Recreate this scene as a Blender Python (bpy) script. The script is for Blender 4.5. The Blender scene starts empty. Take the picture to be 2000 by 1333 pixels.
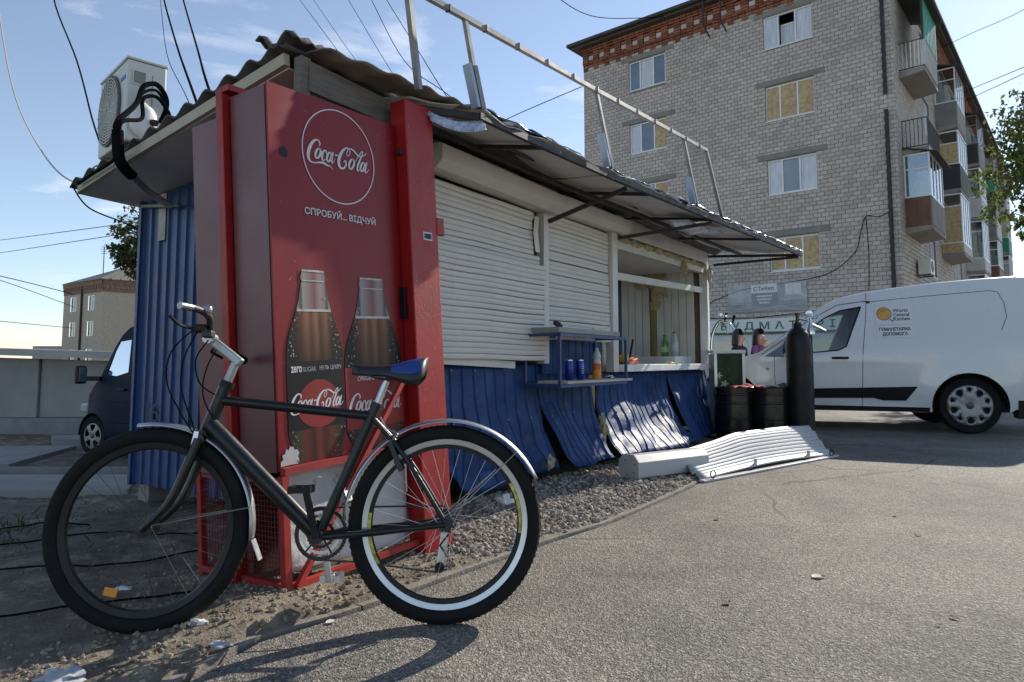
import bpy, bmesh, math, random
from mathutils import Vector, Matrix, noise
from mathutils.geometry import delaunay_2d_cdt

R = math.radians
SC = bpy.context.scene
COL = SC.collection
random.seed(7)

# ------------------------------------------------------------------ camera
cam_data = bpy.data.cameras.new('camera')
cam_data.sensor_width = 36.0
cam_data.lens = 24.0
cam_data.shift_y = -0.0341
cam_data.clip_end = 3000
cam = bpy.data.objects.new('camera', cam_data)
cam.location = (0, 0, 0.9)
cam.rotation_euler = (R(90 + 4.6), 0, 0)
COL.objects.link(cam)
SC.camera = cam

# ------------------------------------------------------------------ sky and sun
SUN_AZ, SUN_EL = 42.4, 29.0            # degrees clockwise from +Y, above the horizon
world = bpy.data.worlds.new('World')
SC.world = world
world.use_nodes = True
wn, wl = world.node_tree.nodes, world.node_tree.links
wn.clear()
w_out = wn.new('ShaderNodeOutputWorld')
w_bg = wn.new('ShaderNodeBackground')
w_bg.inputs['Strength'].default_value = 0.125
sky = wn.new('ShaderNodeTexSky')
sky.sky_type = 'NISHITA'
sky.sun_disc = False
sky.sun_elevation = R(SUN_EL)
sky.sun_rotation = R(SUN_AZ)
sky.altitude = 150
sky.air_density = 1.0
sky.dust_density = 0.12
sky.ozone_density = 3.0
w_tc = wn.new('ShaderNodeTexCoord')
w_sep = wn.new('ShaderNodeSeparateXYZ')
wl.new(w_tc.outputs['Generated'], w_sep.inputs[0])
def wmath(op, a, b=None, c=None):
    n = wn.new('ShaderNodeMath'); n.operation = op
    for i, v in enumerate((a, b, c)):
        if v is None: continue
        if isinstance(v, (int, float)): n.inputs[i].default_value = v
        else: wl.new(v, n.inputs[i])
    return n.outputs[0]
zc = wmath('ADD', wmath('MAXIMUM', w_sep.outputs['Z'], 0.0), 0.12)
w_cmb = wn.new('ShaderNodeCombineXYZ')
wl.new(wmath('DIVIDE', w_sep.outputs['X'], zc), w_cmb.inputs[0])
wl.new(wmath('DIVIDE', w_sep.outputs['Y'], zc), w_cmb.inputs[1])
w_n1 = wn.new('ShaderNodeTexNoise'); w_n1.inputs['Scale'].default_value = 1.25; w_n1.inputs['Detail'].default_value = 9
w_n1.inputs['Roughness'].default_value = 0.62; w_n1.inputs['Distortion'].default_value = 0.35
w_map = wn.new('ShaderNodeMapping'); w_map.inputs['Location'].default_value = (3.7, 1.9, 0.4); w_map.inputs['Scale'].default_value = (1.0, 1.35, 1)
wl.new(w_cmb.outputs[0], w_map.inputs['Vector']); wl.new(w_map.outputs[0], w_n1.inputs['Vector'])
w_ramp = wn.new('ShaderNodeValToRGB')
w_ramp.color_ramp.elements[0].position = 0.575; w_ramp.color_ramp.elements[0].color = (0, 0, 0, 1)
w_ramp.color_ramp.elements[1].position = 0.74; w_ramp.color_ramp.elements[1].color = (1, 1, 1, 1)
wl.new(w_n1.outputs['Fac'], w_ramp.inputs[0])
w_mix = wn.new('ShaderNodeMix'); w_mix.data_type = 'RGBA'
w_mix.inputs['B'].default_value = (6.6, 6.8, 7.2, 1)
wl.new(wmath('MULTIPLY', w_ramp.outputs['Color'], 0.75), w_mix.inputs['Factor'])
w_hs = wn.new('ShaderNodeHueSaturation'); w_hs.inputs['Saturation'].default_value = 0.8
wl.new(sky.outputs[0], w_hs.inputs['Color'])
wl.new(w_hs.outputs[0], w_mix.inputs['A'])
wl.new(w_mix.outputs['Result'], w_bg.inputs['Color'])
wl.new(w_bg.outputs[0], w_out.inputs['Surface'])

sun_data = bpy.data.lights.new('sun', 'SUN')
sun_data.energy = 4.7
sun_data.angle = R(0.53)
sun_data.color = (1.0, 0.92, 0.80)
sun = bpy.data.objects.new('sun', sun_data)
sun_vec = Vector((math.sin(R(SUN_AZ)) * math.cos(R(SUN_EL)), math.cos(R(SUN_AZ)) * math.cos(R(SUN_EL)), math.sin(R(SUN_EL))))
sun.rotation_euler = (-sun_vec).to_track_quat('-Z', 'Y').to_euler()
sun.location = sun_vec * 60
COL.objects.link(sun)

SC.view_settings.view_transform = 'Standard'
SC.view_settings.look = 'None'
SC.view_settings.gamma = 1
SC.view_settings.exposure = 0.5
SC.view_settings.use_curve_mapping = False

# ------------------------------------------------------------------ helpers: things, meshes
def thing(name, label, cat, loc=(0, 0, 0), rz=0.0, group=None, rot=None):
    o = bpy.data.objects.new(name, None)
    COL.objects.link(o)
    o.empty_display_size = 0.1
    if rot is not None:
        o.matrix_world = Matrix.Translation(loc) @ rot.to_4x4()
    else:
        o.location = loc
        o.rotation_euler = (0, 0, R(rz))
    o['label'] = label; o['category'] = cat
    if group: o['group'] = group
    return o
def tag(o, label, cat, group=None):
    o['label'] = label; o['category'] = cat
    if group: o['group'] = group
    return o
def structure(o):
    o['kind'] = 'structure'; return o
def link_copy(src, parent=None, M=None):
    c = src.copy(); COL.objects.link(c)
    if parent is not None: c.parent = parent
    if M is not None: c.matrix_local = M
    return c
def copy_tree(src, parent=None):
    c = link_copy(src)
    c.parent = parent
    for ch in src.children:
        copy_tree(ch, c)
    return c

class MB:
    def __init__(s): s.v = []; s.f = []
    def add(s, vs, fs, M=None):
        b = len(s.v)
        if M is not None: vs = [M @ Vector(p) for p in vs]
        s.v.extend(tuple(p) for p in vs)
        s.f.extend(tuple(i + b for i in f) for f in fs)
        return s
    def box(s, x0, x1, y0, y1, z0, z1, M=None):
        vs = [(x0,y0,z0),(x1,y0,z0),(x1,y1,z0),(x0,y1,z0),(x0,y0,z1),(x1,y0,z1),(x1,y1,z1),(x0,y1,z1)]
        fs = [(0,3,2,1),(4,5,6,7),(0,1,5,4),(1,2,6,5),(2,3,7,6),(3,0,4,7)]
        return s.add(vs, fs, M)
    def beam(s, p0, p1, w, h=None, up=(0, 0, 1)):
        h = h or w
        p0, p1 = Vector(p0), Vector(p1)
        d = (p1 - p0).normalized(); u = Vector(up)
        if abs(d.dot(u)) > 0.97: u = Vector((1, 0, 0))
        a = d.cross(u).normalized(); b = a.cross(d)
        vs = []
        for p in (p0, p1):
            for sa, sb in ((-1,-1),(1,-1),(1,1),(-1,1)):
                vs.append(p + a * (sa * w / 2) + b * (sb * h / 2))
        return s.add(vs, [(0,1,2,3),(7,6,5,4),(0,4,5,1),(1,5,6,2),(2,6,7,3),(3,7,4,0)])
    def tube(s, pts, r, n=8, cap=True, closed=False):
        pts = [Vector(p) for p in pts]; m = len(pts)
        rs = r if isinstance(r, (list, tuple)) else [r] * m
        tans = []
        for i in range(m):
            if closed: t = pts[(i + 1) % m] - pts[i - 1]
            else: t = pts[min(i + 1, m - 1)] - pts[max(i - 1, 0)]
            tans.append(t.normalized() if t.length > 1e-9 else Vector((0, 0, 1)))
        u = tans[0].orthogonal().normalized()
        vs = []
        for i in range(m):
            u = (u - tans[i] * u.dot(tans[i]))
            u = u.normalized() if u.length > 1e-6 else tans[i].orthogonal().normalized()
            w = tans[i].cross(u)
            for k in range(n):
                a = 2 * math.pi * k / n
                vs.append(pts[i] + (u * math.cos(a) + w * math.sin(a)) * rs[i])
        fs = []
        for i in range(m if closed else m - 1):
            for k in range(n):
                a, b = i * n + k, i * n + (k + 1) % n
                j = (i + 1) % m
                c, d = j * n + (k + 1) % n, j * n + k
                fs.append((a, b, c, d))
        if cap and not closed:
            fs.append(tuple(reversed(range(n)))); fs.append(tuple(range((m - 1) * n, m * n)))
        return s.add(vs, fs)
    def lathe(s, prof, n=24, M=None, a0=0.0, a1=2 * math.pi):
        full = abs(a1 - a0) > 6.28
        vs, fs = [], []; m = len(prof); cols = n if full else n + 1
        for k in range(cols):
            a = a0 + (a1 - a0) * k / n
            for r_, z in prof: vs.append((r_ * math.cos(a), r_ * math.sin(a), z))
        for k in range(n):
            k2 = (k + 1) % cols
            for i in range(m - 1):
                fs.append((k * m + i, k2 * m + i, k2 * m + i + 1, k * m + i + 1))
        return s.add(vs, fs, M)
    def prism(s, poly, a, b, fn):
        n = len(poly)
        vs = [fn(p[0], p[1], a) for p in poly] + [fn(p[0], p[1], b) for p in poly]
        fs = [tuple(range(n)), tuple(range(2 * n - 1, n - 1, -1))]
        fs += [(i, i + n, (i + 1) % n + n, (i + 1) % n) for i in range(n)]
        return s.add(vs, fs)
    def grid(s, fn, nu, nv):
        vs = [fn(i / nu, j / nv) for j in range(nv + 1) for i in range(nu + 1)]
        fs = [(j*(nu+1)+i, j*(nu+1)+i+1, (j+1)*(nu+1)+i+1, (j+1)*(nu+1)+i) for j in range(nv) for i in range(nu)]
        return s.add(vs, fs)
    def build(s, name, mat, parent=None, smooth=None, bevel=0.0, solid=0.0, fix=True):
        me = bpy.data.meshes.new(name)
        me.from_pydata(s.v, [], s.f)
        if fix:
            bm = bmesh.new(); bm.from_mesh(me)
            bmesh.ops.recalc_face_normals(bm, faces=bm.faces)
            bm.to_mesh(me); bm.free()
        if smooth is not None:
            me.polygons.foreach_set('use_smooth', [True] * len(me.polygons))
            me.set_sharp_from_angle(angle=R(smooth))
        me.materials.append(mat)
        o = bpy.data.objects.new(name, me)
        COL.objects.link(o)
        if parent is not None: o.parent = parent
        if solid:
            m = o.modifiers.new('solid', 'SOLIDIFY'); m.thickness = solid; m.offset = 0
        if bevel:
            m = o.modifiers.new('bevel', 'BEVEL'); m.width = bevel; m.segments = 2; m.limit_method = 'ANGLE'
        return o

def box_part(name, mat, parent, x0, x1, y0, y1, z0, z1, bevel=0.0):
    return MB().box(x0, x1, y0, y1, z0, z1).build(name, mat, parent, bevel=bevel)
def beam_part(name, mat, parent, p0, p1, w, h=None, bevel=0.0):
    return MB().beam(p0, p1, w, h).build(name, mat, parent, bevel=bevel)
def tube_part(name, mat, parent, pts, r, n=8):
    return MB().tube(pts, r, n).build(name, mat, parent, smooth=50)

def catmull(pts, sub=8, closed=False):
    pts = [Vector(p) for p in pts]; out = []; m = len(pts)
    rng = range(m if closed else m - 1)
    for i in rng:
        if closed: p0, p1, p2, p3 = pts[i - 1], pts[i], pts[(i + 1) % m], pts[(i + 2) % m]
        else: p0, p1, p2, p3 = pts[max(i - 1, 0)], pts[i], pts[i + 1], pts[min(i + 2, m - 1)]
        for k in range(sub):
            t = k / sub
            out.append(0.5 * ((2 * p1) + (p2 - p0) * t + (2 * p0 - 5 * p1 + 4 * p2 - p3) * t * t + (3 * p1 - p0 - 3 * p2 + p3) * t ** 3))
    if not closed: out.append(pts[-1])
    return out

def in_poly(p, poly):
    x, y = p; c = False; j = len(poly) - 1
    for i in range(len(poly)):
        xi, yi = poly[i][:2]; xj, yj = poly[j][:2]
        if (yi > y) != (yj > y) and x < (xj - xi) * (y - yi) / (yj - yi + 1e-12) + xi: c = not c
        j = i
    return c
def cdt(outer, holes=(), step=None):
    """triangulate a 2D outline with holes, optionally with inner points every step"""
    vs, es = [], []
    for loop in [outer] + list(holes):
        b = len(vs); n = len(loop)
        vs += [Vector((p[0], p[1])) for p in loop]
        es += [(b + i, b + (i + 1) % n) for i in range(n)]
    if step:
        xs = [p[0] for p in outer]; ys = [p[1] for p in outer]
        nb = list(vs)
        x = min(xs) + step / 2
        while x < max(xs):
            y = min(ys) + step / 2
            while y < max(ys):
                if in_poly((x, y), outer) and not any(in_poly((x, y), h) for h in holes):
                    if min((abs(x - q[0]) + abs(y - q[1])) for q in nb) > step * 0.35: vs.append(Vector((x, y)))
                y += step
            x += step
    rv, re, rf = delaunay_2d_cdt(vs, es, [], 0, 1e-6)[:3]
    fs = []
    for f in rf:
        c = sum((rv[i] for i in f), Vector((0, 0))) / len(f)
        if in_poly(c, outer) and not any(in_poly(c, h) for h in holes): fs.append(tuple(f))
    return [tuple(p) for p in rv], fs
def flat_shape(name, mat, parent, outer, fn, holes=(), step=None):
    v, f = cdt(outer, holes, step)
    return MB().add([fn(*p) for p in v], f).build(name, mat, parent, fix=False)

# ------------------------------------------------------------------ helpers: materials
MATS = {}
def mat(name, col, rough=0.6, metal=0.0, var=0.12, vs=4.0, bump=0.0, bs=60.0, dirt=None, damt=0.5, ds=3.0, coat=0.0,
        spec=0.5, rvar=0.15, wave=None, alpha=None, sub=0.0, stretch=None):
    if name in MATS: return MATS[name]
    m = bpy.data.materials.new(name); m.use_nodes = True
    nt = m.node_tree; N, L = nt.nodes, nt.links
    bs_ = N['Principled BSDF']
    tc = N.new('ShaderNodeTexCoord')
    vec = tc.outputs['Object']
    if stretch:
        mp = N.new('ShaderNodeMapping'); mp.inputs['Scale'].default_value = stretch
        L.new(vec, mp.inputs[0]); vec = mp.outputs[0]
    def noise_(scale, det=5, rg=0.6):
        n = N.new('ShaderNodeTexNoise'); n.inputs['Scale'].default_value = scale; n.inputs['Detail'].default_value = det
        n.inputs['Roughness'].default_value = rg; L.new(vec, n.inputs['Vector']); return n.outputs['Fac']
    def mixc(f, a, b):
        x = N.new('ShaderNodeMix'); x.data_type = 'RGBA'
        if isinstance(f, float): x.inputs['Factor'].default_value = f
        else: L.new(f, x.inputs['Factor'])
        for k, v in (('A', a), ('B', b)):
            if isinstance(v, tuple): x.inputs[k].default_value = (*v[:3], 1)
            else: L.new(v, x.inputs[k])
        return x.outputs['Result']
    def ramp(f, a, b):
        x = N.new('ShaderNodeMapRange'); x.inputs['From Min'].default_value = a; x.inputs['From Max'].default_value = b
        L.new(f, x.inputs['Value']); return x.outputs['Result']
    n1 = noise_(vs)
    lo = tuple(c * (1 - var) for c in col); hi = tuple(min(1, c * (1 + var)) for c in col)
    c = mixc(ramp(n1, 0.3, 0.7), lo, hi)
    if dirt is not None:
        d = noise_(ds, 8, 0.7)
        c = mixc(ramp(d, 1.0 - damt * 0.62, 1.0 - damt * 0.62 + 0.1), c, dirt)
    L.new(c, bs_.inputs['Base Color'])
    rr = N.new('ShaderNodeMapRange'); L.new(noise_(vs * 2.3), rr.inputs['Value'])
    rr.inputs['From Min'].default_value = 0.3; rr.inputs['From Max'].default_value = 0.7
    rr.inputs['To Min'].default_value = max(0.02, rough - rvar * rough); rr.inputs['To Max'].default_value = min(1, rough + rvar * rough)
    L.new(rr.outputs['Result'], bs_.inputs['Roughness'])
    bs_.inputs['Metallic'].default_value = metal
    bs_.inputs['Specular IOR Level'].default_value = spec
    bs_.inputs['Coat Weight'].default_value = coat
    bs_.inputs['Coat Roughness'].default_value = 0.08
    if sub:
        bs_.inputs['Transmission Weight'].default_value = sub
    if bump:
        b = N.new('ShaderNodeBump'); b.inputs['Strength'].default_value = 1.0; b.inputs['Distance'].default_value = bump
        L.new(noise_(bs, 4, 0.65), b.inputs['Height']); L.new(b.outputs['Normal'], bs_.inputs['Normal'])
    MATS[name] = m
    return m
def glass(name, tint=(1, 1, 1), refl=0.12, rough=0.02):
    if name in MATS: return MATS[name]
    m = bpy.data.materials.new(name); m.use_nodes = True
    N, L = m.node_tree.nodes, m.node_tree.links
    N.clear()
    o = N.new('ShaderNodeOutputMaterial'); t = N.new('ShaderNodeBsdfTransparent'); g = N.new('ShaderNodeBsdfGlossy')
    t.inputs['Color'].default_value = (*tint, 1); g.inputs['Roughness'].default_value = rough
    fr = N.new('ShaderNodeFresnel'); fr.inputs['IOR'].default_value = 1.5
    mr = N.new('ShaderNodeMapRange'); mr.inputs['To Min'].default_value = refl * 0.6; mr.inputs['To Max'].default_value = 1.0
    L.new(fr.outputs[0], mr.inputs['Value'])
    mx = N.new('ShaderNodeMixShader'); L.new(mr.outputs[0], mx.inputs[0]); L.new(t.outputs[0], mx.inputs[1]); L.new(g.outputs[0], mx.inputs[2])
    L.new(mx.outputs[0], o.inputs['Surface'])
    MATS[name] = m
    return m

def print_mat(name, cx, hw, stops, zlo=None, zhi=None, lo=1.0, hi=1.0, streak=0.25):
    """flat printed artwork whose ink changes across the bottle"""
    m = bpy.data.materials.new(name); m.use_nodes = True
    N, L = m.node_tree.nodes, m.node_tree.links; P = N['Principled BSDF']
    tc = N.new('ShaderNodeTexCoord'); sp = N.new('ShaderNodeSeparateXYZ'); L.new(tc.outputs['Object'], sp.inputs[0])
    mr = N.new('ShaderNodeMapRange'); mr.inputs['From Min'].default_value = cx - hw; mr.inputs['From Max'].default_value = cx + hw; L.new(sp.outputs['X'], mr.inputs['Value'])
    mp = N.new('ShaderNodeMapping'); mp.inputs['Scale'].default_value = (60, 1, 9); L.new(tc.outputs['Object'], mp.inputs[0])
    nz = N.new('ShaderNodeTexNoise'); nz.inputs['Scale'].default_value = 1.0; nz.inputs['Detail'].default_value = 5; L.new(mp.outputs[0], nz.inputs['Vector'])
    ad = N.new('ShaderNodeMath'); ad.operation = 'MULTIPLY_ADD'; ad.inputs[1].default_value = streak * 0.4; L.new(nz.outputs['Fac'], ad.inputs[0])
    sb = N.new('ShaderNodeMath'); sb.operation = 'SUBTRACT'; sb.inputs[1].default_value = streak * 0.2; L.new(mr.outputs[0], sb.inputs[0]); L.new(sb.outputs[0], ad.inputs[2])
    r_ = N.new('ShaderNodeValToRGB'); e = r_.color_ramp.elements
    while len(e) < len(stops): e.new(0.5)
    for x, (p, c) in zip(e, stops): x.position = p; x.color = (*c, 1)
    L.new(ad.outputs[0], r_.inputs[0]); src = r_.outputs[0]
    if zlo is not None:
        mz = N.new('ShaderNodeMapRange'); mz.inputs['From Min'].default_value = zlo; mz.inputs['From Max'].default_value = zhi; mz.inputs['To Min'].default_value = lo; mz.inputs['To Max'].default_value = hi; L.new(sp.outputs['Z'], mz.inputs['Value'])
        mx = N.new('ShaderNodeMix'); mx.data_type = 'RGBA'; mx.blend_type = 'MULTIPLY'; mx.inputs['Factor'].default_value = 1; L.new(src, mx.inputs['A']); L.new(mz.outputs[0], mx.inputs['B']); src = mx.outputs['Result']
    L.new(src, P.inputs['Base Color']); P.inputs['Roughness'].default_value = 0.4; P.inputs['Specular IOR Level'].default_value = 0.25
    return m
def text_mesh(body, width=None, height=None, bold=0.0, spacing=1.0, serif=False):
    """2D letters as vertices and faces, left end at x=0, baseline y=0"""
    cu = bpy.data.curves.new('lettering', 'FONT'); cu.body = body; cu.size = 1; cu.offset = bold; cu.space_character = spacing
    cu.resolution_u = 3
    o = bpy.data.objects.new('lettering', cu); COL.objects.link(o)
    me = o.to_mesh()
    v = [tuple(p.co[:2]) for p in me.vertices]; f = [tuple(p.vertices) for p in me.polygons]
    o.to_mesh_clear(); bpy.data.objects.remove(o); bpy.data.curves.remove(cu)
    x0 = min(p[0] for p in v); x1 = max(p[0] for p in v); y1 = max(p[1] for p in v)
    sx = width / (x1 - x0) if width else 1
    sy = height / y1 if height else sx
    if not width: sx = sy
    return [((p[0] - x0) * sx, p[1] * sy) for p in v], f
def lettering(name, mat_, parent, body, fn, width=None, height=None, bold=0.0, spacing=1.0, center=None):
    v, f = text_mesh(body, width, height, bold, spacing)
    if center is not None:
        w = max(p[0] for p in v); v = [(p[0] - w / 2 + center, p[1]) for p in v]
    return MB().add([fn(*p) for p in v], f).build(name, mat_, parent, fix=False)
def ribbon(pts, sub=7, wmin=0.0003):
    """variable width pen stroke: points (x, y, width) -> list of 2D vertices and faces"""
    ps = catmull([Vector(p) for p in pts], sub)
    vs, fs = [], []
    n = len(ps)
    for i, p in enumerate(ps):
        t = (ps[min(i + 1, n - 1)] - ps[max(i - 1, 0)]).to_2d()
        t = t.normalized() if t.length > 1e-9 else Vector((1, 0))
        nn = Vector((-t.y, t.x)) * max(p.z, wmin) / 2
        vs += [(p.x + nn.x, p.y + nn.y), (p.x - nn.x, p.y - nn.y)]
        if i: fs.append((2 * i - 2, 2 * i - 1, 2 * i + 1, 2 * i))
    for p in (ps[0], ps[-1]):
        b = len(vs); r_ = max(p.z, wmin) / 2
        vs += [(p.x + r_ * math.cos(k * math.pi / 5), p.y + r_ * math.sin(k * math.pi / 5)) for k in range(10)]
        fs.append(tuple(range(b, b + 10)))
    return vs, fs
def script_logo():
    """two flowing script words with a hyphen, 100 wide"""
    S = []
    S.append([(19.5,24,1.2),(20.5,27.5,2.4),(17.5,30.5,2.2),(12,28.5,3.2),(6.5,21.5,4.8),(3.2,13,5.2),(3.6,6.2,4.0),(7,3.2,2.4),(12,3.2,1.8),(18,4.6,2.2),(24,5.4,3.4),(28.5,4.2,3.2),(31,3.4,2.2),(33.5,3.6,1.8),(36.5,2.2,1.0),(39,0.2,0.3)])
    def oval(cx, cy, rx, ry, sl):
        p = []
        for k in range(15):
            a = R(70 + k * 360 / 13.5)
            x, y = rx * math.cos(a), ry * math.sin(a)
            p.append((cx + x + y * sl, cy + y, 1.9 + 1.7 * (abs(math.cos(a)) ** 1.3)))
        return p
    S.append(oval(17.2, 15, 3.3, 6.0, 0.38))
    S.append([(18.5,20.5,1.0),(21,19,0.9),(23.5,18.5,0.8)])
    S.append([(29.6,17.2,2.2),(29.6,20.0,2.0),(27.2,20.6,1.6),(24.2,16.8,3.2),(22.8,11.5,3.6),(23.8,8.6,2.4),(26.4,9.0,1.3),(29.5,12.2,0.8)])
    S.append(oval(33.6, 14.2, 2.9, 5.8, 0.38))
    S.append([(39.8,20.6,2.6),(38.0,15.2,3.3),(36.9,10.5,3.3),(37.6,8.4,2.2),(39.6,9.2,1.1),(42.2,13.2,0.7)])
    S.append([(43.4,18.2,2.6),(46.2,18.8,2.6)])
    S.append([(56.0,12.2,1.2),(58.2,14.6,2.2),(59.8,12.2,2.6),(57.6,7.0,2.6),(53.4,4.4,2.6),(49.6,5.6,4.2),(48.0,11.2,5.2),(50.2,19.0,5.0),(55.0,26.0,3.8),(60.6,30.4,2.4),(65.2,30.4,1.5),(66.4,26.4,1.3),(64.2,22.0,1.2),(61.6,21.6,1.2),(61.4,25.4,1.2),(64.4,29.6,1.3),(68.4,31.2,1.8),(73.0,29.6,2.6),(77.4,26.4,2.8),(81.0,25.0,2.4),(86.0,26.0,1.7),(91.0,28.6,1.2),(94.5,31.5,0.4)])
    S.append(oval(68.4, 12.6, 3.6, 6.3, 0.38))
    S.append([(69.6,18.4,1.0),(73.0,16.6,0.9),(77.0,19.5,0.9)])
    S.append([(75.0,17.2,0.9),(79.6,24.0,1.2),(84.8,30.4,1.6),(87.2,31.6,1.6),(87.2,29.0,1.6),(83.0,21.6,2.8),(78.6,12.8,3.4),(77.4,8.0,3.0),(78.8,6.4,2.0),(82.0,9.6,0.9)])
    S.append(oval(86.4, 12.6, 2.9, 5.8, 0.38))
    S.append([(93.8,19.4,2.6),(91.6,13.6,3.3),(90.3,8.8,3.3),(91.0,6.6,2.2),(93.4,7.4,1.1),(97.0,11.4,0.7)])
    V, F = [], []
    for st in S:
        v, f = ribbon([(x, y, w * 0.84) for x, y, w in st]); b = len(V)
        V += v; F += [tuple(i + b for i in q) for q in f]
    return V, F
def logo_part(name, mat_, parent, x, y, width, fn):
    v, f = script_logo(); k = width / 100
    return MB().add([fn(x + p[0] * k, y + p[1] * k) for p in v], f).build(name, mat_, parent, fix=False)

# common materials
M_BLACK = mat('black_plastic', (0.008, 0.008, 0.009), 0.45, spec=0.3)
M_RUBBER = mat('rubber', (0.009, 0.009, 0.009), 0.8, bump=0.0006, bs=300, dirt=(0.03, 0.027, 0.024), damt=0.38, ds=12, spec=0.25)
M_CHROME = mat('chrome', (0.62, 0.62, 0.63), 0.16, 1.0, dirt=(0.14, 0.13, 0.12), damt=0.35, ds=30)
M_ALU = mat('aluminium', (0.55, 0.56, 0.58), 0.33, 1.0, var=0.1, dirt=(0.22, 0.21, 0.2), damt=0.3, ds=20)
M_STEEL = mat('dark_steel', (0.05, 0.05, 0.052), 0.55, 0.6, dirt=(0.10, 0.06, 0.035), damt=0.4, ds=8)
M_WHITE = mat('white_paint', (0.78, 0.79, 0.78), 0.4, dirt=(0.45, 0.43, 0.38), damt=0.35, ds=5)
M_CABLE = mat('cable_black', (0.010, 0.010, 0.011), 0.85, spec=0.0)

# ------------------------------------------------------------------ ground
def smooth(a, b, x):
    t = max(0.0, min(1.0, (x - a) / (b - a))); return t * t * (3 - 2 * t)
CURB = [(-1.15, -1.0), (-1.0, 1.9), (-0.86, 2.29), (-0.57, 2.59), (0.13, 3.48), (0.52, 3.92), (1.2, 4.92), (1.72, 5.85), (2.15, 6.9), (2.42, 7.9), (2.2, 9.4), (0.6, 11.0), (-1.0, 12.5)]
DIRT = CURB + [(-90, 60), (-90, -1)]
def drop(x, y): return -0.57 * smooth(-1.2, -3.2, x) * smooth(4.6, 9.6, y)
def ground_z(x, y):
    z = drop(x, y)
    if in_poly((x, y), DIRT):
        if y < 7 and x > -6:
            n = noise.noise((x * 3, y * 3, 1.3)) * 0.022 + noise.noise((x * 11, y * 11, 4.1)) * 0.010 + noise.noise((x * 34, y * 34, 7.7)) * 0.007
            z += n * 0.9 + 0.006
            z += 0.035 * math.exp(-((x + 0.95) ** 2 + (y - 2.5) ** 2) / 0.10)
    else:
        z -= 0.04
    return z
def spaced(segs):
    out = []
    for a, b, st in segs:
        n = max(1, round((b - a) / st)); out += [a + (b - a) * i / n for i in range(n)]
    out.append(segs[-1][1]); return out
gx = spaced([(-900, -60, 210), (-60, -12, 6), (-12, -4.5, 0.5), (-4.5, -2.4, 0.07), (-2.4, 0.6, 0.03), (0.6, 2.6, 0.06), (2.6, 12, 1), (12, 60, 8), (60, 900, 210)])
gy = spaced([(-30, 0, 6), (0, 1.5, 0.3), (1.5, 3.6, 0.03), (3.6, 6, 0.06), (6, 14, 0.4), (14, 60, 4), (60, 1500, 240)])
gm = MB()
nx, ny = len(gx), len(gy)
gm.v = [(x, y, ground_z(x, y)) for y in gy for x in gx]
gm.f = [(j * nx + i, j * nx + i + 1, (j + 1) * nx + i + 1, (j + 1) * nx + i) for j in range(ny - 1) for i in range(nx - 1)]
M_DIRT = mat('dry_dirt', (0.175, 0.148, 0.115), 0.95, var=0.35, vs=9, bump=0.012, bs=70, dirt=(0.32, 0.275, 0.205), damt=0.78, ds=5, spec=0.2)
structure(gm.build('ground', M_DIRT, smooth=60, fix=False))

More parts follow.
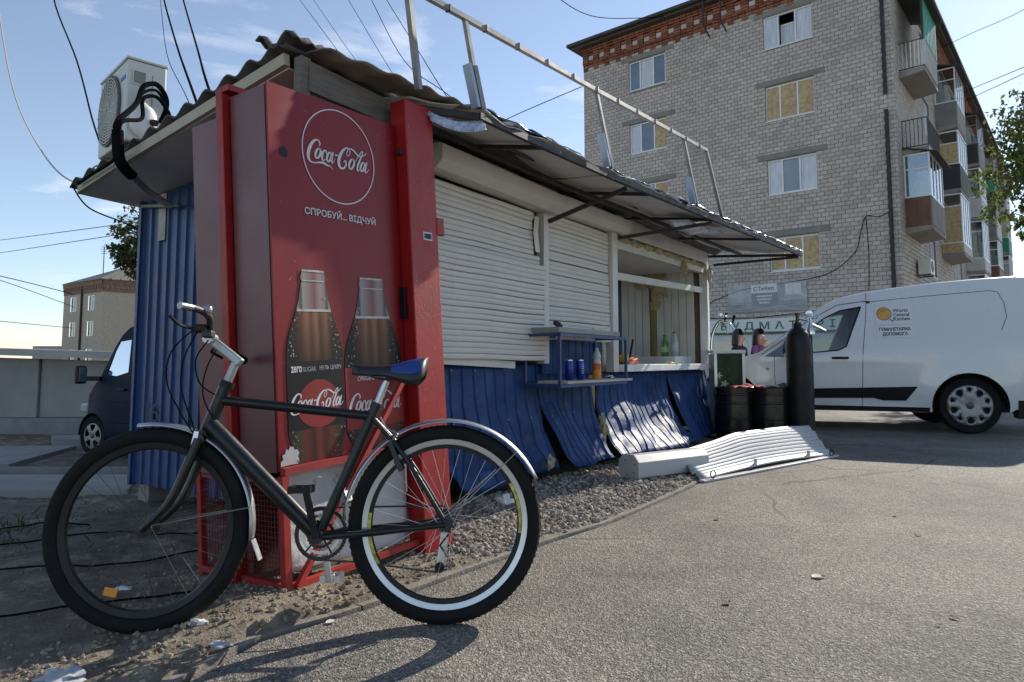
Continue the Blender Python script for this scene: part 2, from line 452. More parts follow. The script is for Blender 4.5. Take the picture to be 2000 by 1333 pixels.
def asphalt_material():
    m = bpy.data.materials.new('asphalt'); m.use_nodes = True
    N, L = m.node_tree.nodes, m.node_tree.links; P = N['Principled BSDF']
    tc = N.new('ShaderNodeTexCoord'); v = tc.outputs['Object']
    vor = N.new('ShaderNodeTexVoronoi'); vor.inputs['Scale'].default_value = 170; L.new(v, vor.inputs['Vector'])
    vor2 = N.new('ShaderNodeTexVoronoi'); vor2.inputs['Scale'].default_value = 80; L.new(v, vor2.inputs['Vector'])
    sep = N.new('ShaderNodeSeparateColor'); L.new(vor.outputs['Color'], sep.inputs[0])
    sep2 = N.new('ShaderNodeSeparateColor'); L.new(vor2.outputs['Color'], sep2.inputs[0])
    r1 = N.new('ShaderNodeValToRGB'); e = r1.color_ramp.elements
    e[0].position = 0.0; e[0].color = (0.092, 0.086, 0.078, 1); e[1].position = 1.0; e[1].color = (0.39, 0.362, 0.315, 1)
    for p, c in ((0.35, (0.150, 0.142, 0.129)), (0.8, (0.223, 0.21, 0.19))):
        x = e.new(p); x.color = (*c, 1)
    L.new(sep.outputs[0], r1.inputs[0])
    r2 = N.new('ShaderNodeValToRGB'); e = r2.color_ramp.elements
    e[0].position = 0.0; e[0].color = (0.55, 0.55, 0.55, 1); e[1].position = 1.0; e[1].color = (1.25, 1.22, 1.18, 1)
    L.new(sep2.outputs[0], r2.inputs[0])
    mul = N.new('ShaderNodeMix'); mul.data_type = 'RGBA'; mul.blend_type = 'MULTIPLY'; mul.inputs['Factor'].default_value = 0.55
    L.new(r1.outputs[0], mul.inputs['A']); L.new(r2.outputs[0], mul.inputs['B'])
    n = N.new('ShaderNodeTexNoise'); n.inputs['Scale'].default_value = 0.8; n.inputs['Detail'].default_value = 9; n.inputs['Roughness'].default_value = 0.66; L.new(v, n.inputs['Vector'])
    r3 = N.new('ShaderNodeValToRGB'); e = r3.color_ramp.elements
    e[0].position = 0.3; e[0].color = (0.64, 0.645, 0.655, 1); e[1].position = 0.7; e[1].color = (1.38, 1.35, 1.29, 1)
    L.new(n.outputs['Fac'], r3.inputs[0])
    mul2 = N.new('ShaderNodeMix'); mul2.data_type = 'RGBA'; mul2.blend_type = 'MULTIPLY'; mul2.inputs['Factor'].default_value = 1
    L.new(mul.outputs['Result'], mul2.inputs['A']); L.new(r3.outputs[0], mul2.inputs['B'])
    # dust film carried on to the tarmac from the dirt
    n4 = N.new('ShaderNodeTexNoise'); n4.inputs['Scale'].default_value = 3.2; n4.inputs['Detail'].default_value = 9; n4.inputs['Roughness'].default_value = 0.7; L.new(v, n4.inputs['Vector'])
    mr = N.new('ShaderNodeMapRange'); mr.inputs['From Min'].default_value = 0.52; mr.inputs['From Max'].default_value = 0.8; mr.inputs['To Max'].default_value = 0.6; L.new(n4.outputs['Fac'], mr.inputs['Value'])
    dm = N.new('ShaderNodeMix'); dm.data_type = 'RGBA'; dm.inputs['B'].default_value = (0.25, 0.22, 0.175, 1)
    L.new(mr.outputs[0], dm.inputs['Factor']); L.new(mul2.outputs['Result'], dm.inputs['A'])
    # hairline cracks in some places
    nd = N.new('ShaderNodeTexNoise'); nd.inputs['Scale'].default_value = 3.0; nd.inputs['Detail'].default_value = 6; L.new(v, nd.inputs['Vector'])
    mxv = N.new('ShaderNodeMix'); mxv.data_type = 'VECTOR'; mxv.inputs['Factor'].default_value = 0.12; L.new(v, mxv.inputs['A']); L.new(nd.outputs['Color'], mxv.inputs['B'])
    vc = N.new('ShaderNodeTexVoronoi'); vc.feature = 'DISTANCE_TO_EDGE'; vc.inputs['Scale'].default_value = 0.55; L.new(mxv.outputs['Result'], vc.inputs['Vector'])
    mc = N.new('ShaderNodeMapRange'); mc.inputs['From Min'].default_value = 0.0; mc.inputs['From Max'].default_value = 0.009; mc.inputs['To Min'].default_value = 0.75; mc.inputs['To Max'].default_value = 0.0; L.new(vc.outputs['Distance'], mc.inputs['Value'])
    ng = N.new('ShaderNodeTexNoise'); ng.inputs['Scale'].default_value = 0.5; L.new(v, ng.inputs['Vector'])
    mg = N.new('ShaderNodeMapRange'); mg.inputs['From Min'].default_value = 0.43; mg.inputs['From Max'].default_value = 0.53; L.new(ng.outputs['Fac'], mg.inputs['Value'])
    mm = N.new('ShaderNodeMath'); mm.operation = 'MULTIPLY'; L.new(mc.outputs[0], mm.inputs[0]); L.new(mg.outputs[0], mm.inputs[1])
    ck = N.new('ShaderNodeMix'); ck.data_type = 'RGBA'; ck.inputs['B'].default_value = (0.045, 0.04, 0.035, 1); L.new(mm.outputs[0], ck.inputs['Factor']); L.new(dm.outputs['Result'], ck.inputs['A'])
    # old oil spots
    no = N.new('ShaderNodeTexNoise'); no.inputs['Scale'].default_value = 1.9; no.inputs['Detail'].default_value = 4; L.new(v, no.inputs['Vector'])
    mo = N.new('ShaderNodeMapRange'); mo.inputs['From Min'].default_value = 0.60; mo.inputs['From Max'].default_value = 0.72; mo.inputs['To Max'].default_value = 0.55; L.new(no.outputs['Fac'], mo.inputs['Value'])
    oi = N.new('ShaderNodeMix'); oi.data_type = 'RGBA'; oi.inputs['B'].default_value = (0.07, 0.065, 0.06, 1); L.new(mo.outputs[0], oi.inputs['Factor']); L.new(ck.outputs['Result'], oi.inputs['A'])
    L.new(oi.outputs['Result'], P.inputs['Base Color'])
    P.inputs['Roughness'].default_value = 0.82; P.inputs['Specular IOR Level'].default_value = 0.3
    b = N.new('ShaderNodeBump'); b.inputs['Distance'].default_value = 0.004; b.inputs['Strength'].default_value = 1
    L.new(vor.outputs['Distance'], b.inputs['Height'])
    b2 = N.new('ShaderNodeBump'); b2.inputs['Distance'].default_value = 0.007; b2.inputs['Strength'].default_value = 1
    n5 = N.new('ShaderNodeTexNoise'); n5.inputs['Scale'].default_value = 55; n5.inputs['Detail'].default_value = 5; L.new(v, n5.inputs['Vector'])
    L.new(n5.outputs['Fac'], b2.inputs['Height']); L.new(b.outputs['Normal'], b2.inputs['Normal'])
    L.new(b2.outputs['Normal'], P.inputs['Normal'])
    return m
M_ASPH = asphalt_material()
off = [(CURB[i][0] + 0.055, CURB[i][1] - 0.03) for i in range(len(CURB))]
ASPH = off + [(-1.0, 200), (300, 200), (300, -30), (-1.15, -30)]
av, af = cdt(ASPH)
def road_edge(x, y): return (x, y, 0.004)
structure(MB().add([road_edge(*p) for p in av], af).build('asphalt_road', M_ASPH, fix=False))

M_KERB = mat('concrete_kerb', (0.22, 0.20, 0.17), 0.95, var=0.3, vs=9, bump=0.008, bs=90, dirt=(0.17, 0.145, 0.11), damt=0.75, ds=7)
kerb = thing('flush_kerb', 'flush concrete kerb edging between the gravel and the asphalt', 'kerb')
kp = [Vector((p[0], p[1], 0)) for p in CURB[1:10]]
kpts = catmull(kp, 6)
seg, cur, L0 = [], [kpts[0]], 0.0
for a, b in zip(kpts, kpts[1:]):
    cur.append(b); L0 += (b - a).length
    if L0 > 0.78: seg.append(cur); cur = [b]; L0 = 0.0
for sgm in seg:
    m = MB(); n = len(sgm)
    for i, p in enumerate(sgm):
        t = (sgm[min(i + 1, n - 1)] - sgm[max(i - 1, 0)]).normalized(); q = Vector((t.y, -t.x, 0))
        p = p + t * (0.004 if i == 0 else (-0.004 if i == n - 1 else 0))
        zt = 0.009 + 0.004 * noise.noise((p.x * 2, p.y * 2, 0))
        for w, z in ((-0.036, -0.05), (-0.03, zt - 0.004), (0.03, zt), (0.036, -0.05)):
            m.v.append((p.x + q.x * w, p.y + q.y * w, z))
    for i in range(n - 1):
        for k in range(3): m.f.append((i * 4 + k, i * 4 + k + 1, i * 4 + 5 + k, i * 4 + 4 + k))
    m.f += [(0, 1, 2, 3), tuple(4 * (n - 1) + k for k in (3, 2, 1, 0))]
    m.build('kerb_stone', M_KERB, kerb)

# loose gravel and clods, nobody could count them
ICO = None
def ico():
    bm = bmesh.new(); bmesh.ops.create_icosphere(bm, subdivisions=1, radius=1)
    v = [tuple(p.co) for p in bm.verts]; f = [tuple(q.index for q in p.verts) for p in bm.faces]
    bm.free(); return v, f
IV, IF = ico()
def stones(name, n, pick, rmin, rmax, m_, seed, lab, cat):
    rnd = random.Random(seed); mb = MB()
    for _ in range(n):
        p = pick(rnd)
        if p is None: continue
        x, y = p; r_ = rmin + (rmax - rmin) * rnd.random() ** 2.6
        z = max(ground_z(x, y), -0.01) + r_ * 0.25
        rx, ry, rz = rnd.random() * 6, rnd.random() * 6, rnd.random() * 6
        M = Matrix.Translation((x, y, z)) @ Matrix.Rotation(rx, 4, 'X') @ Matrix.Rotation(rz, 4, 'Z') @ Matrix.Diagonal((r_ * (0.7 + 0.7 * rnd.random()), r_ * (0.6 + 0.6 * rnd.random()), r_ * (0.5 + 0.4 * rnd.random()), 1))
        vs = [(a[0] * (0.75 + 0.5 * rnd.random()), a[1], a[2] * (0.75 + 0.5 * rnd.random())) for a in IV]
        mb.add(vs, IF, M)
    o = mb.build(name, m_, fix=False); o['kind'] = 'stuff'
    return tag(o, lab, cat)
def rand_material(name, cols, rough=0.9):
    m = bpy.data.materials.new(name); m.use_nodes = True
    N, L = m.node_tree.nodes, m.node_tree.links; P = N['Principled BSDF']
    g = N.new('ShaderNodeNewGeometry'); oi = N.new('ShaderNodeObjectInfo')
    ad = N.new('ShaderNodeMath'); ad.operation = 'ADD'; L.new(g.outputs['Random Per Island'], ad.inputs[0]); L.new(oi.outputs['Random'], ad.inputs[1])
    fr = N.new('ShaderNodeMath'); fr.operation = 'FRACT'; L.new(ad.outputs[0], fr.inputs[0])
    r_ = N.new('ShaderNodeValToRGB'); e = r_.color_ramp.elements
    for i, c in enumerate(cols):
        x = e[i] if i < 2 else e.new(0.5)
        x.color = (*c, 1)
    for i, x in enumerate(e): x.position = i / (len(cols) - 1)
    L.new(fr.outputs[0], r_.inputs[0])
    tc = N.new('ShaderNodeTexCoord'); n = N.new('ShaderNodeTexNoise'); n.inputs['Scale'].default_value = 30; n.inputs['Detail'].default_value = 5; L.new(tc.outputs['Object'], n.inputs['Vector'])
    n2 = N.new('ShaderNodeTexNoise'); n2.inputs['Scale'].default_value = 0.35; n2.inputs['Detail'].default_value = 6; L.new(tc.outputs['Object'], n2.inputs['Vector'])
    ad2 = N.new('ShaderNodeMath'); ad2.operation = 'ADD'; L.new(n.outputs['Fac'], ad2.inputs[0]); L.new(n2.outputs['Fac'], ad2.inputs[1])
    mr = N.new('ShaderNodeMapRange'); mr.inputs['From Min'].default_value = 0.6; mr.inputs['From Max'].default_value = 1.4; mr.inputs['To Min'].default_value = 0.72; mr.inputs['To Max'].default_value = 1.2; L.new(ad2.outputs[0], mr.inputs['Value'])
    mx = N.new('ShaderNodeMix'); mx.data_type = 'RGBA'; mx.blend_type = 'MULTIPLY'; mx.inputs['Factor'].default_value = 1
    L.new(r_.outputs[0], mx.inputs['A']); L.new(mr.outputs[0], mx.inputs['B']); L.new(mx.outputs['Result'], P.inputs['Base Color'])
    P.inputs['Roughness'].default_value = rough; P.inputs['Specular IOR Level'].default_value = 0.3
    MATS[name] = m
    return m
M_GRAV = rand_material('gravel', [(0.16, 0.145, 0.125), (0.32, 0.285, 0.24), (0.42, 0.385, 0.33), (0.24, 0.215, 0.185), (0.5, 0.46, 0.4)])
M_CLOD = rand_material('dirt_clods', [(0.18, 0.145, 0.105), (0.28, 0.235, 0.175), (0.23, 0.19, 0.14), (0.34, 0.29, 0.215)])
KA = R(56.6)
KO = Vector((-0.62, 3.89, 0)); KX = Vector((math.cos(KA), math.sin(KA), 0)); KY = Vector((-math.sin(KA), math.cos(KA), 0))
def kw(x, y, z=0.0): return KO + KX * x + KY * y + Vector((0, 0, z))
def pick_gravel(r_):
    p = kw(-0.35 + 4.4 * r_.random(), -0.98 + 1.0 * r_.random())
    return (p.x, p.y) if in_poly((p.x, p.y), DIRT) else None
def pick_clod(r_):
    p = (-1.45 + 1.35 * r_.random(), 1.75 + 1.75 * r_.random())
    if not in_poly(p, DIRT) or noise.noise((p[0] * 5, p[1] * 5, 9)) < -0.12 - 0.3 * r_.random(): return None
    return p
def pick_dirt(r_):
    p = (-4.2 + 3.4 * r_.random(), 1.7 + 3.6 * r_.random())
    return p if in_poly(p, DIRT) else None
stones('gravel', 15000, pick_gravel, 0.003, 0.018, M_GRAV, 3, 'strip of loose grey gravel between the blue kiosk and the kerb', 'gravel')
stones('dirt_clods', 5500, pick_clod, 0.0015, 0.013, M_CLOD, 4, 'crumbled sunlit dirt clods in front of the red cabinet', 'dirt')
stones('dirt_crumbs', 3500, pick_dirt, 0.0015, 0.009, M_CLOD, 5, 'fine dirt crumbs on the shaded ground around the front wheel', 'dirt')
def pick_chips(r_):
    p = (-0.9 + 5.5 * r_.random() ** 1.2, 1.9 + 5.0 * r_.random())
    return None if in_poly(p, DIRT) else p
stones('asphalt_chips', 420, pick_chips, 0.002, 0.008, M_GRAV, 6, 'tiny stone chips scattered over the sunlit asphalt', 'grit')

# concrete paving slabs behind the bicycle wheel, on the falling ground at the left
M_CONC = mat('concrete', (0.27, 0.26, 0.245), 0.88, var=0.16, vs=2.5, bump=0.004, bs=60, dirt=(0.15, 0.135, 0.115), damt=0.55, ds=2.2)
def slab(name, label, pts, top, thick):
    v, f = cdt(pts); m = MB(); n = len(pts)
    zz = lambda p, d: (p[0], p[1], drop(*p) + top + d)
    m.add([zz(p, 0) for p in v], f)
    m.add([zz(p, 0) for p in pts] + [zz(p, -thick) for p in pts], [(i, (i + 1) % n, (i + 1) % n + n, i + n) for i in range(n)])
    o = m.build(name, M_CONC, bevel=0.008)
    return tag(o, label, 'paving', 'concrete slabs left of the kiosk')
slab('concrete_slab', 'broad concrete slab just behind the front bicycle wheel', [(-5.2, 4.55), (-2.55, 4.62), (-3.0, 5.55), (-5.9, 5.45)], 0.05, 0.2)
slab('concrete_slab', 'raised concrete slab in front of the dark blue van', [(-6.6, 5.85), (-3.1, 5.9), (-3.6, 6.9), (-7.6, 6.8)], 0.10, 0.28)
slab('concrete_slab', 'long pale concrete slab below the grey garage wall', [(-10.5, 9.2), (-6.9, 9.5), (-7.3, 11.6), (-11.5, 11.4)], 0.06, 0.2)
slab('concrete_slab', 'small tilted concrete slab left of the van front wheel', [(-7.9, 11.9), (-6.6, 11.9), (-7.0, 12.6), (-8.4, 12.6)], 0.13, 0.3)

# ------------------------------------------------------------------ apartment building
M_BRICK = rand_material('silicate_brick', [(0.43, 0.385, 0.345), (0.54, 0.485, 0.435), (0.49, 0.44, 0.393), (0.58, 0.525, 0.47), (0.51, 0.457, 0.408)])
M_MORT = mat('mortar', (0.24, 0.21, 0.18), 0.95, var=0.2, vs=2)
M_RBRICK = rand_material('red_brick', [(0.24, 0.085, 0.05), (0.30, 0.115, 0.065), (0.20, 0.07, 0.045), (0.33, 0.14, 0.085)])
M_LINT = mat('lintel_concrete', (0.24, 0.225, 0.2), 0.9, var=0.15, vs=2)
M_PVC = mat('white_pvc', (0.74, 0.75, 0.76), 0.35, var=0.05, dirt=(0.5, 0.49, 0.46), damt=0.3, ds=2)
M_PANE = mat('window_pane', (0.10, 0.13, 0.17), 0.06, var=0.25, vs=1.2, spec=1.0, coat=1.0)
M_CURT = mat('net_curtain', (0.55, 0.58, 0.62), 0.25, var=0.2, vs=2.5, coat=0.8, stretch=(6, 1, 0.6))
M_OSB = mat('chipboard', (0.46, 0.35, 0.19), 0.8, var=0.3, vs=9, dirt=(0.62, 0.50, 0.30), damt=0.7, ds=14, bump=0.003, bs=30)
M_ROOF = mat('roof_dark', (0.06, 0.058, 0.056), 0.8, var=0.2)
BW, BH, BRL, BRH, JT = 12.53, 14.2, 0.265, 0.150, 0.013
bld = thing('apartment_building', 'five storey grey brick apartment block with boarded windows and a red brick cornice', 'building', (3.3, 30.4, 0), -40.2)
WINS = []
for z0, z1 in ((4.19, 5.44), (7.06, 8.37), (9.87, 11.2), (12.66, 13.94)): WINS.append((8.22, 9.97, z0, z1))
for z0, z1 in ((4.19, 5.44), (7.06, 8.37), (9.77, 11.07), (12.56, 13.86)): WINS.append((2.36, 4.11, z0, z1))
GM = lambda u, z, d: (u, -d, z)                   # gable: u along the wall, d out of the wall
FM = lambda u, z, d: (BW + d, u, z)               # long facade
FWINS = [(5.2 + 7.4 * k + e, 6.6 + 7.4 * k + e, z, z + 1.45) for k in range(3) for e in (0,) for z in (1.2, 4.2, 7.05, 9.9, 12.55)]
def brick_rows(width, rows, holes, z0=0.0):
    for r_ in range(rows):
        za = z0 + r_ * BRH; zb = za + BRH - JT; zm = (za + zb) / 2
        ivs = [(0.0, width)]
        for a, b, c, d in holes:
            if c - 0.05 < zm < d + 0.05:
                nv = []
                for p, q in ivs:
                    if b <= p or a >= q: nv.append((p, q))
                    else:
                        if a - p > 0.02: nv.append((p, a))
                        if q - b > 0.02: nv.append((b, q))
                ivs = nv
        o = -BRL / 2 if r_ % 2 else 0.0
        k = 0
        while o + k * BRL < width:
            a, b = o + k * BRL, o + (k + 1) * BRL - JT; k += 1
            for p, q in ivs:
                x0, x1 = max(a, p), min(b, q)
                if x1 - x0 > 0.03: yield x0, x1, za, zb
def brick_geo(mb, fn, x0, x1, z0, z1, d0, d1, jit, rnd):
    e = 0.006
    j = jit * (rnd.random() - 0.5)
    vs = [fn(x0 + e, z0 + e, d1 + j), fn(x1 - e, z0 + e, d1 + j), fn(x1 - e, z1 - e, d1 + j), fn(x0 + e, z1 - e, d1 + j),
          fn(x0, z0, d0), fn(x1, z0, d0), fn(x1, z1, d0), fn(x0, z1, d0)]
    mb.add(vs, [(0, 1, 2, 3), (4, 5, 1, 0), (5, 6, 2, 1), (6, 7, 3, 2), (7, 4, 0, 3)])
rnd = random.Random(11)
holesG = WINS
gm_ = MB(); near = []
for b in brick_rows(BW, 95, holesG):
    full = abs((b[1] - b[0]) - (BRL - JT)) < 1e-4
    if full and b[0] > 10.15 and 3.5 < b[2] < 9.3: near.append(b)
    else: brick_geo(gm_, GM, *b, -0.02, 0.012, 0.006, rnd)
near.sort(key=lambda b: -b[0] + abs(b[2] - 6.2) * 0.35)
for b in near[300:]: brick_geo(gm_, GM, *b, -0.02, 0.012, 0.006, rnd)
o = gm_.build('bricks', M_BRICK, bld, fix=True); o['kind'] = 'stuff'
one = MB(); brick_geo(one, GM, 0, BRL - JT, 0, BRH - JT, -0.02, 0.012, 0, rnd)
proto = None
for b in near[:300]:
    if proto is None:
        proto = one.build('brick', M_BRICK, bld); c = proto
    else: c = link_copy(proto, bld)
    c.location = (b[0], -0.004 + 0.006 * rnd.random(), b[2])
fm_ = MB()
for b in brick_rows(24.0, 95, FWINS): brick_geo(fm_, FM, *b, -0.02, 0.012, 0.006, rnd)
o = fm_.build('bricks', M_BRICK, bld); o['kind'] = 'stuff'
# wall bodies behind the bricks, with openings
def wall_with_holes(name, width, height, holes, fn, d):
    v, f = cdt([(0, 0), (width, 0), (width, height), (0, height)], [[(a, c), (b, c), (b, e), (a, e)] for a, b, c, e in holes])
    return MB().add([fn(p[0], p[1], d) for p in v], f).build(name, M_MORT, bld)
wall_with_holes('wall', BW, 15.2, WINS, GM, 0.0)
wall_with_holes('wall', 42.0, 15.2, FWINS, FM, 0.0)
MB().add([(0, 0.002, 0), (0, 42, 0), (0, 42, 15.2), (0, 0.002, 15.2)], [(0, 1, 2, 3)]).build('wall', M_MORT, bld)
MB().box(0.4, BW - 0.4, 0.9, 41, 0, 15.0).build('interior_core', mat('interior_dark', (0.05, 0.048, 0.045), 0.9), bld)
# roof slab and its edge
MB().box(-0.55, BW + 0.55, -0.62, 42.5, 15.22, 15.36).build('roof', M_ROOF, bld, bevel=0.02)
MB().box(-0.38, BW + 0.38, -0.42, 42.2, 15.13, 15.215).build('eave_board', mat('eave_wood', (0.10, 0.085, 0.07), 0.85), bld)
# patterned red cornice: corbels, then piers with pale squares between, then a red band
def cornice(width, fn, n):
    rb, st = MB(), width / n
    for r_, (za, zb, d) in enumerate(((14.22, 14.35, 0.05), (14.36, 14.43, 0.09), (14.92, 15.0, 0.12), (15.01, 15.12, 0.15))):
        m = MB(); k = 0
        while k * 0.27 < width:
            brick_geo(m, fn, k * 0.27, min(width, k * 0.27 + 0.26), za, zb, -0.02, d, 0.006, rnd); k += 1
        m.build('cornice_course', M_RBRICK, bld)
    for i in range(n):
        m = MB()
        for r_ in range(4): brick_geo(m, fn, i * st, i * st + st * 0.52, 14.44 + r_ * 0.12, 14.55 + r_ * 0.12, -0.02, 0.10, 0.01, rnd)
        m.build('cornice_pier', M_RBRICK, bld)
        m = MB(); brick_geo(m, fn, i * st + st * 0.54, i * st + st * 0.98, 14.56, 14.76, -0.02, 0.055, 0.01, rnd)
        m.build('pale_block', M_BRICK, bld)
        for za in (14.44, 14.78):
            m = MB(); brick_geo(m, fn, i * st + st * 0.54, i * st + st * 0.98, za, za + 0.11, -0.02, 0.06, 0.01, rnd)
            m.build('cornice_brick', M_RBRICK, bld)
        m = MB(); brick_geo(m, fn, i * st, i * st + st * 0.45, 14.09, 14.21, -0.02, 0.035, 0.006, rnd); m.build('corbel', M_RBRICK, bld)
cornice(BW, GM, 22)
m = MB(); k = 0
for r_ in range(7):
    for k in range(60): brick_geo(m, FM, k * 0.4, k * 0.4 + 0.38, 14.22 + r_ * 0.13, 14.34 + r_ * 0.13, -0.02, 0.05 + 0.015 * r_, 0.006, rnd)
o = m.build('cornice_bricks', M_RBRICK, bld); o['kind'] = 'stuff'

def window(fn, x0, x1, z0, z1, style, split=(0.33, 0.67), name='window'):
    fr = MB(); t = 0.06
    bars = [(x0, x1, z0, z0 + t), (x0, x1, z1 - t, z1), (x0, x0 + t, z0 + t, z1 - t), (x1 - t, x1, z0 + t, z1 - t)]
    xs = [x0] + [x0 + (x1 - x0) * s for s in split] + [x1]
    bars += [(x - t / 2, x + t / 2, z0 + t, z1 - t) for x in xs[1:-1]]
    def slabf(mb, a, b, c, d, e, f): 
        vs = [fn(a, c, e), fn(b, c, e), fn(b, d, e), fn(a, d, e), fn(a, c, f), fn(b, c, f), fn(b, d, f), fn(a, d, f)]
        mb.add(vs, [(0, 3, 2, 1), (4, 5, 6, 7), (0, 1, 5, 4), (1, 2, 6, 5), (2, 3, 7, 6), (3, 0, 4, 7)])
    for a, b, c, d in bars: slabf(fr, a, b, c, d, -0.13, -0.05)
    w = fr.build(name, M_PVC, bld)
    rv = MB()
    for a, b, c, d in ((x0 - 0.01, x0, z0, z1), (x1, x1 + 0.01, z0, z1), (x0, x1, z1, z1 + 0.01), (x0, x1, z0 - 0.01, z0)): slabf(rv, a, b, c, d, -0.2, 0.008)
    rv.build('reveal', M_LINT, w)
    sl = MB(); slabf(sl, x0 - 0.03, x1 + 0.03, z0 - 0.04, z0 - 0.012, -0.06, 0.05); sl.build('sill', M_PVC, w)
    for i, s in enumerate(style):
        a, b = xs[i] + t * 0.6, xs[i + 1] - t * 0.6
        pn = MB()
        if s == 'o':
            slabf(pn, a, b, z0 + t, z1 - t, -0.09, -0.045); pn.build('chipboard_panel', M_OSB, w)
        elif s == 'x':                                   # opened sash: dark gap and a lower inner leaf
            slabf(pn, a + 0.05, b - 0.04, z0 + t, z1 - 0.4, -0.3, -0.28); pn.build('pane', M_CURT, w)
            g = MB(); slabf(g, a, b, z1 - 0.42, z1 - 0.36, -0.30, -0.26); slabf(g, a, a + 0.05, z0 + t, z1 - 0.4, -0.30, -0.26); g.build('open_sash', M_PVC, w)
        else:
            slabf(pn, a, b, z0 + t, z1 - t, -0.10, -0.09); pn.build('pane', {'c': M_CURT, 'p': M_PANE}[s], w)
    return w
for (x0, x1, z0, z1), st in zip(WINS, ('ooo', 'cpc', 'ooo', 'cxc', 'ooo', 'opo', 'cpo', 'pcp')):
    window(GM, x0, x1, z0, z1, st, (0.3, 0.66))
    m = MB(); m.box(x0 - 0.35, x1 + 0.38, -0.035, 0.03, z1 + 0.03, z1 + 0.24); m.build('lintel', M_LINT, bld, bevel=0.01)
for q in FWINS: window(FM, *q, 'pc', (0.5,))
# rain pipes by the corner, cables on the gable
M_PIPE = mat('rain_pipe', (0.025, 0.022, 0.022), 0.6)
for za, zb in ((9.9, 15.1), (0.1, 9.35)):
    tube_part('rain_pipe', M_PIPE, bld, [(12.28, -0.13, za), (12.28, -0.13, zb)], 0.06, 10)
tube_part('wall_cable', M_CABLE, bld, catmull([(12.3, -0.06, 5.9), (11.9, -0.05, 5.75), (11.5, -0.05, 5.8), (11.3, -0.05, 5.2), (11.1, -0.05, 4.6), (10.2, -0.05, 3.95), (8.6, -0.05, 3.72), (7.0, -0.05, 3.55), (5.4, -0.05, 3.0)], 6), 0.013, 5)
tube_part('wall_cable', M_CABLE, bld, catmull([(11.5, -0.05, 5.8), (11.55, -0.05, 4.6), (11.5, -0.05, 3.3)], 6), 0.011, 5)
tube_part('wall_cable', M_CABLE, bld, catmull([(4.2, -0.05, 2.75), (7.0, -0.05, 2.5), (9.4, -0.05, 2.62), (12.0, -0.05, 2.6)], 6), 0.012, 5)
for x in (6.05, 6.75):
    tube_part('antenna_bracket', M_PIPE, bld, [(x, -0.5, 15.5), (x, -0.5, 14.2), (x + 0.12, -0.2, 13.75)], 0.035, 6)
# shop front under the gable
M_SHOP = mat('shop_front_white', (0.62, 0.63, 0.61), 0.5, var=0.08, dirt=(0.4, 0.39, 0.36), damt=0.3, ds=1.5)
box_part('shop_front', M_SHOP, bld, 4.0, 12.4, -0.08, -0.02, 0.0, 1.88)
for k in range(5): box_part('shop_window', M_PANE, bld, 4.4 + k * 1.6, 5.7 + k * 1.6, -0.095, -0.082, 0.7, 1.65)
sg = thing('shop_sign', 'long white shop sign with green letters along the apartment block', 'sign', (3.3, 30.4, 0), -40.2)
box_part('sign_board', mat('sign_white', (0.66, 0.68, 0.66), 0.45, var=0.05), sg, 5.2, 12.45, -0.22, -0.1, 1.98, 2.46)
box_part('trim', mat('sign_green', (0.03, 0.16, 0.09), 0.5), sg, 5.2, 12.45, -0.23, -0.09, 1.93, 1.975)
lettering('lettering', MATS['sign_green'], sg, 'БУДМАТЕРІАЛИ', lambda x, y: (6.35 + x, -0.226, 2.07 + y), width=5.6, height=0.28, bold=0.02, spacing=1.7)
bn = thing('advertising_banner', 'grey and white flooring banner hung on the brick gable', 'banner', (3.3, 30.4, 0), -40.2)
box_part('sheet', mat('banner_grey', (0.40, 0.42, 0.43), 0.5, var=0.35, vs=1.6), bn, 6.6, 9.49, -0.06, -0.035, 2.74, 3.77)
box_part('printed_floor', mat('banner_wood', (0.30, 0.32, 0.34), 0.5, var=0.4, vs=3, stretch=(0.6, 1, 8)), bn, 6.62, 9.47, -0.063, -0.061, 2.76, 3.1)
box_part('printed_sofa', mat('banner_light', (0.58, 0.59, 0.6), 0.5, var=0.25, vs=3), bn, 8.75, 9.3, -0.066, -0.064, 3.3, 3.7)
box_part('logo_plate', mat('banner_white', (0.66, 0.67, 0.68), 0.5, var=0.05), bn, 7.5, 8.45, -0.068, -0.064, 3.42, 3.74)
box_part('text_plate', mat('banner_blue_grey', (0.25, 0.28, 0.32), 0.5, var=0.08), bn, 7.5, 8.45, -0.068, -0.064, 2.95, 3.415)
lettering('lettering', mat('banner_ink', (0.12, 0.15, 0.18), 0.5), bn, 'Tarkett', lambda x, y: (7.74 + x, -0.07, 3.52 + y), width=0.62, bold=0.02)
MB().add(*(lambda v, f: ([(7.58 + p[0], -0.07, 3.51 + p[1]) for p in v], f))(*ribbon([(0.12, 0.12, 0.02), (0.05, 0.13, 0.03), (0.01, 0.06, 0.03), (0.06, 0.0, 0.03), (0.13, 0.03, 0.02)]))).build('emblem', MATS['banner_ink'], bn, fix=False)
for k, w in enumerate((0.55, 0.5, 0.36)):
    m = MB(); x = 7.97 - w / 2
    while x < 7.97 + w / 2:
        g = 0.03 + 0.04 * rnd.random(); m.box(x, x + g, -0.0705, -0.0690, 3.27 - k * 0.12, 3.33 - k * 0.12); x += g + 0.014
    m.build('printed_line', MATS['banner_white'], bn)

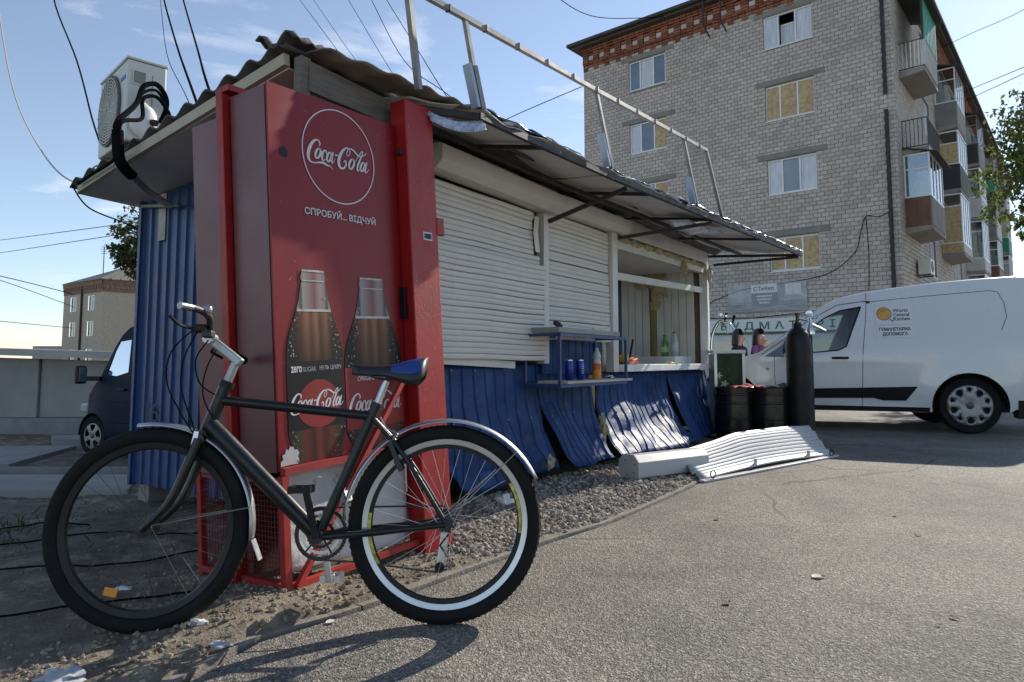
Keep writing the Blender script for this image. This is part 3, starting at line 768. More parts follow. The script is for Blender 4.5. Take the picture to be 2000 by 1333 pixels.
# balconies on the long facade
M_GREENSH = mat('green_sheet', (0.03, 0.27, 0.17), 0.5, var=0.2, vs=2)
M_BROWN = mat('brown_cladding', (0.17, 0.085, 0.06), 0.7, var=0.25, vs=3, stretch=(1, 8, 0.5))
M_GREYP = mat('grey_cladding', (0.22, 0.21, 0.205), 0.7, var=0.2, vs=2)
M_PALEP = mat('pale_cladding', (0.52, 0.52, 0.5), 0.6, var=0.12, vs=2, dirt=(0.33, 0.31, 0.28), damt=0.4, ds=2)
M_DARKP = mat('black_cladding', (0.03, 0.03, 0.033), 0.6)
M_SLAB = mat('balcony_slab', (0.27, 0.25, 0.23), 0.9, var=0.2, vs=2)
M_GLAZ = glass('balcony_glass', (0.72, 0.8, 0.8), 0.3)
def balcony(y0, z0, side, low_mat, up='glass', roof=None, d=0.8, ln=2.6, up_mat=None, low_h=1.0, bars=False):
    X0, X1, y1 = BW + 0.02, BW + d, y0 + ln
    s = MB(); s.add([(X0, y0, z0), (X1, y0, z0), (X1, y1, z0), (X0, y1, z0), (X0, y0, z0 - 0.22), (X1, y0, z0 - 0.13), (X1, y1, z0 - 0.13), (X0, y1, z0 - 0.22)],
                    [(0, 1, 2, 3), (7, 6, 5, 4), (0, 4, 5, 1), (1, 5, 6, 2), (2, 6, 7, 3)])
    b = s.build('balcony', M_SLAB, bld)
    if bars:
        m = MB()
        for zz in (0.06, 1.0): m.beam((X0, y0 + 0.03, z0 + zz), (X1 - 0.03, y0 + 0.03, z0 + zz), 0.03); m.beam((X1 - 0.03, y0 + 0.03, z0 + zz), (X1 - 0.03, y1 - 0.03, z0 + zz), 0.03)
        m.build('railing', M_STEEL, b)
        k = 0
        n1, n2 = 6, 18
        for i in range(n1):
            x = X0 + (X1 - X0 - 0.06) * i / n1; beam_part('baluster', low_mat, b, (x, y0 + 0.03, z0 + 0.07), (x, y0 + 0.03, z0 + 0.98), 0.02 if bars is True else 0.09, 0.02)
        for i in range(n2):
            y = y0 + 0.06 + (ln - 0.1) * i / n2; beam_part('baluster', low_mat, b, (X1 - 0.03, y, z0 + 0.07), (X1 - 0.03, y, z0 + 0.98), 0.02, 0.02 if bars is True else 0.1)
    else:
        m = MB(); m.box(X0, X1 - 0.04, y0, y0 + 0.04, z0 + 0.01, z0 + low_h)
        k = X0 + 0.03
        while k < X1 - 0.08: m.box(k, k + 0.05, y0 - 0.012, y0 - 0.001, z0 + 0.02, z0 + low_h - 0.02); k += 0.1
        m.build('side_panel', side, b)
        m = MB(); m.box(X1 - 0.04, X1, y0, y1, z0 + 0.01, z0 + low_h)
        k = y0 + 0.03
        while k < y1 - 0.06: m.box(X1 + 0.001, X1 + 0.012, k, k + 0.06, z0 + 0.02, z0 + low_h - 0.02); k += 0.13
        m.build('front_panel', low_mat, b)
    if up:
        zt = z0 + 2.45
        m = MB(); t = 0.05
        for y in [y0, y0 + ln / 4, y0 + ln / 2, y0 + 3 * ln / 4, y1 - t]: m.box(X1 - t, X1, y, y + t, z0 + low_h, zt)
        m.box(X1 - t, X1, y0 + t, y1, zt, zt + t); m.box(X1 - t, X1, y0 + t, y1, z0 + low_h, z0 + low_h + t)
        m.box(X0, X0 + t, y0, y0 + t, z0 + low_h, zt); m.box(X0, X1, y0, y0 + t, zt, zt + t); m.box(X0 + t, X1 - t, y0, y0 + t, z0 + low_h, z0 + low_h + t)
        m.box(X0 + t, X1 - t, y0, y0 + t, zt - 0.5, zt - 0.46)
        m.build('glazing_frame', up_mat or M_PVC, b)
        for k in range(4): box_part('pane', M_GLAZ, b, X1 - 0.03, X1 - 0.02, y0 + ln * k / 4 + t, y0 + ln * (k + 1) / 4 - 0.002, z0 + low_h + t, zt)
        if up == 'osb': box_part('chipboard_panel', M_OSB, b, X0 + t, X1 - t, y0 + 0.012, y0 + 0.03, z0 + low_h + t, zt - 0.51)
        else: box_part('pane', M_GLAZ if up == 'glass' else up, b, X0 + t, X1 - t, y0 + 0.012, y0 + 0.02, z0 + low_h + t, zt)
    if roof:
        m = MB(); m.add([(X0, y0 - 0.1, z0 + 2.75), (X1 + 0.25, y0 - 0.1, z0 + 2.45), (X1 + 0.25, y1 + 0.1, z0 + 2.45), (X0, y1 + 0.1, z0 + 2.75)], [(0, 1, 2, 3)])
        m.build('balcony_roof', roof, b, solid=0.03)
    return b
L1, L2, L3 = 5.42, 8.12, 10.87
balcony(0.8, L1, M_BROWN, M_GREYP, 'glass', M_ROOF, up_mat=M_PVC)
balcony(0.8, L2, M_STEEL, M_STEEL, None, None, bars=True)
b_ = balcony(0.8, L3, M_PALEP, M_PALEP, None, M_ROOF, bars='wide')
m = MB()
for k in range(17): m.box(BW + 0.79 + 0.012 * (k % 2), BW + 0.81 + 0.012 * (k % 2), 0.86 + 0.15 * k, 1.01 + 0.15 * k, L3 + 1.02, L3 + 2.42)
m.build('green_screen', M_GREENSH, b_)
for y in (0.83, 3.3): beam_part('roof_post', M_STEEL, b_, (BW + 0.76, y, L3 + 1), (BW + 0.76, y, L3 + 2.45), 0.05)
balcony(8.2, L1, M_OSB, M_PALEP, 'osb', None, low_h=0.4)
balcony(8.2, L2, M_DARKP, M_DARKP, 'osb', None, low_h=1.05)
balcony(8.2, L3, M_GREYP, M_GREYP, 'glass', M_ROOF)
balcony(15.6, L1, M_PALEP, M_PALEP, 'glass', None, low_h=0.6)
balcony(15.6, L2, M_PALEP, M_PALEP, 'glass', None, low_h=1.0)
balcony(15.6, L3, M_DARKP, M_GREYP, 'glass', M_ROOF, up_mat=M_GREYP)
balcony(23.0, L1, M_BROWN, M_GREYP, 'glass', None)
balcony(23.0, L2, M_GREYP, M_PALEP, 'glass', None, up_mat=M_GREYP)
balcony(23.0, L3, M_GREENSH, M_GREENSH, 'glass', M_ROOF, up_mat=M_GREYP)
for yy in (15.6, 23.0, 30.4): balcony(yy, 2.72, M_PALEP, M_GREYP, 'glass', None)
balcony(30.4, L1, M_PALEP, M_PALEP, 'glass', None)
balcony(30.4, L2, M_GREENSH, M_GREENSH, 'glass', M_ROOF)
balcony(30.4, L3, M_PALEP, M_PALEP, 'glass', M_ROOF)

def outdoor_unit(name, label, parent_loc, rz, w, d, h, rot=None):
    t = thing(name, label, 'air conditioner', parent_loc, rz)
    M_CASE = mat('unit_case', (0.60, 0.60, 0.56), 0.45, var=0.05, dirt=(0.45, 0.43, 0.38), damt=0.3, ds=6)
    return t, M_CASE
# small unit on the long facade
FX = Vector((math.cos(R(-40.2)), math.sin(R(-40.2)), 0)); FY = Vector((-FX.y, FX.x, 0))
def bw(x, y, z): return Vector((3.3, 30.4, 0)) + FX * x + FY * y + Vector((0, 0, z))
ac2, M_CASE = outdoor_unit('wall_air_conditioner', 'small white air conditioner on the long facade below the first balconies', bw(BW + 0.05, 2.2, 3.9), -40.2, 0.3, 0.8, 0.55)
box_part('case', M_CASE, ac2, 0.03, 0.42, 0, 0.8, 0.05, 0.6, bevel=0.02)
MB().lathe([(0.2, 0), (0.2, 0.01), (0.0, 0.012)], 20, Matrix.Translation((0.422, 0.32, 0.32)) @ Matrix.Rotation(R(90), 4, 'Y')).build('fan_grille', M_DARKP, ac2)
for y in (0.1, 0.7): beam_part('bracket', M_STEEL, ac2, (-0.03, y, 0.02), (0.4, y, 0.02), 0.04)

# low white booths far down the facade, above the van roof
for k, (y, w, lab) in enumerate(((26.0, 3.0, 'far white booth with a dark opening beside the long facade'), (33.0, 3.4, 'farthest white booth with striped front beyond the van roof'))):
    p = bw(BW + 2.6, y, 0); t = thing('market_booth', lab, 'booth', p, -40.2, 'white booths along the facade')
    box_part('wall', M_PALEP, t, 0, 2.6, 0, w, 0, 3.4)
    box_part('opening', M_DARKP, t, 0.3, 1.6, -0.02, -0.004, 1.9, 3.0)
    for j in range(4): box_part('slat', M_WHITE, t, 1.75 + 0.2 * j, 1.87 + 0.2 * j, -0.03, -0.004, 1.7, 3.2)
    box_part('roof', M_ROOF, t, -0.2, 2.8, -0.25, w + 0.2, 3.405, 3.5)

# ------------------------------------------------------------------ far block and garage at the left
fb = thing('far_apartment_block', 'far yellowish brick block with red cornice above the garage', 'building', (-43.6, 72.5, 0), 0)
M_FARB = mat('far_brick', (0.44, 0.385, 0.30), 0.9, var=0.18, vs=6, dirt=(0.24, 0.21, 0.17), damt=0.5, ds=8)
def fb_wall(p0, p1, h, wins, nm):
    p0, p1 = Vector(p0), Vector(p1); d = p1 - p0; ln = d.length; d /= ln
    n = Vector((d.y, -d.x, 0))
    fn = lambda u, z, o=0.0: tuple(p0 + d * u + n * o + Vector((0, 0, z)))
    v, f = cdt([(0, -1), (ln, -1), (ln, h), (0, h)], [[(a, c), (b, c), (b, e), (a, e)] for a, b, c, e in wins])
    MB().add([fn(*p) for p in v], f).build(nm, M_FARB, fb)
    for a, b, c, e in wins:
        w = MB(); w.add([fn(a, c, -0.12), fn(b, c, -0.12), fn(b, e, -0.12), fn(a, e, -0.12)], [(0, 1, 2, 3)]); wo = w.build('window', M_PANE, fb)
        q = MB()
        for x0, x1, z0, z1 in ((a, b, c, c + 0.08), (a, b, e - 0.08, e), (a, a + 0.08, c, e), (b - 0.08, b, c, e), ((a + b) / 2 - 0.05, (a + b) / 2 + 0.05, c, e)):
            q.add([fn(x0, z0, -0.08), fn(x1, z0, -0.08), fn(x1, z1, -0.08), fn(x0, z1, -0.08)], [(0, 1, 2, 3)])
        q.build('frame', M_PVC, wo)
    m = MB(); k = 0
    while k * 0.5 < ln:
        a, b = k * 0.5, min(ln, k * 0.5 + 0.3); k += 1
        for z0, z1, o_ in ((h - 0.9, h - 0.5, 0.12),): 
            m.add([fn(a, z0, o_), fn(b, z0, o_), fn(b, z1, o_), fn(a, z1, o_), fn(a, z0), fn(b, z0), fn(b, z1), fn(a, z1)], [(0, 1, 2, 3), (4, 5, 1, 0), (5, 6, 2, 1), (6, 7, 3, 2), (7, 4, 0, 3)])
    m.add([fn(0, h - 0.5, 0.15), fn(ln, h - 0.5, 0.15), fn(ln, h, 0.2), fn(0, h, 0.2)], [(0, 1, 2, 3)])
    m.add([fn(0, h - 1.3, 0.05), fn(ln, h - 1.3, 0.05), fn(ln, h - 0.9, 0.06), fn(0, h - 0.9, 0.06)], [(0, 1, 2, 3)])
    m.build('cornice', mat('far_cornice_brick', (0.22, 0.135, 0.095), 0.9, var=0.25, vs=3), fb)
W1 = [(a, a + 1.4, z, z + 1.6) for a in (1.7, 5.9) for z in (0.6, 3.6, 6.4)]
fb_wall((-7.6, 5.2, 0), (0, 0, 0), 9.6, W1, 'wall')
fb_wall((0, 0, 0), (9, 9, 0), 9.6, [(5.2, 6.4, z, z + 1.6) for z in (0.6, 3.6, 6.4)], 'wall')
m = MB(); m.add([(-8.1, 5.3, 9.62), (0, -0.5, 9.62), (9.5, 8.8, 9.62), (4.3, 13.6, 9.62), (1.6, 4.2, 12.0), (6.2, 8.7, 12.0)], [(0, 1, 4), (1, 2, 5, 4), (2, 3, 5), (3, 0, 4, 5)])
m.build('roof', mat('slate_roof', (0.19, 0.18, 0.17), 0.8, var=0.15, vs=3), fb)
for k in range(14):
    a = Vector((0, -0.5, 9.68)).lerp(Vector((9.5, 8.8, 9.68)), k / 14); b = Vector((1.6, 4.2, 12.06)).lerp(Vector((6.2, 8.7, 12.06)), k / 14)
    tube_part('roof_rib', MATS['slate_roof'], fb, [a, b], 0.07, 4)
for x, y, h in ((-2.3, 3.6, 4.0), (0.4, 4.4, 3.6)): 
    tube_part('antenna', M_STEEL, fb, [(x, y, 9.7), (x, y, 9.7 + h)], 0.05, 5)
    for j in range(4): tube_part('antenna_arm', M_STEEL, fb, [(x - 0.35, y, 9.7 + h - 0.25 * j), (x + 0.35, y, 9.7 + h - 0.25 * j)], 0.03, 4)
tube_part('rain_pipe', M_PIPE, fb, [(-3.9, 2.55, 0), (-3.9, 2.55, 9.3)], 0.12, 6)
box_part('wall', M_FARB, fb, -11.0, -7.65, 5.4, 8.8, -1, 2.6)
box_part('wall', M_FARB, fb, -4.5, 4.0, 8.5, 12, -1, 9.4)

gar = thing('garage', 'low grey concrete garage wall at the left edge behind the slabs', 'garage', (-11.5, 14.0, -0.57), 0)
M_GAR = mat('rendered_concrete', (0.30, 0.29, 0.27), 0.9, var=0.14, vs=1.2, dirt=(0.22, 0.205, 0.185), damt=0.5, ds=1.1, bump=0.004, bs=40)
pw = 1.9
for k in range(6):
    hl, hr = 1.85 - 0.032 * k * pw, 1.85 - 0.032 * (k + 1) * pw
    x0, x1 = -2.0 + k * pw + 0.008, -2.0 + (k + 1) * pw - 0.008
    m = MB(); m.add([(x0, 0.06 * k, 0.32), (x1, 0.06 * k, 0.32), (x1, 0.06 * k, hr - 0.22), (x0, 0.06 * k, hl - 0.22), (x0, 0.4, 0.32), (x1, 0.4, 0.32), (x1, 0.4, hr - 0.22), (x0, 0.4, hl - 0.22)], [(0, 1, 2, 3), (4, 5, 1, 0), (5, 6, 2, 1), (6, 7, 3, 2), (7, 4, 0, 3)])
    m.build('wall_panel', M_GAR, gar, bevel=0.01)
box_part('plinth', M_CONC, gar, -2.2, 9.6, -0.06, 0.38, -0.3, 0.315)
m = MB(); m.add([(-2.4, -0.3, 1.7), (9.8, -0.3, 1.32), (9.8, 3.5, 1.32), (-2.4, 3.5, 1.7), (-2.4, -0.3, 1.83), (9.8, -0.3, 1.45), (9.8, 3.5, 1.45), (-2.4, 3.5, 1.83)], [(0, 1, 2, 3), (4, 5, 6, 7), (0, 1, 5, 4), (1, 2, 6, 5), (2, 3, 7, 6), (3, 0, 4, 7)])
m.build('roof_slab', mat('roof_slab_concrete', (0.40, 0.385, 0.35), 0.9, var=0.12, vs=1.5), gar)
box_part('wall_core', M_GAR, gar, -2.0, 9.4, 0.41, 3.4, 0, 1.3)
tube_part('loose_pipe', M_WHITE, gar, catmull([(0.2, -0.35, 0.0), (0.42, -0.35, 0.35), (0.6, -0.33, 0.8), (0.58, -0.3, 1.05)], 6), 0.018, 6)

# ------------------------------------------------------------------ trees
M_BARK = mat('bark', (0.10, 0.08, 0.06), 0.95, var=0.3, vs=8, bump=0.01, bs=20)
def leaf_mat(name, a, b):
    m = rand_material(name, [a, b, tuple((x + y) / 2 for x, y in zip(a, b))], 0.55)
    N, L = m.node_tree.nodes, m.node_tree.links; P = N['Principled BSDF']; o = N['Material Output']
    tr = N.new('ShaderNodeBsdfTranslucent'); src = P.inputs['Base Color'].links[0].from_socket
    L.new(src, tr.inputs['Color'])
    mx = N.new('ShaderNodeMixShader'); mx.inputs[0].default_value = 0.45
    L.new(P.outputs[0], mx.inputs[1]); L.new(tr.outputs[0], mx.inputs[2]); L.new(mx.outputs[0], o.inputs['Surface'])
    return m
M_LEAF = leaf_mat('leaves', (0.08, 0.115, 0.035), (0.19, 0.22, 0.06))
M_LEAFD = leaf_mat('leaves_dark', (0.05, 0.065, 0.026), (0.10, 0.12, 0.045))
def tree(name, label, base, trunk_pts, trunk_r, blobs, nleaf, size, mleaf, seed, droop=0.3):
    rn = random.Random(seed)
    t = thing(name, label, 'tree', base)
    tr = MB(); tr.tube(catmull(trunk_pts, 5), [trunk_r * (1 - 0.7 * i / (5 * (len(trunk_pts) - 1))) for i in range(5 * (len(trunk_pts) - 1) + 1)], 8)
    tr.build('trunk', M_BARK, t, smooth=60)
    top = Vector(trunk_pts[-1])
    lv = MB()
    for (c, rr, share) in blobs:
        c = Vector(c); start = Vector(trunk_pts[-2]).lerp(top, rn.random())
        mid = start.lerp(c, 0.5) + Vector((rn.uniform(-.2, .2), rn.uniform(-.2, .2), rr * 0.35))
        br = MB(); br.tube(catmull([start, mid, c], 5), [trunk_r * 0.4 * (1 - 0.8 * i / 10) for i in range(11)], 6)
        for k in range(7):
            d = Vector((rn.gauss(0, 1), rn.gauss(0, 1), rn.gauss(0, 0.7))).normalized() * rr * 0.9
            br.tube([start.lerp(c, 0.55 + 0.4 * rn.random()), c + d * 0.5 + Vector((0, 0, 0.1)), c + d], [trunk_r * 0.13, trunk_r * 0.07, trunk_r * 0.03], 4)
        br.build('limb', M_BARK, t, smooth=60)
        # twigs with leaves in clusters
        ncl = int(nleaf * share / 22)
        for _ in range(ncl):
            d = Vector((rn.gauss(0, 1), rn.gauss(0, 1), rn.gauss(0, 1))).normalized() * rr * (0.35 + 0.65 * rn.random() ** 0.5)
            if noise.noise((c + d) * 1.1) < -0.15: continue
            cc = c + d
            for _ in range(22):
                p = cc + Vector((rn.gauss(0, 1), rn.gauss(0, 1), rn.gauss(0, 0.6))) * rr * 0.10
                s_ = size * (0.6 + 0.7 * rn.random())
                q = Vector((rn.gauss(0, 1), rn.gauss(0, 1), -droop * 2 + rn.gauss(0, 0.6))).normalized()
                u = q.orthogonal().normalized(); u.rotate(Matrix.Rotation(rn.random() * 6.28, 3, q)); w = q.cross(u)
                a = p; b_1 = p + q * s_ * 0.5 + u * s_ * 0.27 + w * s_ * 0.06; e = p + q * s_; b_2 = p + q * s_ * 0.5 - u * s_ * 0.27 + w * s_ * 0.06
                lv.add([a, b_1, e, b_2], [(0, 1, 2), (0, 2, 3)])
    o = lv.build('crown', mleaf, t, fix=False); o['kind'] = 'stuff'
    return t
tree('tree', 'leafy green tree at the right edge in front of the balconies', (17.3, 19.6, 0.35), [(0, 0, -0.4), (0.1, 0, 2.0), (-0.3, 0.1, 4.2), (-0.5, 0, 6.2)], 0.22,
     [((-2.6, -0.6, 5.6), 1.35, 0.2), ((-1.9, -0.4, 7.1), 1.4, 0.22), ((-1.0, 0.1, 8.3), 1.3, 0.15), ((-2.5, -0.7, 4.5), 0.7, 0.10), ((-0.3, 0.3, 6.4), 1.6, 0.2)], 17000, 0.16, M_LEAF, 21, 0.5)
tree('tree', 'dark rounded tree behind the blue side wall of the kiosk', (-10.9, 20.5, -0.57), [(0, 0, 0), (0.1, 0, 1.8), (0, 0.1, 3.4), (0.1, 0, 4.4)], 0.2,
     [((0.1, 0, 5.2), 1.2, 0.45), ((0.6, 0.2, 4.3), 0.9, 0.25), ((-0.5, 0, 4.7), 0.75, 0.3)], 6500, 0.15, M_LEAFD, 22, 0.4)

# ------------------------------------------------------------------ kiosk
KDEG = 56.6
kiosk = thing('kiosk', 'damaged blue and white street kiosk with roller shutters and a torn canopy', 'kiosk', tuple(KO), KDEG)
M_BLUE = mat('blue_profiled_sheet', (0.016, 0.055, 0.165), 0.42, var=0.18, vs=3, dirt=(0.05, 0.08, 0.15), damt=0.42, ds=5, bump=0.002, bs=14, spec=0.6)
M_BLUES = mat('blue_crumpled_sheet', (0.016, 0.05, 0.155), 0.52, 0.0, var=0.3, vs=4, dirt=(0.09, 0.11, 0.15), damt=0.44, ds=11, bump=0.008, bs=9, spec=0.2, rvar=0.3)
M_SHUT = mat('shutter_white', (0.62, 0.59, 0.545), 0.5, var=0.06, vs=3, dirt=(0.38, 0.36, 0.32), damt=0.36, ds=5)
M_SOFF = mat('soffit_sheet', (0.58, 0.56, 0.53), 0.6, var=0.12, vs=2, dirt=(0.28, 0.265, 0.24), damt=0.45, ds=3, bump=0.004, bs=5)
M_CORR = mat('dark_corrugated', (0.085, 0.082, 0.08), 0.85, var=0.25, vs=4, dirt=(0.15, 0.14, 0.12), damt=0.5, ds=6)
M_WOOD = mat('weathered_wood', (0.16, 0.145, 0.125), 0.9, var=0.3, vs=5, bump=0.004, bs=30, stretch=(1, 1, 9), dirt=(0.07, 0.06, 0.05), damt=0.5, ds=5)
M_FASC = mat('pale_fascia', (0.44, 0.40, 0.30), 0.8, var=0.12, vs=5, dirt=(0.25, 0.22, 0.17), damt=0.4, ds=6)
M_PLANK = mat('white_plank', (0.58, 0.58, 0.53), 0.6, var=0.12, vs=3, dirt=(0.36, 0.33, 0.25), damt=0.42, ds=4)
M_BAREW = mat('bare_wood', (0.36, 0.27, 0.12), 0.85, var=0.3, vs=6, stretch=(4, 4, 0.5), dirt=(0.16, 0.10, 0.05), damt=0.5, ds=6)
M_FOAM = mat('old_foam', (0.46, 0.40, 0.24), 0.95, var=0.3, vs=20, bump=0.02, bs=60, dirt=(0.28, 0.22, 0.12), damt=0.5, ds=15)
M_DARK = mat('kiosk_dark', (0.025, 0.024, 0.023), 0.9)
M_FRAME = mat('canopy_frame_steel', (0.035, 0.034, 0.034), 0.6, 0.3, dirt=(0.09, 0.05, 0.03), damt=0.4, ds=9)

def roof_z(y): return 2.262 - 0.135 * (y + 0.26)
EDGE = [(-1.03, -0.27, 2.27), (-0.34, -0.42, 2.215), (-0.1, -0.62, 2.2), (0.49, -0.64, 2.2), (1.38, -0.69, 2.2), (3.2, -0.85, 2.2), (5.85, -1.1, 2.2)]
def edge_at(x):
    for a, b in zip(EDGE, EDGE[1:]):
        if x <= b[0]:
            t = max(0, (x - a[0]) / (b[0] - a[0])); return a[1] + (b[1] - a[1]) * t, a[2] + (b[2] - a[2]) * t
    return EDGE[-1][1:]

# roof: dark corrugated sheets laid side by side, waves run along the kiosk
xs = [-1.04, 0.15, 1.3, 2.45, 3.6, 4.75, 5.78]
for k in range(6):
    x0, x1 = xs[k], xs[k + 1] + 0.05
    lift = 0.008 * (k % 2)
    def rf(u, v, x0=x0, x1=x1, lift=lift, k=k):
        xa = x0 + (0.12 * v if k == 0 else 0)
        x = xa + (x1 - xa) * u; y = -0.24 + 2.22 * v
        if k == 0 and u < 0.01: y += 0.012 * noise.noise((y * 9, 3, 1))
        return (x, y, roof_z(y) + 0.045 + lift + 0.02 * math.sin(y * 2 * math.pi / 0.185) + 0.008 * noise.noise((x * 2, y * 2, k)))
    MB().grid(rf, 10, 96).build('roof_sheet', M_CORR, kiosk, smooth=60, solid=0.008)
# torn flap standing up at the front corner
def flap(u, v):
    x = -1.05 + 0.26 * u; y = -0.30 + 0.26 * v
    return (x, y, 2.298 + 0.035 * math.sin(v * 9) + 0.035 * v * (1 - u) + 0.010 * math.sin(u * 20))
MB().grid(flap, 10, 10).build('torn_flap', M_CORR, kiosk, smooth=60, solid=0.008)
def flap2(u, v):
    x = -0.93 + 0.98 * u; y = -0.36 + 0.24 * v - 0.255 * u ** 0.8 + 0.012 * noise.noise((u * 9, 2, 4))
    return (x, y, 2.298 - 0.072 * u + 0.009 * math.sin(u * 38) + 0.012 * noise.noise((u * 6, v * 3, 1)) - 0.02 * (1 - v))
MB().grid(flap2, 40, 8).build('front_roof_sheet', mat('rusty_grey_sheet', (0.20, 0.18, 0.155), 0.8, var=0.25, vs=5, dirt=(0.12, 0.09, 0.06), damt=0.5, ds=8), kiosk, smooth=60, solid=0.006)
# fascias
beam_part('side_fascia', M_FASC, kiosk, (-1.0, -0.2, roof_z(-0.2) - 0.015), (-0.94, 1.36, roof_z(1.36) - 0.015), 0.03, 0.055)
beam_part('side_fascia', M_FASC, kiosk, (-0.935, 1.38, roof_z(1.38) - 0.012), (-0.91, 1.86, roof_z(1.86) - 0.015), 0.03, 0.05)
MB().add([(-0.99, -0.2, roof_z(-0.2) - 0.05), (-0.5, -0.2, roof_z(-0.2) - 0.045), (-0.5, 1.9, roof_z(1.9) - 0.045), (-0.91, 1.9, roof_z(1.9) - 0.03)], [(0, 1, 2, 3)]).build('side_soffit', M_SOFF, kiosk, solid=0.006)
for a, b, zz in ((2.10, 2.235, -0.27), (2.0, 2.09, -0.255)):
    MB().add([(-0.94, zz, a), (-0.28, zz - 0.02, a - 0.015), (-0.28, zz - 0.02, b - 0.03), (-0.94, zz, b)], [(0, 1, 2, 3)]).build('fascia_board', M_WOOD, kiosk, solid=0.024)
beam_part('corner_post', M_WOOD, kiosk, (-0.955, -0.25, 1.96), (-0.955, -0.25, 2.25), 0.05)
box_part('front_wall_panel', M_SOFF, kiosk, -0.5, 0.2, 0.05, 0.075, 0.15, 2.2)

# canopy sheets, each a dented piece of metal
bx = [-0.40, 0.55, 1.55, 2.5, 3.55, 4.55, 5.86]
for k in range(6):
    x0, x1 = bx[k] - 0.02, bx[k + 1] + 0.03
    def cf(u, v, x0=x0, x1=x1, k=k):
        x = x0 + (x1 - x0) * u
        ye, ze = edge_at(x)
        y = 0.06 + (ye - 0.06) * v
        z = 2.315 + (ze - 2.315) * v + 0.012 * (k % 2)
        d = noise.noise((x * 1.6, y * 1.8, 3.1 + k))
        z += 0.045 * d * math.sin(v * math.pi) + 0.03 * noise.noise((x * 5, y * 3, k)) * v * v
        z += 0.03 * v ** 4 * noise.noise((x * 2.6, 1, 7)) ; y += 0.03 * v ** 6 * noise.noise((x * 4.1, 5, 2))
        if v > 0.97: z += 0.02 * abs(noise.noise((x * 9, 1, k)))
        return (x, y, z)
    MB().grid(cf, 18, 14).build('canopy_sheet', M_SOFF, kiosk, smooth=40, solid=0.004)
# crumpled blue and silver edging on top of the canopy rim
M_RIM = mat('blue_white_rim', (0.12, 0.17, 0.30), 0.25, 0.35, var=0.7, vs=7, dirt=(0.62, 0.64, 0.67), damt=0.8, ds=5)
rx = [-0.02, 0.42, 0.9, 1.35, 1.95, 2.4, 2.95, 3.3, 3.9, 4.6, 5.2, 5.84]
for k in range(len(rx) - 1):
    if k in (2,): continue
    x0, x1 = rx[k] + 0.02, rx[k + 1] + 0.02
    def ef(u, v, x0=x0, x1=x1, k=k):
        x = x0 + (x1 - x0) * u; ye, ze = edge_at(x)
        h = 0.03 + 0.05 * abs(noise.noise((x * 3.3, k, 2)))
        return (x, ye + 0.15 * (1 - v) - 0.006 + 0.02 * noise.noise((x * 7, v * 3, 5)), ze + 0.015 + (1 - v) * 0.03 + h * math.sin(v * 3.0) * (0.6 + 0.7 * noise.noise((x * 8, v * 2, k))))
    MB().grid(ef, 16, 6).build('crumpled_edge', M_RIM, kiosk, smooth=35, solid=0.003)
def tongue(u, v): return (-0.33 + 0.26 * u, -0.44 - 0.16 * u - 0.03 * v, 2.165 - 0.05 * v - 0.035 * math.sin(u * 3.1) + 0.01 * math.sin(v * 12))
MB().grid(tongue, 12, 8).build('torn_foil', mat('silver_foil', (0.5, 0.54, 0.62), 0.3, 0.5, var=0.4, vs=14, stretch=(1, 6, 1)), kiosk, smooth=60, solid=0.002)
def tongue2(u, v): return (3.0 + 0.85 * u, -0.42 - 0.22 * v - 0.1 * u, 2.185 - 0.06 * math.sin(u * 3.1) * (1 - v) - 0.02 * v + 0.008 * math.sin(u * 17))
MB().grid(tongue2, 16, 6).build('torn_foil', MATS['silver_foil'], kiosk, smooth=60, solid=0.002)
# steel frame under the canopy
for a, b in zip(EDGE[2:], EDGE[3:]): beam_part('edge_bar', M_FRAME, kiosk, (a[0], a[1] + 0.02, a[2] - 0.022), (b[0] - 0.004, b[1] + 0.02, b[2] - 0.022), 0.03, 0.035)
beam_part('edge_bar', M_FRAME, kiosk, (-0.34, -0.40, 2.18), (-0.1, -0.60, 2.17), 0.03, 0.035)
beam_part('inner_bar', M_FRAME, kiosk, (-0.2, -0.16, 2.235), (1.45, -0.2, 2.215), 0.03, 0.03)
beam_part('inner_bar', M_FRAME, kiosk, (1.46, -0.2, 2.215), (5.7, -0.4, 2.225), 0.03, 0.03)
for xw, zw, xe in ((1.56, 1.965, 1.62), (2.83, 2.03, 3.2), (5.72, 2.12, 5.80)):
    ye, ze = edge_at(xe); beam_part('strut', M_FRAME, kiosk, (xw, -0.05, zw), (xe, ye + 0.04, ze - 0.05), 0.028, 0.028)
for xe in (0.55, 2.0, 3.2, 4.5):
    ye, ze = edge_at(xe); beam_part('cross_bar', M_FRAME, kiosk, (xe - 0.1, 0.05, 2.275), (xe, ye + 0.04, ze - 0.02), 0.025, 0.025)
beam_part('cross_bar', M_FRAME, kiosk, (5.71, 0.02, 2.235), (5.78, -1.05, 2.17), 0.03, 0.03)

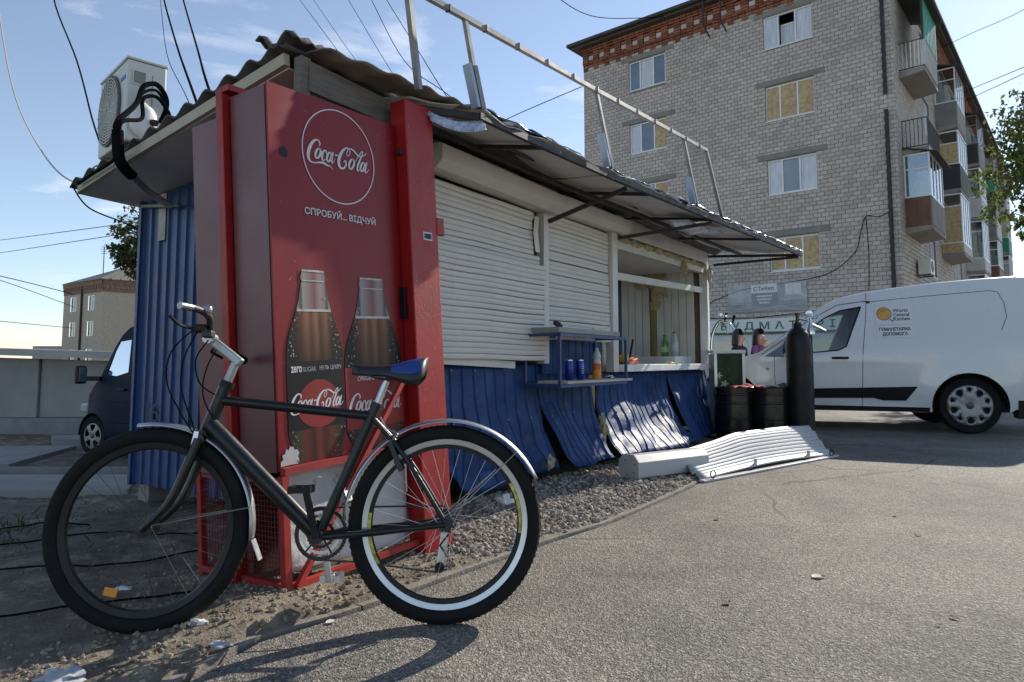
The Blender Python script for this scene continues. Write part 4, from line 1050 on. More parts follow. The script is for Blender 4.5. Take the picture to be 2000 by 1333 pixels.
# left wall of ribbed blue sheet, two sheets
def ribbed(u, period, depth, w=0.28):
    t = (u / period) % 1.0
    if t < w: return depth * (1 if 0.06 < t < w - 0.06 else (t / 0.06 if t <= 0.06 else (w - t) / 0.06))
    return 0.0
def rib_xs(a, b, period, w=0.28):
    out = [a]; k = math.floor(a / period)
    while k * period < b:
        for q in (0.0, 0.06, w - 0.06, w):
            x = (k + q) * period
            if a < x < b: out.append(x)
        k += 1
    return out + [b]
for ya, yb in ((0.06, 0.95), (0.955, 1.77)):
    ysl = rib_xs(ya, yb, 0.098)
    m = MB()
    for y in ysl:
        zt = roof_z(y) - 0.06
        for z in (0.13, 1.0, zt): m.v.append((-0.545 - ribbed(y, 0.098, 0.014) + 0.006 * noise.noise((y * 2, z * 1.5, 1)), y, z))
    for i in range(len(ysl) - 1):
        for j in range(2): m.f.append((i * 3 + j, i * 3 + 3 + j, i * 3 + 4 + j, i * 3 + 1 + j))
    m.build('wall_sheet', M_BLUE, kiosk, solid=0.003)
box_part('wall_corner_trim', M_BLUE, kiosk, -0.575, -0.53, 1.772, 1.80, 0.12, 1.96)
box_part('paper_notice', mat('torn_paper', (0.42, 0.41, 0.38), 0.9, var=0.2, vs=12, dirt=(0.2, 0.22, 0.28), damt=0.5, ds=18), kiosk, -0.566, -0.562, 1.50, 1.58, 1.66, 1.96)
gv, gf = text_mesh('16', height=0.13)
MB().add([(-0.564, 1.64 - p[0], 0.52 + p[1]) for p in gv], gf).build('painted_number', mat('faint_paint', (0.014, 0.035, 0.09), 0.6), kiosk, fix=False)
for x, y in ((-0.50, 1.68), (-0.5, 0.7), (2.0, 0.35), (5.4, 0.35)): box_part('foot_block', M_CONC, kiosk, x, x + 0.16, y, y + 0.12, -0.02, 0.125)
box_part('floor_frame', M_DARK, kiosk, -0.5, 5.58, 0.14, 1.72, 0.13, 0.42)
box_part('back_wall', M_PLANK, kiosk, -0.5, 4.6, 1.72, 1.75, 0.43, 2.02)
box_part('front_lower_wall', M_DARK, kiosk, 0.2, 5.58, 0.10, 0.13, 0.14, 0.80)
box_part('counter', M_DARK, kiosk, 0.2, 3.4, 0.14, 0.5, 0.43, 0.80)
box_part('front_beam', M_SOFF, kiosk, 0.21, 5.62, 0.05, 0.10, 2.10, 2.29)
box_part('partition', M_PLANK, kiosk, 2.86, 2.90, 0.14, 1.70, 0.43, 2.0)

# roller shutters: boxes, guides and one object per slat
def shutter_box(x0, x1, z0, z1, d, tilt=0.0):
    pr = [(0.06, z0 + 0.01), (-d + 0.05, z0), (-d, z0 + 0.045), (-d, z1 - 0.01), (-d + 0.03, z1), (0.06, z1)]
    m = MB(); m.prism(pr, x0, x1, lambda y, z, x: (x, y, z + tilt * (x - x0)))
    return m.build('shutter_box', M_SHUT, kiosk, bevel=0.004)
shutter_box(0.18, 1.70, 2.055, 2.205, 0.13, -0.012)
shutter_box(1.72, 2.99, 2.07, 2.20, 0.12, 0.01)
def slat_geo(x0, x1, h, nx=6, amp=0.0, seed=0):
    m = MB(); prof = [(0.002, 0.0), (-0.004, h * 0.10), (-0.0072, h * 0.5), (-0.005, h * 0.88), (0.003, h * 1.03)]
    n = len(prof)
    for i in range(nx + 1):
        x = x0 + (x1 - x0) * i / nx
        dy = amp * noise.noise((x * 2.2, seed * 0.13, 4.2)); dz = amp * 0.4 * noise.noise((x * 1.5, seed * 0.05, 8.0))
        for y, z in prof: m.v.append((x, y + dy, z + dz))
    for i in range(nx):
        for j in range(n - 1): m.f.append((i * n + j, (i + 1) * n + j, (i + 1) * n + j + 1, i * n + j + 1))
    return m
rs = random.Random(5)
sh1 = box_part('roller_shutter', M_SHUT, kiosk, 0.27, 1.56, 0.075, 0.08, 2.0, 2.05)
pitch = 0.037; N1 = 30
for k in range(N1):
    z = 2.03 - (k + 1) * pitch
    xr = 1.445 + 0.006 * rs.random() if z > 1.66 else 1.54 + 0.022 * rs.random()
    if 1.60 < z <= 1.66: xr = 1.53
    o = slat_geo(0.27, xr, pitch - 0.0012, 8, 0.022, k).build('slat', M_SHUT, sh1)
    sag = 0.010 * k / N1
    o.location = (0, 0.03 - 0.012 * math.sin(k * 0.21) - (0.045 if z < 1.62 else 0), z)
    o.rotation_euler = (R(rs.uniform(-2.5, 2.5)), R(-0.2 + 0.9 * (k / N1) + rs.uniform(-0.12, 0.12)), 0)
beam_part('bottom_rail', M_SHUT, sh1, (0.27, 0.02, 0.91), (1.2, 0.03, 0.872), 0.02, 0.05)
m = MB()
for x, y, z in ((1.47, 0.02, 2.0), (1.42, 0.0, 1.86), (1.45, 0.0, 1.72)): m.v += [(x, y, z), (x + 0.045, y - 0.01, z)]
m.f = [(0, 1, 3, 2), (2, 3, 5, 4)]; m.build('bent_strip', M_SHUT, sh1, solid=0.006)
sh2 = box_part('roller_shutter', M_SHUT, kiosk, 1.66, 2.78, 0.075, 0.08, 2.03, 2.07)
for k in range(27):
    z = 2.07 - (k + 1) * pitch
    o = slat_geo(1.655 + (0.01 * rs.random() if k > 8 else 0), 2.775 + 0.01 * rs.random(), pitch - 0.0012, 8, 0.012, 60 + k).build('slat', M_SHUT, sh2)
    o.location = (0, 0.035 - 0.02 * smooth(8, 26, k), z); o.rotation_euler = (R(rs.uniform(-2, 2)), R(rs.uniform(-0.1, 0.1)), 0)
box_part('guide_rail', M_SHUT, kiosk, 1.575, 1.65, 0.0, 0.07, 0.88, 2.05, bevel=0.003)
box_part('guide_rail', M_SHUT, kiosk, 2.79, 2.90, -0.01, 0.07, 0.80, 2.09, bevel=0.003)
box_part('guide_rail', M_SHUT, kiosk, 0.21, 0.265, 0.0, 0.07, 0.88, 2.05, bevel=0.003)
box_part('bullet_hole', M_DARK, kiosk, 0.545, 0.575, 0.016, 0.02, 1.415, 1.435)
# dark gap objects seen below the first shutter
for x in (0.42, 0.78, 1.12, 1.45): box_part('inner_block', M_PLANK, kiosk, x, x + 0.12, 0.10, 0.2, 0.805, 0.86)

# serving opening
m = MB().box(2.94, 5.66, -0.06, 0.26, 0.80, 0.868); m.build('sill', M_WHITE, kiosk, bevel=0.006)
beam_part('head_beam', M_PLANK, kiosk, (2.92, 0.05, 2.0), (5.60, 0.05, 2.045), 0.07, 0.085, 0.004)
MB().add([(2.93, 0.015, 2.09), (5.66, 0.015, 2.13), (5.66, 0.0, 2.30), (2.93, 0.02, 2.30)], [(0, 1, 2, 3)]).build('head_panel', M_SOFF, kiosk, solid=0.02)
beam_part('mid_rail', M_PLANK, kiosk, (2.9, 0.06, 1.70), (5.55, 0.06, 1.79), 0.04, 0.07, 0.004)
box_part('corner_post', M_WHITE, kiosk, 5.60, 5.67, 0.0, 0.10, 0.868, 2.12)
box_part('corner_post', mat('bronze_strip', (0.10, 0.08, 0.06), 0.7), kiosk, 5.615, 5.655, 0.105, 0.14, 0.87, 2.1)
box_part('inner_ledge', M_WHITE, kiosk, 4.95, 5.55, 0.2, 0.8, 0.87, 0.955)
box_part('blue_post', M_BLUE, kiosk, 5.54, 5.60, 1.15, 1.23, 0.43, 2.05)
nb = 10
for k in range(nb):
    ya, yb = 0.16 + k * 0.099, 0.16 + (k + 1) * 0.099 - 0.006
    zt = 2.1 if k not in (4, 5) else (1.78 if k == 4 else 1.9)
    dx = 0.012 * rs.random()
    m_ = M_BAREW if k == 5 else M_PLANK
    MB().box(5.53 + dx + (0.03 if k == 5 else 0), 5.555 + dx + (0.03 if k == 5 else 0), ya, yb, 0.45, zt - 0.02 * rs.random()).build('plank', m_, kiosk, bevel=0.002)
box_part('backing_board', mat('brown_board', (0.14, 0.10, 0.065), 0.9, var=0.3, vs=5), kiosk, 5.60, 5.62, 0.14, 1.14, 0.45, 2.1)
box_part('inner_ceiling', M_SOFF, kiosk, 2.92, 5.6, 0.16, 1.7, 2.03, 2.05)
def lump(name, parent, c, r_, m_, seed, sc=(1, 1, 1), amp=0.5):
    bm = bmesh.new(); bmesh.ops.create_icosphere(bm, subdivisions=3, radius=1)
    mb = MB()
    vs = []
    for v in bm.verts:
        n_ = noise.noise(v.co * 1.6 + Vector((seed, seed * 2.1, 0))) + 0.5 * noise.noise(v.co * 4 + Vector((0, seed, seed)))
        p = v.co * (1 + amp * n_); vs.append((c[0] + p.x * r_ * sc[0], c[1] + p.y * r_ * sc[1], c[2] + p.z * r_ * sc[2]))
    mb.add(vs, [tuple(q.index for q in f.verts) for f in bm.faces]); bm.free()
    return mb.build(name, m_, parent, smooth=60)
for k in range(9):
    x = 3.1 + k * 0.29; lump('foam_strip', kiosk, (x, 0.02, 2.055 + 0.004 * k), 0.055, M_FOAM, 3 + k, (2.6, 0.7, 0.5), 0.7)
lump('hanging_foam', kiosk, (4.75, 0.0, 1.98), 0.05, M_FOAM, 31, (0.8, 0.6, 1.6), 0.8)
lump('hanging_foam', kiosk, (5.6, -0.03, 1.98), 0.05, mat('pale_foam', (0.6, 0.57, 0.47), 0.95, var=0.2, vs=20, bump=0.02, bs=50), 37, (0.8, 0.6, 2.0), 0.9)
lump('hanging_foam', kiosk, (5.5, 0.62, 1.9), 0.09, M_FOAM, 41, (0.3, 1.3, 1.6), 0.9)
lump('hanging_foam', kiosk, (5.5, 0.85, 1.96), 0.08, M_FOAM, 43, (0.3, 1.4, 1.2), 0.9)
lump('hanging_foam', kiosk, (5.5, 0.66, 1.62), 0.05, M_FOAM, 47, (0.3, 1.3, 1.2), 0.9)

# skirt: blown out blue profiled sheets
M_GALVS = mat('screw_zinc', (0.22, 0.23, 0.26), 0.5, 0.5)
def skirt(tl, tr, zt, bot, flare_pow, seed, bend=0.0):
    """tl, tr top x range; bot list of bottom points (x, y, z)"""
    n = 44; nv = 22; m = MB()
    def bp(u):
        q = u * (len(bot) - 1); i = min(int(q), len(bot) - 2); t = q - i
        return Vector(bot[i]).lerp(Vector(bot[i + 1]), t)
    per = 0.125
    us = [x / (tr - tl) for x in [q - tl for q in rib_xs(tl, tr, per, 0.17)]]
    for v in range(nv + 1):
        t = v / nv
        for u in us:
            x0 = tl + (tr - tl) * u; b = bp(u)
            fl = t ** flare_pow
            x = x0 + (b.x - x0) * (0.3 * t + 0.7 * fl)
            y = 0.07 + (b.y - 0.07) * fl
            z = zt + (b.z - zt) * t
            rib = ribbed(x0, per, 0.009, 0.17)
            d = 0.075 * noise.noise((x0 * 2.1 + seed, t * 1.7, seed)) * math.sin(min(1, t * 1.2) * math.pi * 0.75) + 0.034 * noise.noise((x0 * 5 + seed, t * 4, seed + 3)) * t
            cr_1 = 1 - abs(noise.noise((x0 * 1.9 + t * 2.3 + seed, t * 2.6 - x0, seed * 1.7)))
            d += 0.05 * max(0, cr_1 - 0.72) * t * 2
            y -= rib + bend * math.sin(t * math.pi) * u
            m.v.append((x, y + d - 0.01 * t, z + 0.02 * noise.noise((x0 * 3, seed, 1)) * (t == 1)))
    c = len(us)
    for v in range(nv):
        for i in range(c - 1): m.f.append((v * c + i, v * c + i + 1, (v + 1) * c + i + 1, (v + 1) * c + i))
    sh_ = m.build('skirt_sheet', M_BLUES, kiosk, smooth=24, solid=0.002)
    for row in (1, nv // 2):
        for i in range(2, c - 1, 9):
            p = m.v[row * c + i]
            MB().lathe([(0.009, 0.0), (0.009, 0.003), (0.005, 0.003), (0.005, 0.007), (0, 0.007)], 8, Matrix.Translation((p[0], p[1] - 0.002, p[2])) @ Matrix.Rotation(R(90), 4, 'X')).build('screw', M_GALVS, sh_)
    return sh_
skirt(0.22, 1.56, 0.872, [(0.30, 0.0, 0.34), (0.62, -0.02, 0.04), (1.2, -0.10, 0.10), (1.66, -0.07, 0.09)], 1.9, 1.0)
skirt(1.57, 2.44, 0.86, [(1.74, -0.14, 0.10), (2.05, -0.2, 0.09), (2.38, -0.22, 0.10)], 2.6, 2.0)
skirt(2.60, 4.30, 0.79, [(2.46, -0.22, 0.09), (3.0, -0.30, 0.08), (3.7, -0.31, 0.06), (4.28, -0.25, 0.05)], 2.5, 5.0)
skirt(4.31, 5.66, 0.785, [(4.34, -0.24, 0.04), (5.0, -0.14, 0.03), (5.66, -0.06, 0.02)], 1.7, 9.0, 0.02)
MB().grid(lambda u, v: (1.59 + 1.0 * u, 0.03 - ribbed(1.59 + 1.0 * u, 0.125, 0.009, 0.17), 0.80 + 0.29 * v), 96, 2).build('blue_panel', M_BLUES, kiosk, solid=0.002)
lump('torn_insulation', kiosk, (2.5, -0.03, 0.32), 0.075, M_FOAM, 51, (0.7, 0.6, 1.2), 0.8)
lump('torn_insulation', kiosk, (1.42, -0.14, 0.17), 0.035, M_FOAM, 52, (1, 0.6, 1.4), 0.9)
box_part('exposed_board', M_BAREW, kiosk, 2.46, 2.58, 0.08, 0.095, 0.14, 0.78)

# ------------------------------------------------------------------ sign frame on the canopy rim
sf = thing('sign_frame', 'bare steel frame of a missing sign standing on the canopy edge', 'sign frame', tuple(KO), KDEG)
M_GALV = mat('galvanised_tube', (0.20, 0.20, 0.195), 0.5, 0.6, var=0.2, vs=7, dirt=(0.17, 0.13, 0.09), damt=0.45, ds=8)
M_BRKT = mat('blue_grey_bracket', (0.30, 0.37, 0.46), 0.5, 0.3, var=0.12)
rail = [(-1.2, -0.55, 2.615), (-0.48, -0.60, 2.635), (1.042, -0.721, 2.673), (2.414, -0.829, 2.718), (2.9, -0.867, 2.733)]
for a, b in zip(rail, rail[1:]): beam_part('top_rail', M_GALV, sf, a, b, 0.026, 0.026)
for b, t, w in (((-0.492, -0.53, 2.20), (-0.61, -0.545, 2.72), 0.028), ((-0.126, -0.629, 2.20), (-0.248, -0.619, 2.63), 0.022), ((1.232, -0.736, 2.19), (1.042, -0.721, 2.665), 0.022), ((2.668, -0.849, 2.2), (2.414, -0.829, 2.71), 0.024), ((3.219, -0.893, 2.2), (2.896, -0.867, 2.72), 0.026)):
    beam_part('post', M_GALV, sf, b, t, w, w)
for b, t in (((-0.15, -0.62, 2.2), (-0.215, -0.61, 2.41)), ((1.2, -0.72, 2.2), (1.12, -0.71, 2.41)), ((2.62, -0.83, 2.21), (2.545, -0.82, 2.42))):
    beam_part('bracket', M_BRKT, sf, b, t, 0.05, 0.02)
    beam_part('bracket', M_GALV, sf, tuple(Vector(b) + Vector((0.035, -0.02, 0))), tuple(Vector(t) + Vector((0.035, -0.02, 0))), 0.018, 0.03)
for k in range(12):
    p = Vector(rail[1]).lerp(Vector(rail[4]), (k + 0.4) / 12); beam_part('clip', M_STEEL, sf, p + Vector((0, 0, -0.016)), p + Vector((0, 0, 0.018)), 0.032, 0.012)

# ------------------------------------------------------------------ rooftop air conditioner
ac = thing('air_conditioner', 'white outdoor air conditioner unit standing on the kiosk roof', 'air conditioner', (-2.44, 4.2, 2.19), 45)
AW, AD, AH = 0.61, 0.235, 0.55
z0 = 0.10
MB().box(0, AD, 0, AW, z0, z0 + AH - 0.02).build('case', M_CASE, ac, bevel=0.012)
MB().box(-0.006, AD + 0.006, -0.006, AW + 0.006, z0 + AH - 0.018, z0 + AH).build('lid', M_CASE, ac, bevel=0.006)
cy, cz, cr = 0.345, z0 + 0.27, 0.225
MX = Matrix.Translation((-0.004, cy, cz)) @ Matrix.Rotation(R(-90), 4, 'Y')
MB().lathe([(cr + 0.012, -0.002), (cr + 0.012, 0.012), (cr, 0.012), (cr, 0.002), (0.0, 0.001)], 36, MX).build('fan_opening', mat('fan_dark', (0.11, 0.11, 0.105), 0.6), ac)
g = MB()
for k in range(1, 12):
    r_ = cr * k / 11.5
    g.tube([MX @ Vector((r_ * math.cos(a * math.pi / 14), r_ * math.sin(a * math.pi / 14), 0.014)) for a in range(28)], 0.0042, 4, closed=True)
for k in range(20):
    a = k * math.pi / 10; g.tube([MX @ Vector((0.03 * math.cos(a), 0.03 * math.sin(a), 0.017)), MX @ Vector((cr * math.cos(a), cr * math.sin(a), 0.017))], 0.003, 4)
g.build('fan_grille', mat('grille_grey', (0.55, 0.55, 0.52), 0.5), ac)
box_part('emblem', mat('unit_blue', (0.08, 0.13, 0.42), 0.4), ac, -0.003, -0.001, 0.03, 0.13, z0 + 0.41, z0 + 0.435)
box_part('handle_recess', mat('recess_grey', (0.25, 0.25, 0.23), 0.7), ac, 0.035, 0.105, -0.003, -0.001, z0 + 0.38, z0 + 0.46)
MB().box(0.028, 0.112, -0.006, -0.0035, z0 + 0.372, z0 + 0.38).box(0.028, 0.112, -0.006, -0.0035, z0 + 0.46, z0 + 0.468).box(0.028, 0.035, -0.006, -0.0035, z0 + 0.38, z0 + 0.46).box(0.105, 0.112, -0.006, -0.0035, z0 + 0.38, z0 + 0.46).build('handle_frame', M_CASE, ac)
lump('valve_cover', ac, (0.10, -0.012, z0 + 0.14), 0.09, M_WHITE, 2, (0.9, 0.35, 1.3), 0.15)
box_part('side_seam', mat('recess_grey', (0.25, 0.25, 0.23), 0.7), ac, 0.145, 0.15, -0.002, -0.0005, z0 + 0.1, z0 + 0.46)
tube_part('valve', M_BLACK, ac, [(0.14, -0.02, z0 + 0.14), (0.16, -0.06, z0 + 0.13)], 0.022, 8)
for y in (0.06, 0.54): beam_part('mounting_rail', M_STEEL, ac, (0.01, y, z0 - 0.02), (AD + 0.12, y, z0 - 0.02), 0.04, 0.035)
for y in (0.06, 0.54):
    for x in (0.03, AD + 0.06): beam_part('mounting_leg', M_STEEL, ac, (x, y, -0.08), (x, y, z0 - 0.04), 0.03, 0.03)
A0 = Vector((-2.44, 4.2, 2.19)); AX = Vector((math.cos(R(45)), math.sin(R(45)), 0)); AY = Vector((-AX.y, AX.x, 0))
def aw(x, y, z): return A0 + AX * x + AY * y + Vector((0, 0, z))
hb = thing('hose_bundle', 'black wrapped hoses looping from the air conditioner down to the wall', 'hose', tuple(kw(-1.05, 1.13, 2.05)))
hl = Vector(hb.location)
down = [kw(-1.06, 1.13, 2.10), kw(-1.045, 1.125, 1.99), kw(-0.95, 1.17, 1.93), kw(-0.78, 1.32, 1.90), kw(-0.62, 1.36, 1.85)]
for dx, top, r_ in ((0.0, 0.46, 0.016), (0.035, 0.38, 0.012), (-0.02, 0.42, 0.009)):
    pts = [aw(0.20 + dx, -0.05, 0.24), aw(0.21 + dx * 0.5, -0.09, top - 0.08), aw(0.14, -0.12, top), aw(0.05, -0.16, top - 0.05), aw(-0.01 + dx, -0.24, top - 0.2), down[0] + Vector((dx * 0.6, 0, 0.10))]
    tube_part('hose', M_CABLE, hb, [p - hl for p in catmull(pts + [down[0] + Vector((dx * 0.3, 0, 0)), down[1]], 6)], r_, 7)
tube_part('hose_sleeve', M_CABLE, hb, [p - hl for p in catmull([down[0] + Vector((0, 0, 0.05)), down[1], down[2]], 6)], 0.03, 9)
tube_part('hose_tail', mat('grey_tape', (0.26, 0.255, 0.24), 0.7, var=0.25, vs=30), hb, [p - hl for p in catmull([down[2], down[3], down[4]], 6)], 0.021, 8)
tube_part('wall_pipe', MATS['grey_tape'], hb, [p - hl for p in catmull([kw(-0.585, 1.74, 1.90), kw(-0.60, 1.5, 1.87), kw(-0.59, 1.33, 1.85)], 4)], 0.011, 6)

# ------------------------------------------------------------------ metal shelf in front of the skirt
shf = thing('wall_shelf', 'narrow blue metal shelf hanging below the second shutter', 'shelf', tuple(KO), KDEG)
M_BLUEP = mat('blue_painted_tube', (0.03, 0.055, 0.16), 0.45, var=0.2, vs=8, dirt=(0.12, 0.12, 0.13), damt=0.4, ds=10)
M_GREYB = mat('grey_shelf_board', (0.30, 0.295, 0.28), 0.6, var=0.15, vs=5)
MB().box(1.42, 2.56, -0.29, -0.03, 0.735, 0.755).build('lower_board', mat('worn_board', (0.42, 0.40, 0.36), 0.6, var=0.25, vs=6, dirt=(0.2, 0.18, 0.15), damt=0.4, ds=9), shf, bevel=0.003)
MB().box(1.36, 2.40, -0.25, 0.0, 1.105, 1.145).build('upper_board', M_GREYB, shf, bevel=0.004)
for y in (-0.27, 0.02):
    for z in (0.722, 1.088): beam_part('rail', M_BLUEP, shf, (1.33, y, z), (2.47, y, z), 0.018, 0.022)
for x in (1.33, 2.47):
    for z in (0.722, 1.088): beam_part('rail', M_BLUEP, shf, (x, -0.258, z), (x, 0.008, z), 0.018, 0.02)
    for y in (-0.27, 0.02): beam_part('leg', M_BLUEP, shf, (x, y, 0.735), (x, y, 1.076), 0.02, 0.02)
# small things on the shelf
def can(label, x, emblem):
    t = thing('drink_can', label, 'can', tuple(kw(x, -0.16, 0.755)), KDEG, 'blue cans on the shelf')
    mb = mat('can_blue', (0.012, 0.045, 0.30), 0.3, 0.5)
    MB().lathe([(0.0, 0.002), (0.024, 0.0), (0.031, 0.01), (0.031, 0.135), (0.026, 0.148), (0.026, 0.153), (0.024, 0.150), (0.0, 0.149)], 24).build('body', mb, t, smooth=40)
    MB().lathe([(0.0268, 0.146), (0.0268, 0.155), (0.0245, 0.155), (0.0, 0.1515)], 24).build('lid', M_ALU, t, smooth=40)
    if emblem:
        def wrap(x, y): a = R(-112) + x / 0.0315; return (0.0318 * math.cos(a), 0.0318 * math.sin(a), 0.092 + y)
        def disc(n, c, ya, yb, r_=0.017):
            pts = []
            for k in range(25):
                a = 2 * math.pi * k / 24; y = max(ya, min(yb, r_ * math.sin(a))); pts.append((math.sqrt(max(0, r_ * r_ - y * y)) * (1 if math.cos(a) >= 0 else -1), y))
            MB().add([wrap(*p) for p in pts], [tuple(range(25))]).build(n, mat('emblem_' + c[0], c[1], 0.4), t, fix=False)
        disc('emblem_red', ('red', (0.45, 0.02, 0.02)), 0.004, 0.017); disc('emblem_white', ('white', (0.7, 0.7, 0.7)), -0.004, 0.0039); disc('emblem_blue', ('blue', (0.02, 0.08, 0.4)), -0.017, -0.0041)
    else:
        for k in range(5):
            m = MB()
            for j in range(5):
                a = R(-130 + 12 * j); m.v += [(0.0316 * math.cos(a), 0.0316 * math.sin(a), 0.05 + k * 0.016), (0.0316 * math.cos(a), 0.0316 * math.sin(a), 0.058 + k * 0.016)]
            m.f = [(2 * j, 2 * j + 2, 2 * j + 3, 2 * j + 1) for j in range(4)]
            m.build('printed_line', mat('can_print', (0.35, 0.4, 0.55), 0.4), t, fix=False)
can('blue drink can with round red and blue emblem on the shelf', 1.67, True)
can('blue drink can with printed text beside the orange bottle', 1.85, False)
bt = thing('orange_drink_bottle', 'half full orange drink bottle with orange label on the shelf', 'bottle', tuple(kw(2.12, -0.17, 0.755)), KDEG)
M_CLEAR = glass('clear_plastic', (0.9, 0.93, 0.93), 0.35, 0.06)
M_CLEAR2 = mat('cloudy_plastic', (0.45, 0.48, 0.48), 0.2, var=0.1, coat=0.6)
MB().lathe([(0.0, 0.0), (0.033, 0.0), (0.036, 0.01), (0.036, 0.075)], 24).build('drink', mat('orange_drink', (0.75, 0.30, 0.02), 0.25, coat=0.8), bt, smooth=40)
MB().lathe([(0.0365, 0.074), (0.0365, 0.125)], 24).build('label', mat('orange_label', (0.55, 0.10, 0.02), 0.4, var=0.3, vs=40), bt, smooth=40)
MB().lathe([(0.036, 0.125), (0.034, 0.14), (0.029, 0.155), (0.036, 0.175), (0.032, 0.2), (0.02, 0.225), (0.014, 0.235), (0.014, 0.25), (0.0, 0.25)], 24).build('neck', M_CLEAR2, bt, smooth=40)
lump('bottle_cap_scrap', None, tuple(kw(2.32, -0.18, 0.769)), 0.02, M_CHROME, 8, (1.6, 1, 0.6), 0.8)
tag(bpy.data.objects['bottle_cap_scrap'], 'small crumpled foil scrap beside the orange bottle on the shelf', 'scrap')
tag(MB().beam(kw(2.1, -0.15, 1.158), kw(2.38, -0.1, 1.155), 0.03, 0.02).beam(kw(2.36, -0.12, 1.155), kw(2.40, -0.05, 1.17), 0.012, 0.012).build('bent_metal_strip', M_SHUT), 'bent pale metal strip lying on top of the blue shelf', 'scrap')
tag(MB().beam(kw(1.47, -0.2, 1.15), kw(1.53, -0.12, 1.19), 0.03, 0.03).tube([kw(1.42, -0.21, 1.16), kw(1.48, -0.19, 1.155)], 0.012, 8).build('latch', M_STEEL), 'dark broken latch at the left end of the blue shelf', 'latch')
# things on the sill
yl = thing('yellow_tap', 'yellow ball valve with a dark knob at the left end of the white sill', 'valve', tuple(kw(3.06, 0.0, 0.868)), KDEG)
lump('body', yl, (0, 0, 0.06), 0.05, mat('yellow_plastic', (0.65, 0.45, 0.03), 0.4, var=0.2), 61, (1, 0.8, 0.9), 0.3)
MB().lathe([(0.0, 0.0), (0.022, 0.002), (0.024, 0.015), (0.0, 0.02)], 16, Matrix.Translation((-0.055, -0.03, 0.02)) @ Matrix.Rotation(R(70), 4, 'X')).build('knob', M_BLACK, yl, smooth=40)
orr = thing('orange_dustpan', 'orange plastic dustpan with dark stick handle on the sill', 'dustpan', tuple(kw(3.45, 0.1, 0.868)), KDEG)
MB().add([(-0.16, -0.02, 0.0), (0.12, -0.02, 0.0), (0.12, 0.16, 0.0), (-0.12, 0.16, 0.03), (-0.16, -0.02, 0.02), (0.12, -0.02, 0.06), (0.12, 0.16, 0.10), (-0.12, 0.16, 0.06)], [(0, 1, 2, 3), (4, 5, 6, 7), (0, 1, 5, 4), (1, 2, 6, 5), (2, 3, 7, 6), (3, 0, 4, 7)]).build('pan', mat('orange_plastic', (0.50, 0.09, 0.02), 0.5, var=0.2), orr, bevel=0.006)
tube_part('handle', M_BLACK, orr, [(0.06, 0.05, 0.06), (0.17, 0.06, 0.25)], 0.012, 7)
tag(lump('yellow_wrapper', None, tuple(kw(4.3, 0.0, 0.875)), 0.04, mat('yellow_wrap', (0.62, 0.5, 0.08), 0.5, var=0.3), 63, (1.8, 1.2, 0.3), 0.7), 'crumpled yellow wrapper in the middle of the white sill', 'wrapper')
def bottle(label, x, y, z, r_, h, body, cap, lab):
    t = thing('plastic_bottle', label, 'bottle', tuple(kw(x, y, z)), KDEG)
    MB().lathe([(0, 0), (r_ * 0.9, 0), (r_, 0.01), (r_, h * 0.55), (r_ * 0.85, h * 0.68), (r_ * 0.4, h * 0.86), (r_ * 0.36, h * 0.93), (0, h * 0.93)], 20).build('body', body, t, smooth=40)
    MB().lathe([(0, h * 0.925), (r_ * 0.42, h * 0.925), (r_ * 0.42, h), (0, h)], 14).build('cap', cap, t, smooth=40)
    MB().lathe([(r_ * 1.01, h * 0.2), (r_ * 1.01, h * 0.45)], 20).build('label', lab, t, smooth=40)
bottle('green plastic bottle at the back of the serving opening', 5.3, 0.46, 0.955, 0.045, 0.27, mat('green_bottle', (0.10, 0.22, 0.04), 0.25, coat=0.6), mat('green_cap', (0.02, 0.12, 0.03), 0.5), mat('lime_label', (0.45, 0.6, 0.2), 0.5))
bottle('clear plastic bottle with red cap beside the green bottle', 5.3, 0.33, 0.955, 0.045, 0.31, M_CLEAR2, mat('red_cap', (0.5, 0.015, 0.02), 0.4), mat('pale_label', (0.5, 0.55, 0.6), 0.5))

# ------------------------------------------------------------------ red drinks cabinet
Rz = Matrix.Rotation(R(KDEG), 3, 'Z')
axv = (KX * -0.63 + KY * -0.77).normalized()
CABR = Matrix.Rotation(0.058, 3, axv) @ Rz
cab = thing('drinks_cabinet', 'tall leaning red soft drink cabinet with script logo and two printed bottles', 'cabinet', (-0.87, 2.68, 0.02), rot=CABR)
M_RED = mat('red_gloss_panel', (0.205, 0.0075, 0.011), 0.34, var=0.10, vs=2, dirt=(0.23, 0.03, 0.03), damt=0.22, ds=9, spec=0.3)
M_REDP = mat('red_paint_worn', (0.30, 0.010, 0.010), 0.42, var=0.15, vs=6, dirt=(0.46, 0.30, 0.27), damt=0.22, ds=16, bump=0.0012, bs=40, spec=0.4)
M_REDF = mat('red_frame_paint', (0.33, 0.02, 0.018), 0.5, var=0.25, vs=9, dirt=(0.09, 0.035, 0.025), damt=0.42, ds=20)
M_MAUVE = mat('sky_sheen_red_side', (0.15, 0.050, 0.054), 0.42, var=0.08, vs=1.5, spec=0.6)  # mauve base colour carries the pale sky reflection on the glossy red side
M_PRW = mat('print_white', (0.60, 0.60, 0.60), 0.45, var=0.06, spec=0.25)
